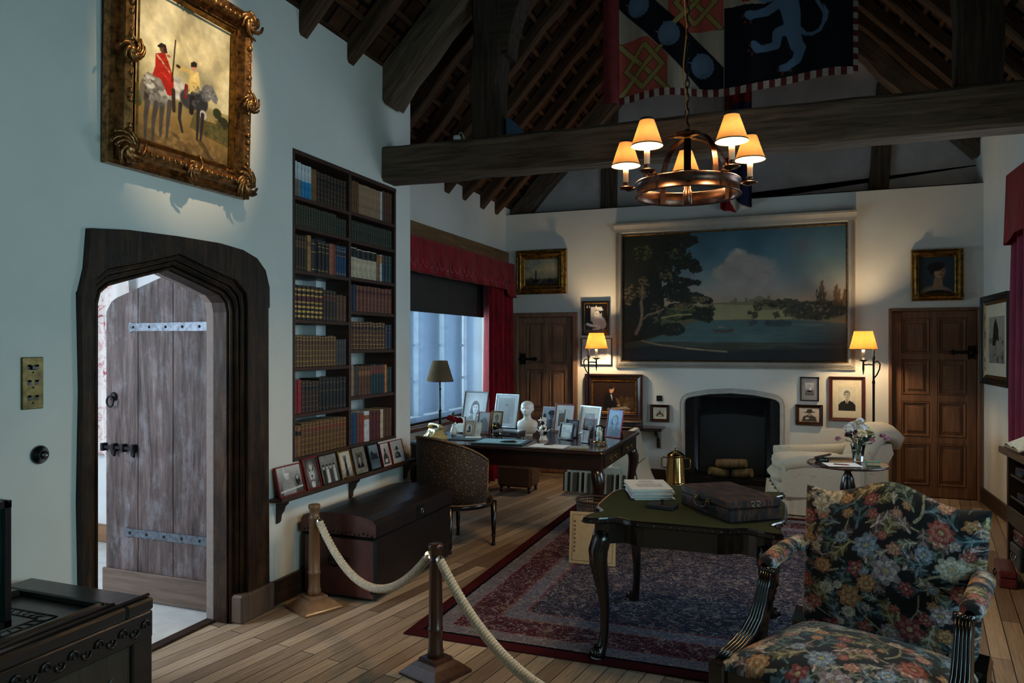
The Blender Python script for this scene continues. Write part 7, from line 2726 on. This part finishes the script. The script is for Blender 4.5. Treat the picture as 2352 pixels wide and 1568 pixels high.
for y in (-Y_, Y_):
    MB().add([(-X_, y, .02), (X_, y, .02), (X_, y, H_ - .01), (-X_, y, H_ - .01)], [(0, 1, 2, 3)]).build('glass_pane', M_tealglass, gc_)
MB().add([(-X_, -Y_, H_ - .006), (X_, -Y_, H_ - .006), (X_, Y_, H_ - .006), (-X_, Y_, H_ - .006)], [(0, 1, 2, 3)]).build('glass_pane', M_tealglass, gc_)
MB().box(-X_ + .01, X_ - .01, -Y_ + .01, Y_ - .01, .024, .03).build('base_board', plain('teal_lit_lining', (90, 176, 176), .8), gc_)  # teal light inside the case is put into the lining colour

# ================================================================== THINGS ON THE DESK
ZD = .7711


def desk_photo(label, bl, br, h, art, mf, fw, lean=12, name='photo_frame', **k):
    rz = math.atan2(br[1] - bl[1], br[0] - bl[0])
    w = math.hypot(br[0] - bl[0], br[1] - bl[1])
    return picture(name, label, 'photo', ((bl[0] + br[0]) / 2, (bl[1] + br[1]) / 2, ZD + .001 + .012 * math.sin(R(lean))), rz, w, h, art, mf, fw, d=k.pop('d', .012), rx=R(-lean), stand=M_easel, group='framed photos on the desk', **k)


M_silverframe = plain('brushed_silver_frame', (176, 182, 190), .35, .8, var=.15)
M_pinkframe = plain('pink_purple_frame', (150, 58, 104), .4, var=.15)
M_mauve = plain('mauve_frame', (150, 120, 140), .5, var=.15)
M_redwood = wood('red_wood_frame', (96, 36, 24), (140, 62, 40), 'z', 2, .35, .05)
desk_photo('largest framed photo of a smiling dark-haired woman at the left of the desk', (-3.0, 6.50), (-2.715, 6.43), .385, portrait(70, 84, (.97, .98, 1.02), 130, 196, 34, 205, 36, .52, .40, .155, True, seed=11), M_brownframe, .014)
desk_photo('tall pale silver-framed photo with a small vignetted head behind the bust', (-2.80, 6.86), (-2.53, 6.80), .34, portrait(44, 60, (.97, .98, 1), 186, 150, 90, 190, 150, .5, .34, .085, False, seed=12), M_silverframe, .012, mount=.03, mmat=M_mountgrey)
desk_photo('gold-edged small portrait of a moustached man behind the ink jar', (-2.735, 6.62), (-2.605, 6.59), .185, portrait(40, 52, (1, .98, .9), 190, 206, 120, 170, 60, .5, .36, .18, False, seed=13), M_gilt, .010)
desk_photo('red-edged photo of a rounded helmet in front of the smiling woman', (-2.735, 6.29), (-2.60, 6.26), .205, art_scene('helmet', 34, 44, (.95, .98, 1.02)), M_red, .006)
desk_photo('pale cream folding frame at the far left of the desk behind the red flowers', (-3.0, 6.30), (-2.855, 6.27), .155, art_scene('sketch', 30, 30, (1, .98, .9), 5), M_brownframe, .008)
desk_photo('square taupe frame with an oval dark silhouette near the flower vase', (-2.80, 6.14), (-2.69, 6.115), .135, art_scene('silhouette', 44, 50), plain('taupe_frame', (170, 152, 134), .6), .006)
desk_photo('small plain cream card frame right of the oval silhouette', (-2.685, 6.10), (-2.61, 6.085), .125, art_scene('sketch', 20, 28, (1.05, 1.02, .96), 7), M_mount, .004)
desk_photo('white-bordered photo of a man in a flat cap behind the white bust', (-2.275, 6.83), (-2.10, 6.80), .225, art_scene('cap', 44, 56, (.86, .92, 1.03)), M_paper, .006, d=.004)
desk_photo('red-brown framed photo of ship rigging in a wide grey mount', (-2.10, 6.66), (-1.885, 6.61), .275, art_scene('masts', 44, 56, (.97, 1, 1)), M_redwood, .016, mount=.030, mmat=M_mountgrey, mount_y=.04)
desk_photo('small blue-toned photo of two heads behind the little dark frame', (-1.875, 6.34), (-1.76, 6.30), .155, art_scene('group', 34, 36, (.82, .92, 1.08), 14), M_blackframe, .007)
desk_photo('little dark-framed landscape photo at the front right of the desk', (-1.905, 6.215), (-1.755, 6.12), .145, art_scene('house', 36, 30, (1, .94, .88), 15), M_blackframe, .014, d=.016)
desk_photo('silver-framed small portrait in a wide white mount at the right of the desk', (-1.86, 6.66), (-1.625, 6.53), .265, portrait(36, 44, (1, 1, 1), 30, 36, 70, 200, 30, .5, .42, .2, False, seed=16), M_silverframe, .016, mount=.055, mmat=M_paper)
desk_photo('mauve-edged dark photo of a long-haired girl in front of the silver frame', (-1.70, 6.22), (-1.565, 6.15), .19, portrait(36, 48, (.98, .98, 1.02), 46, 60, 20, 150, 34, .55, .4, .2, True, seed=17), M_mauve, .012)
desk_photo('tiny mirror-bright metal frame in front of the mauve-edged photo', (-1.645, 6.02), (-1.575, 5.985), .105, art_scene('sketch', 20, 28, (.9, 1, 1.1), 6), M_silver, .010)
desk_photo('pink-framed blue-toned portrait of a young woman at the right end of the desk', (-1.555, 6.51), (-1.395, 6.41), .25, portrait(56, 74, (.55, .84, 1.12), 150, 190, 60, 205, 110, .52, .36, .17, True, seed=18), M_pinkframe, .007)

# ---- marble bust
bu = thing('bust', 'white marble bust of a young man on the desk', 'bust', (-2.235, 6.30, ZD + .0005), R(2))
K = [(.0, .050, .042, 0), (.012, .052, .044, 0), (.02, .046, .040, 0), (.028, .070, .046, 0), (.05, .088, .054, .0), (.09, .098, .058, .002), (.12, .096, .054, .004), (.138, .082, .046, .006), (.150, .052, .040, .006), (.162, .037, .037, .004), (.182, .033, .035, .0), (.196, .033, .040, -.006), (.203, .037, .047, -.010), (.215, .044, .054, -.008), (.232, .049, .060, -.004), (.250, .052, .064, -.001), (.268, .053, .066, .002), (.286, .050, .062, .003), (.302, .041, .051, .004), (.314, .026, .033, .004), (.320, .004, .004, .004)]
NU, NV = 56, 96
zz = np.linspace(0, 1, NV)
kk = np.array(K)
tt = np.linspace(0, 1, len(K))
mb = MB()


def bust_pt(u, v_):
    z, rx_, ry_, yo = [float(np.interp(v_, tt, kk[:, c])) for c in range(4)]
    a = 2 * PI * u
    x, y = rx_ * math.sin(a), -ry_ * math.cos(a)
    an = math.atan2(math.sin(a), math.cos(a))
    d = 0
    if z > .195:
        g_ = lambda za, sa, a0, sa2: math.exp(-((z - za) / sa) ** 2 - ((abs(an) - a0) / sa2) ** 2)
        d += .016 * math.exp(-((z - .236) / .011) ** 2 - (an / .17) ** 2) + .006 * math.exp(-((z - .250) / .012) ** 2 - (an / .14) ** 2)
        d += .004 * g_(.262, .006, .35, .3) - .010 * g_(.251, .007, .40, .19) + .003 * g_(.251, .003, .40, .08)
        d += .005 * g_(.217, .0035, 0, .28) - .006 * g_(.2135, .0018, 0, .26) + .004 * g_(.209, .003, 0, .22) + .004 * g_(.199, .005, 0, .2)
        d += .008 * g_(.242, .014, 1.62, .14)
        hair = max(0, min(1, (abs(an) - 1.0) * 3)) * (z > .225) + max(0, min(1, (z - .282) * 120))
        d += min(1, hair) * (.005 + .0025 * math.sin(an * 22 + z * 300) * math.sin(z * 420))
    k = 1 + d / max(.01, math.hypot(x, y))
    return (x * k, y * k + yo, z)


mb.grid(bust_pt, NU, NV, closeu=True)
mb.build('carved_head', plain('white_marble', (226, 226, 222), .35, var=.05, scale=10), bu)

# ---- desk lamp
dl = thing('desk_lamp', 'tall dark metal desk lamp with a taupe cone shade by the window', 'lamp', (-2.985, 6.02, ZD))
M_gunmetal = plain('gunmetal', (58, 58, 62), .35, .8)
MB().lathe([(.001, 0), (.065, 0), (.068, .008), (.06, .02), (.025, .03), (.014, .045), (.001, .046)], 24).build('base', M_gunmetal, dl)
MB().lathe([(.012, .04), (.011, .22), (.017, .225), (.017, .235), (.0095, .245), (.0085, .42), (.016, .43), (.008, .44), (.008, .60), (.001, .605)], 14).build('stem', M_gunmetal, dl)
MB().lathe([(.125, .50), (.068, .69)], 36, cap=False).build('lamp_shade', translucent('taupe_shade', (112, 94, 74), (70, 56, 42), .3), dl)
MB().lathe([(.1258, .498), (.1245, .506)], 36, cap=False).build('shade_trim', M_shadeline, dl)
mb = MB()
for k in range(3):
    a = 2 * PI * k / 3
    mb.tube([(0, 0, .60), (.11 * math.cos(a), .11 * math.sin(a), .545)], .002, 4)
mb.build('shade_carrier', M_gunmetal, dl)

# ---- telephone
tp = thing('telephone', 'old cream telephone on the window end of the desk', 'telephone', (-2.94, 5.84, ZD), R(-40))
M_ivory = plain('ivory_bakelite', (206, 178, 112), .25, var=.1, coat=.4)
MB().prism([(-.09, 0), (.09, 0), (.085, .02), (.05, .05), (.035, .085), (-.035, .085), (-.05, .05), (-.085, .02)], -.075, .075, 'yz').build('body', M_ivory, tp)
mb = MB(Matrix.Translation((0, -.07, .045)) @ Matrix.Rotation(R(58), 4, 'X'))
mb.lathe([(.036, 0), (.036, .006), (.03, .009), (.001, .009)], 24)
for k in range(10):
    a = R(30 + 30 * k)
    mb.lathe([(.005, .009), (.005, .0105), (.001, .0105)], 8, (.025 * math.cos(a), .025 * math.sin(a), 0))
mb.build('dial', M_brass, tp)
MB().tube([(-.12, 0, .095), (-.105, 0, .112), (-.06, 0, .122), (0, 0, .124), (.06, 0, .122), (.105, 0, .112), (.12, 0, .095)], [.024, .022, .012, .011, .012, .022, .024], 12).build('handset', M_ivory, tp)

# ---- red flowers in a white vase
rv = thing('vase', 'small white vase with three dark red carnations on the desk', 'vase', (-2.875, 6.08, ZD))
MB().lathe([(.001, 0), (.02, 0), (.032, .02), (.034, .04), (.02, .075), (.012, .095), (.015, .105), (.012, .104)], 20).build('white_vase', plain('white_china', (222, 222, 218), .2, var=.04, coat=.3), rv)
M_crim = plain('crimson_petal', (142, 12, 30), .7, var=.3)
mb = MB()
for k, (x, y, z) in enumerate(((-.035, .0, .155), (.02, -.02, .145), (.055, .01, .135))):
    mb2 = MB()
    bloom(rv, (x, y, z), .036, M_crim, 300 + k, 'carnation')
    mb.tube([(0, 0, .08), (x * .5, y * .5, .12), (x, y, z)], .0025, 5)
mb.add([(0, 0, .1), (-.03, .02, .2), (-.01, .04, .22)], [(0, 1, 2)])
mb.build('stems', M_stem, rv, recalc=False)

# ---- ink jar, box, blotter, papers
ij = thing('ink_jar', 'cut-glass ink jar with brass mount on the desk', 'jar', (-2.56, 6.30, ZD))
MB().lathe([(.001, .002), (.034, .002), (.036, .05), (.03, .06), (.018, .07), (.001, .07)], 8, smooth=False).build('glass_body', glass('ink_glass', (176, 190, 196), .05), ij)
MB().lathe([(.02, .07), (.022, .076), (.018, .09), (.008, .10), (.001, .102)], 14).build('brass_lid', M_brass, ij)
MB().box(-.05, .05, -.045, .045, 0, .003).build('tray', M_silver, ij)
cg = thing('cigar_box', 'silver-mounted wooden cigar box on feet on the desk', 'box', (-2.335, 6.10, ZD), R(-8))
MB().box(-.125, .125, -.075, .075, .015, .05, .003).build('body', M_mahog, cg)
MB().box(-.128, .128, -.078, .078, .052, .070, .005).build('lid', M_silver, cg)
MB().tube([(-.05, -.082, .055), (-.045, -.092, .045), (.045, -.092, .045), (.05, -.082, .055)], .004, 6).build('handle', M_silver, cg)
for x in (-.11, .11):
    for y in (-.06, .06):
        MB().ball((x, y, .008), .008, 8).build('foot', M_brass, cg)
bt_ = thing('blotter', 'teal-edged leather desk blotter with pale blue paper at the front of the desk', 'blotter', (-2.29, 5.80, ZD), R(5))
MB().box(-.225, .225, -.165, .165, 0, .010, .003).build('leather_pad', plain('teal_leather', (36, 66, 76), .35, var=.2, coat=.2), bt_)
MB().box(-.19, .19, -.13, .135, .010, .0118).build('blotting_paper', plain('pale_blue_paper', (146, 188, 204), .8, var=.08), bt_)
o = MB().tube([(-.075, 0, 0), (-.03, 0, 0), (.05, 0, 0), (.075, 0, 0)], [.004, .008, .008, .006], 10).build('fountain_pen', plain('black_lacquer_pen', (22, 28, 28), .15, coat=.6))
o.location = (-2.20, 5.72, ZD + .0205)
o.rotation_euler = (0, 0, R(10))
tag(o, 'black fountain pen lying on the desk blotter', 'pen')
o = MB().tube([(-.10, 0, 0), (0, 0, .0), (.10, 0, 0)], [.003, .0035, .0015], 6).build('paper_knife', M_silver)
o.location = (-2.18, 5.83, ZD + .0155)
o.rotation_euler = (0, 0, R(24))
tag(o, 'thin paper knife lying on the desk blotter', 'knife')
o = MB().box(-.15, .15, -.10, .10, 0, .0015).build('letter_paper', M_paper)
o.location = (-1.84, 5.73, ZD)
o.rotation_euler = (0, 0, R(-3))
tag(o, 'white sheet of letter paper near the front edge of the desk', 'paper')
o = MB().tube([(-.04, 0, .0), (.0, 0, .006), (.03, 0, .004), (.045, 0, .0)], [.003, .010, .008, .003], 8).build('pen_wiper', plain('brown_horn', (58, 38, 34), .4))
o.location = (-1.855, 5.755, ZD + .0085)
o.rotation_euler = (0, 0, R(40))
tag(o, 'small dark horn object resting on the white letter paper', 'paperweight')
bk_ = thing('booklet', 'thin grey booklet lying at the front right of the desk', 'booklet', (-1.575, 5.70, ZD), R(12))
MB().box(-.075, .075, -.05, .05, .0, .008, .001).build('pages', M_pages, bk_)
MB().box(-.077, .077, -.052, .052, .008, .0105).build('cover', plain('grey_cover', (150, 152, 150), .7, var=.1), bk_)
for k, (x, y, w_, d_, a, m, lb) in enumerate(((-2.66, 5.91, .30, .22, 8, plain('slate_folder', (70, 84, 94), .6), 'slate-blue folder lying on the desk behind the tub chair'),)):
    o = MB().box(-w_ / 2, w_ / 2, -d_ / 2, d_ / 2, 0, .008, .002).build('folder', m)
    o.location = (x, y, ZD)
    o.rotation_euler = (0, 0, R(a))
    tag(o, lb, 'folder')
o = MB().box(-.07, .07, -.045, .045, 0, .006, .001).build('envelopes', M_paper)
o.location = (-2.62, 5.95, ZD + .0085)
o.rotation_euler = (0, 0, R(20))
tag(o, 'white envelopes lying on the slate-blue folder', 'envelope')

# ---- black and white porcelain figure
M_pie = NT('black_white_porcelain')
vo = M_pie.n('ShaderNodeTexVoronoi')
vo.inputs['Scale'].default_value = 34
M_pie.l(M_pie.coord(), vo.inputs['Vector'])
sx_ = M_pie.n('ShaderNodeSeparateColor')
M_pie.l(vo.outputs['Color'], sx_.inputs[0])
M_pie = M_pie.set(M_pie.ramp(sx_.outputs[0], [(0, (16, 16, 18)), (.52, (224, 222, 220))], 'CONSTANT'), .12, 0, .6, .5)
tb = thing('figurine', 'black and white porcelain figure on a white pedestal on the desk', 'figurine', (-2.0, 6.06, ZD), R(10))
MB().prism(rrect(.075, .06, .01), 0, .01, 'xy').lathe([(.034, .01), (.024, .04), (.028, .045)], 8, smooth=False).build('pedestal', plain('porcelain_white', (222, 218, 212), .2, coat=.4), tb)
mb = MB()
mb.lathe([(.012, .043), (.034, .055), (.04, .08), (.036, .11), (.024, .125), (.018, .132), (.026, .142), (.029, .16), (.024, .176), (.001, .184)], 20)
for s_ in (-1, 1):
    mb.tube([(s_ * .03, 0, .115), (s_ * .046, -.01, .09), (s_ * .03, -.036, .085)], [.011, .010, .008], 8)
mb.build('figure', M_pie, tb)
mb = MB()
mb.lathe([(.038, .172), (.040, .176), (.024, .182), (.022, .198), (.001, .203)], 16, sx=1.2)
mb.build('hat', M_pie, tb)

# ---- glass dome on brass stand
gd = thing('glass_dome', 'small glass dome over a white statuette on a brass stand at the desk corner', 'ornament', (-1.475, 5.97, ZD))
MB().lathe([(.001, .018), (.05, .018), (.058, .022), (.058, .03), (.05, .034), (.001, .034)], 24).build('brass_base', M_brass, gd)
for k in range(3):
    a = 2 * PI * k / 3 + .4
    MB().ball((.048 * math.cos(a), .048 * math.sin(a), .010), .010, 8).build('ball_foot', M_brass, gd)
MB().lathe([(.042, .034), (.042, .12), (.038, .14), (.026, .156), (.010, .163), (.001, .164)], 28, cap=False).build('dome', M_glassclear, gd)
mb = MB()
mb.lathe([(.018, .034), (.014, .05), (.02, .075), (.022, .10), (.015, .112), (.008, .118), (.013, .128), (.012, .142), (.001, .15)], 14)
mb.build('statuette', plain('white_biscuit', (220, 220, 216), .5), gd)

# ================================================================== SMALL FITTINGS UP IN THE ROOF
o = thing('sensor', 'small white sensor with a wire loop on top of the tie beam', 'sensor', (-2.345, 5.02, 3.156))
MB().lathe([(.001, 0), (.03, 0), (.03, .014), (.028, .03), (.001, .032)], 16).build('body', plain('white_plastic', (206, 208, 206), .5, var=.05), o)
MB().tube([(.015, 0, .028), (.02, 0, .05), (.035, 0, .055), (.05, 0, .035), (.06, 0, .0)], .003, 5).build('wire', plain('white_plastic', (206, 208, 206)), o)
o = thing('floodlight', 'blue wedge-shaped floodlight housing on the tie beam beside the post', 'lamp', (-1.90, 5.10, 3.155))
MB().prism([(-.06, 0), (.09, 0), (.07, .03), (-.03, .13), (-.06, .13)], -.05, .05, 'xz').build('housing', plain('blue_housing', (54, 84, 112), .5, var=.1), o)
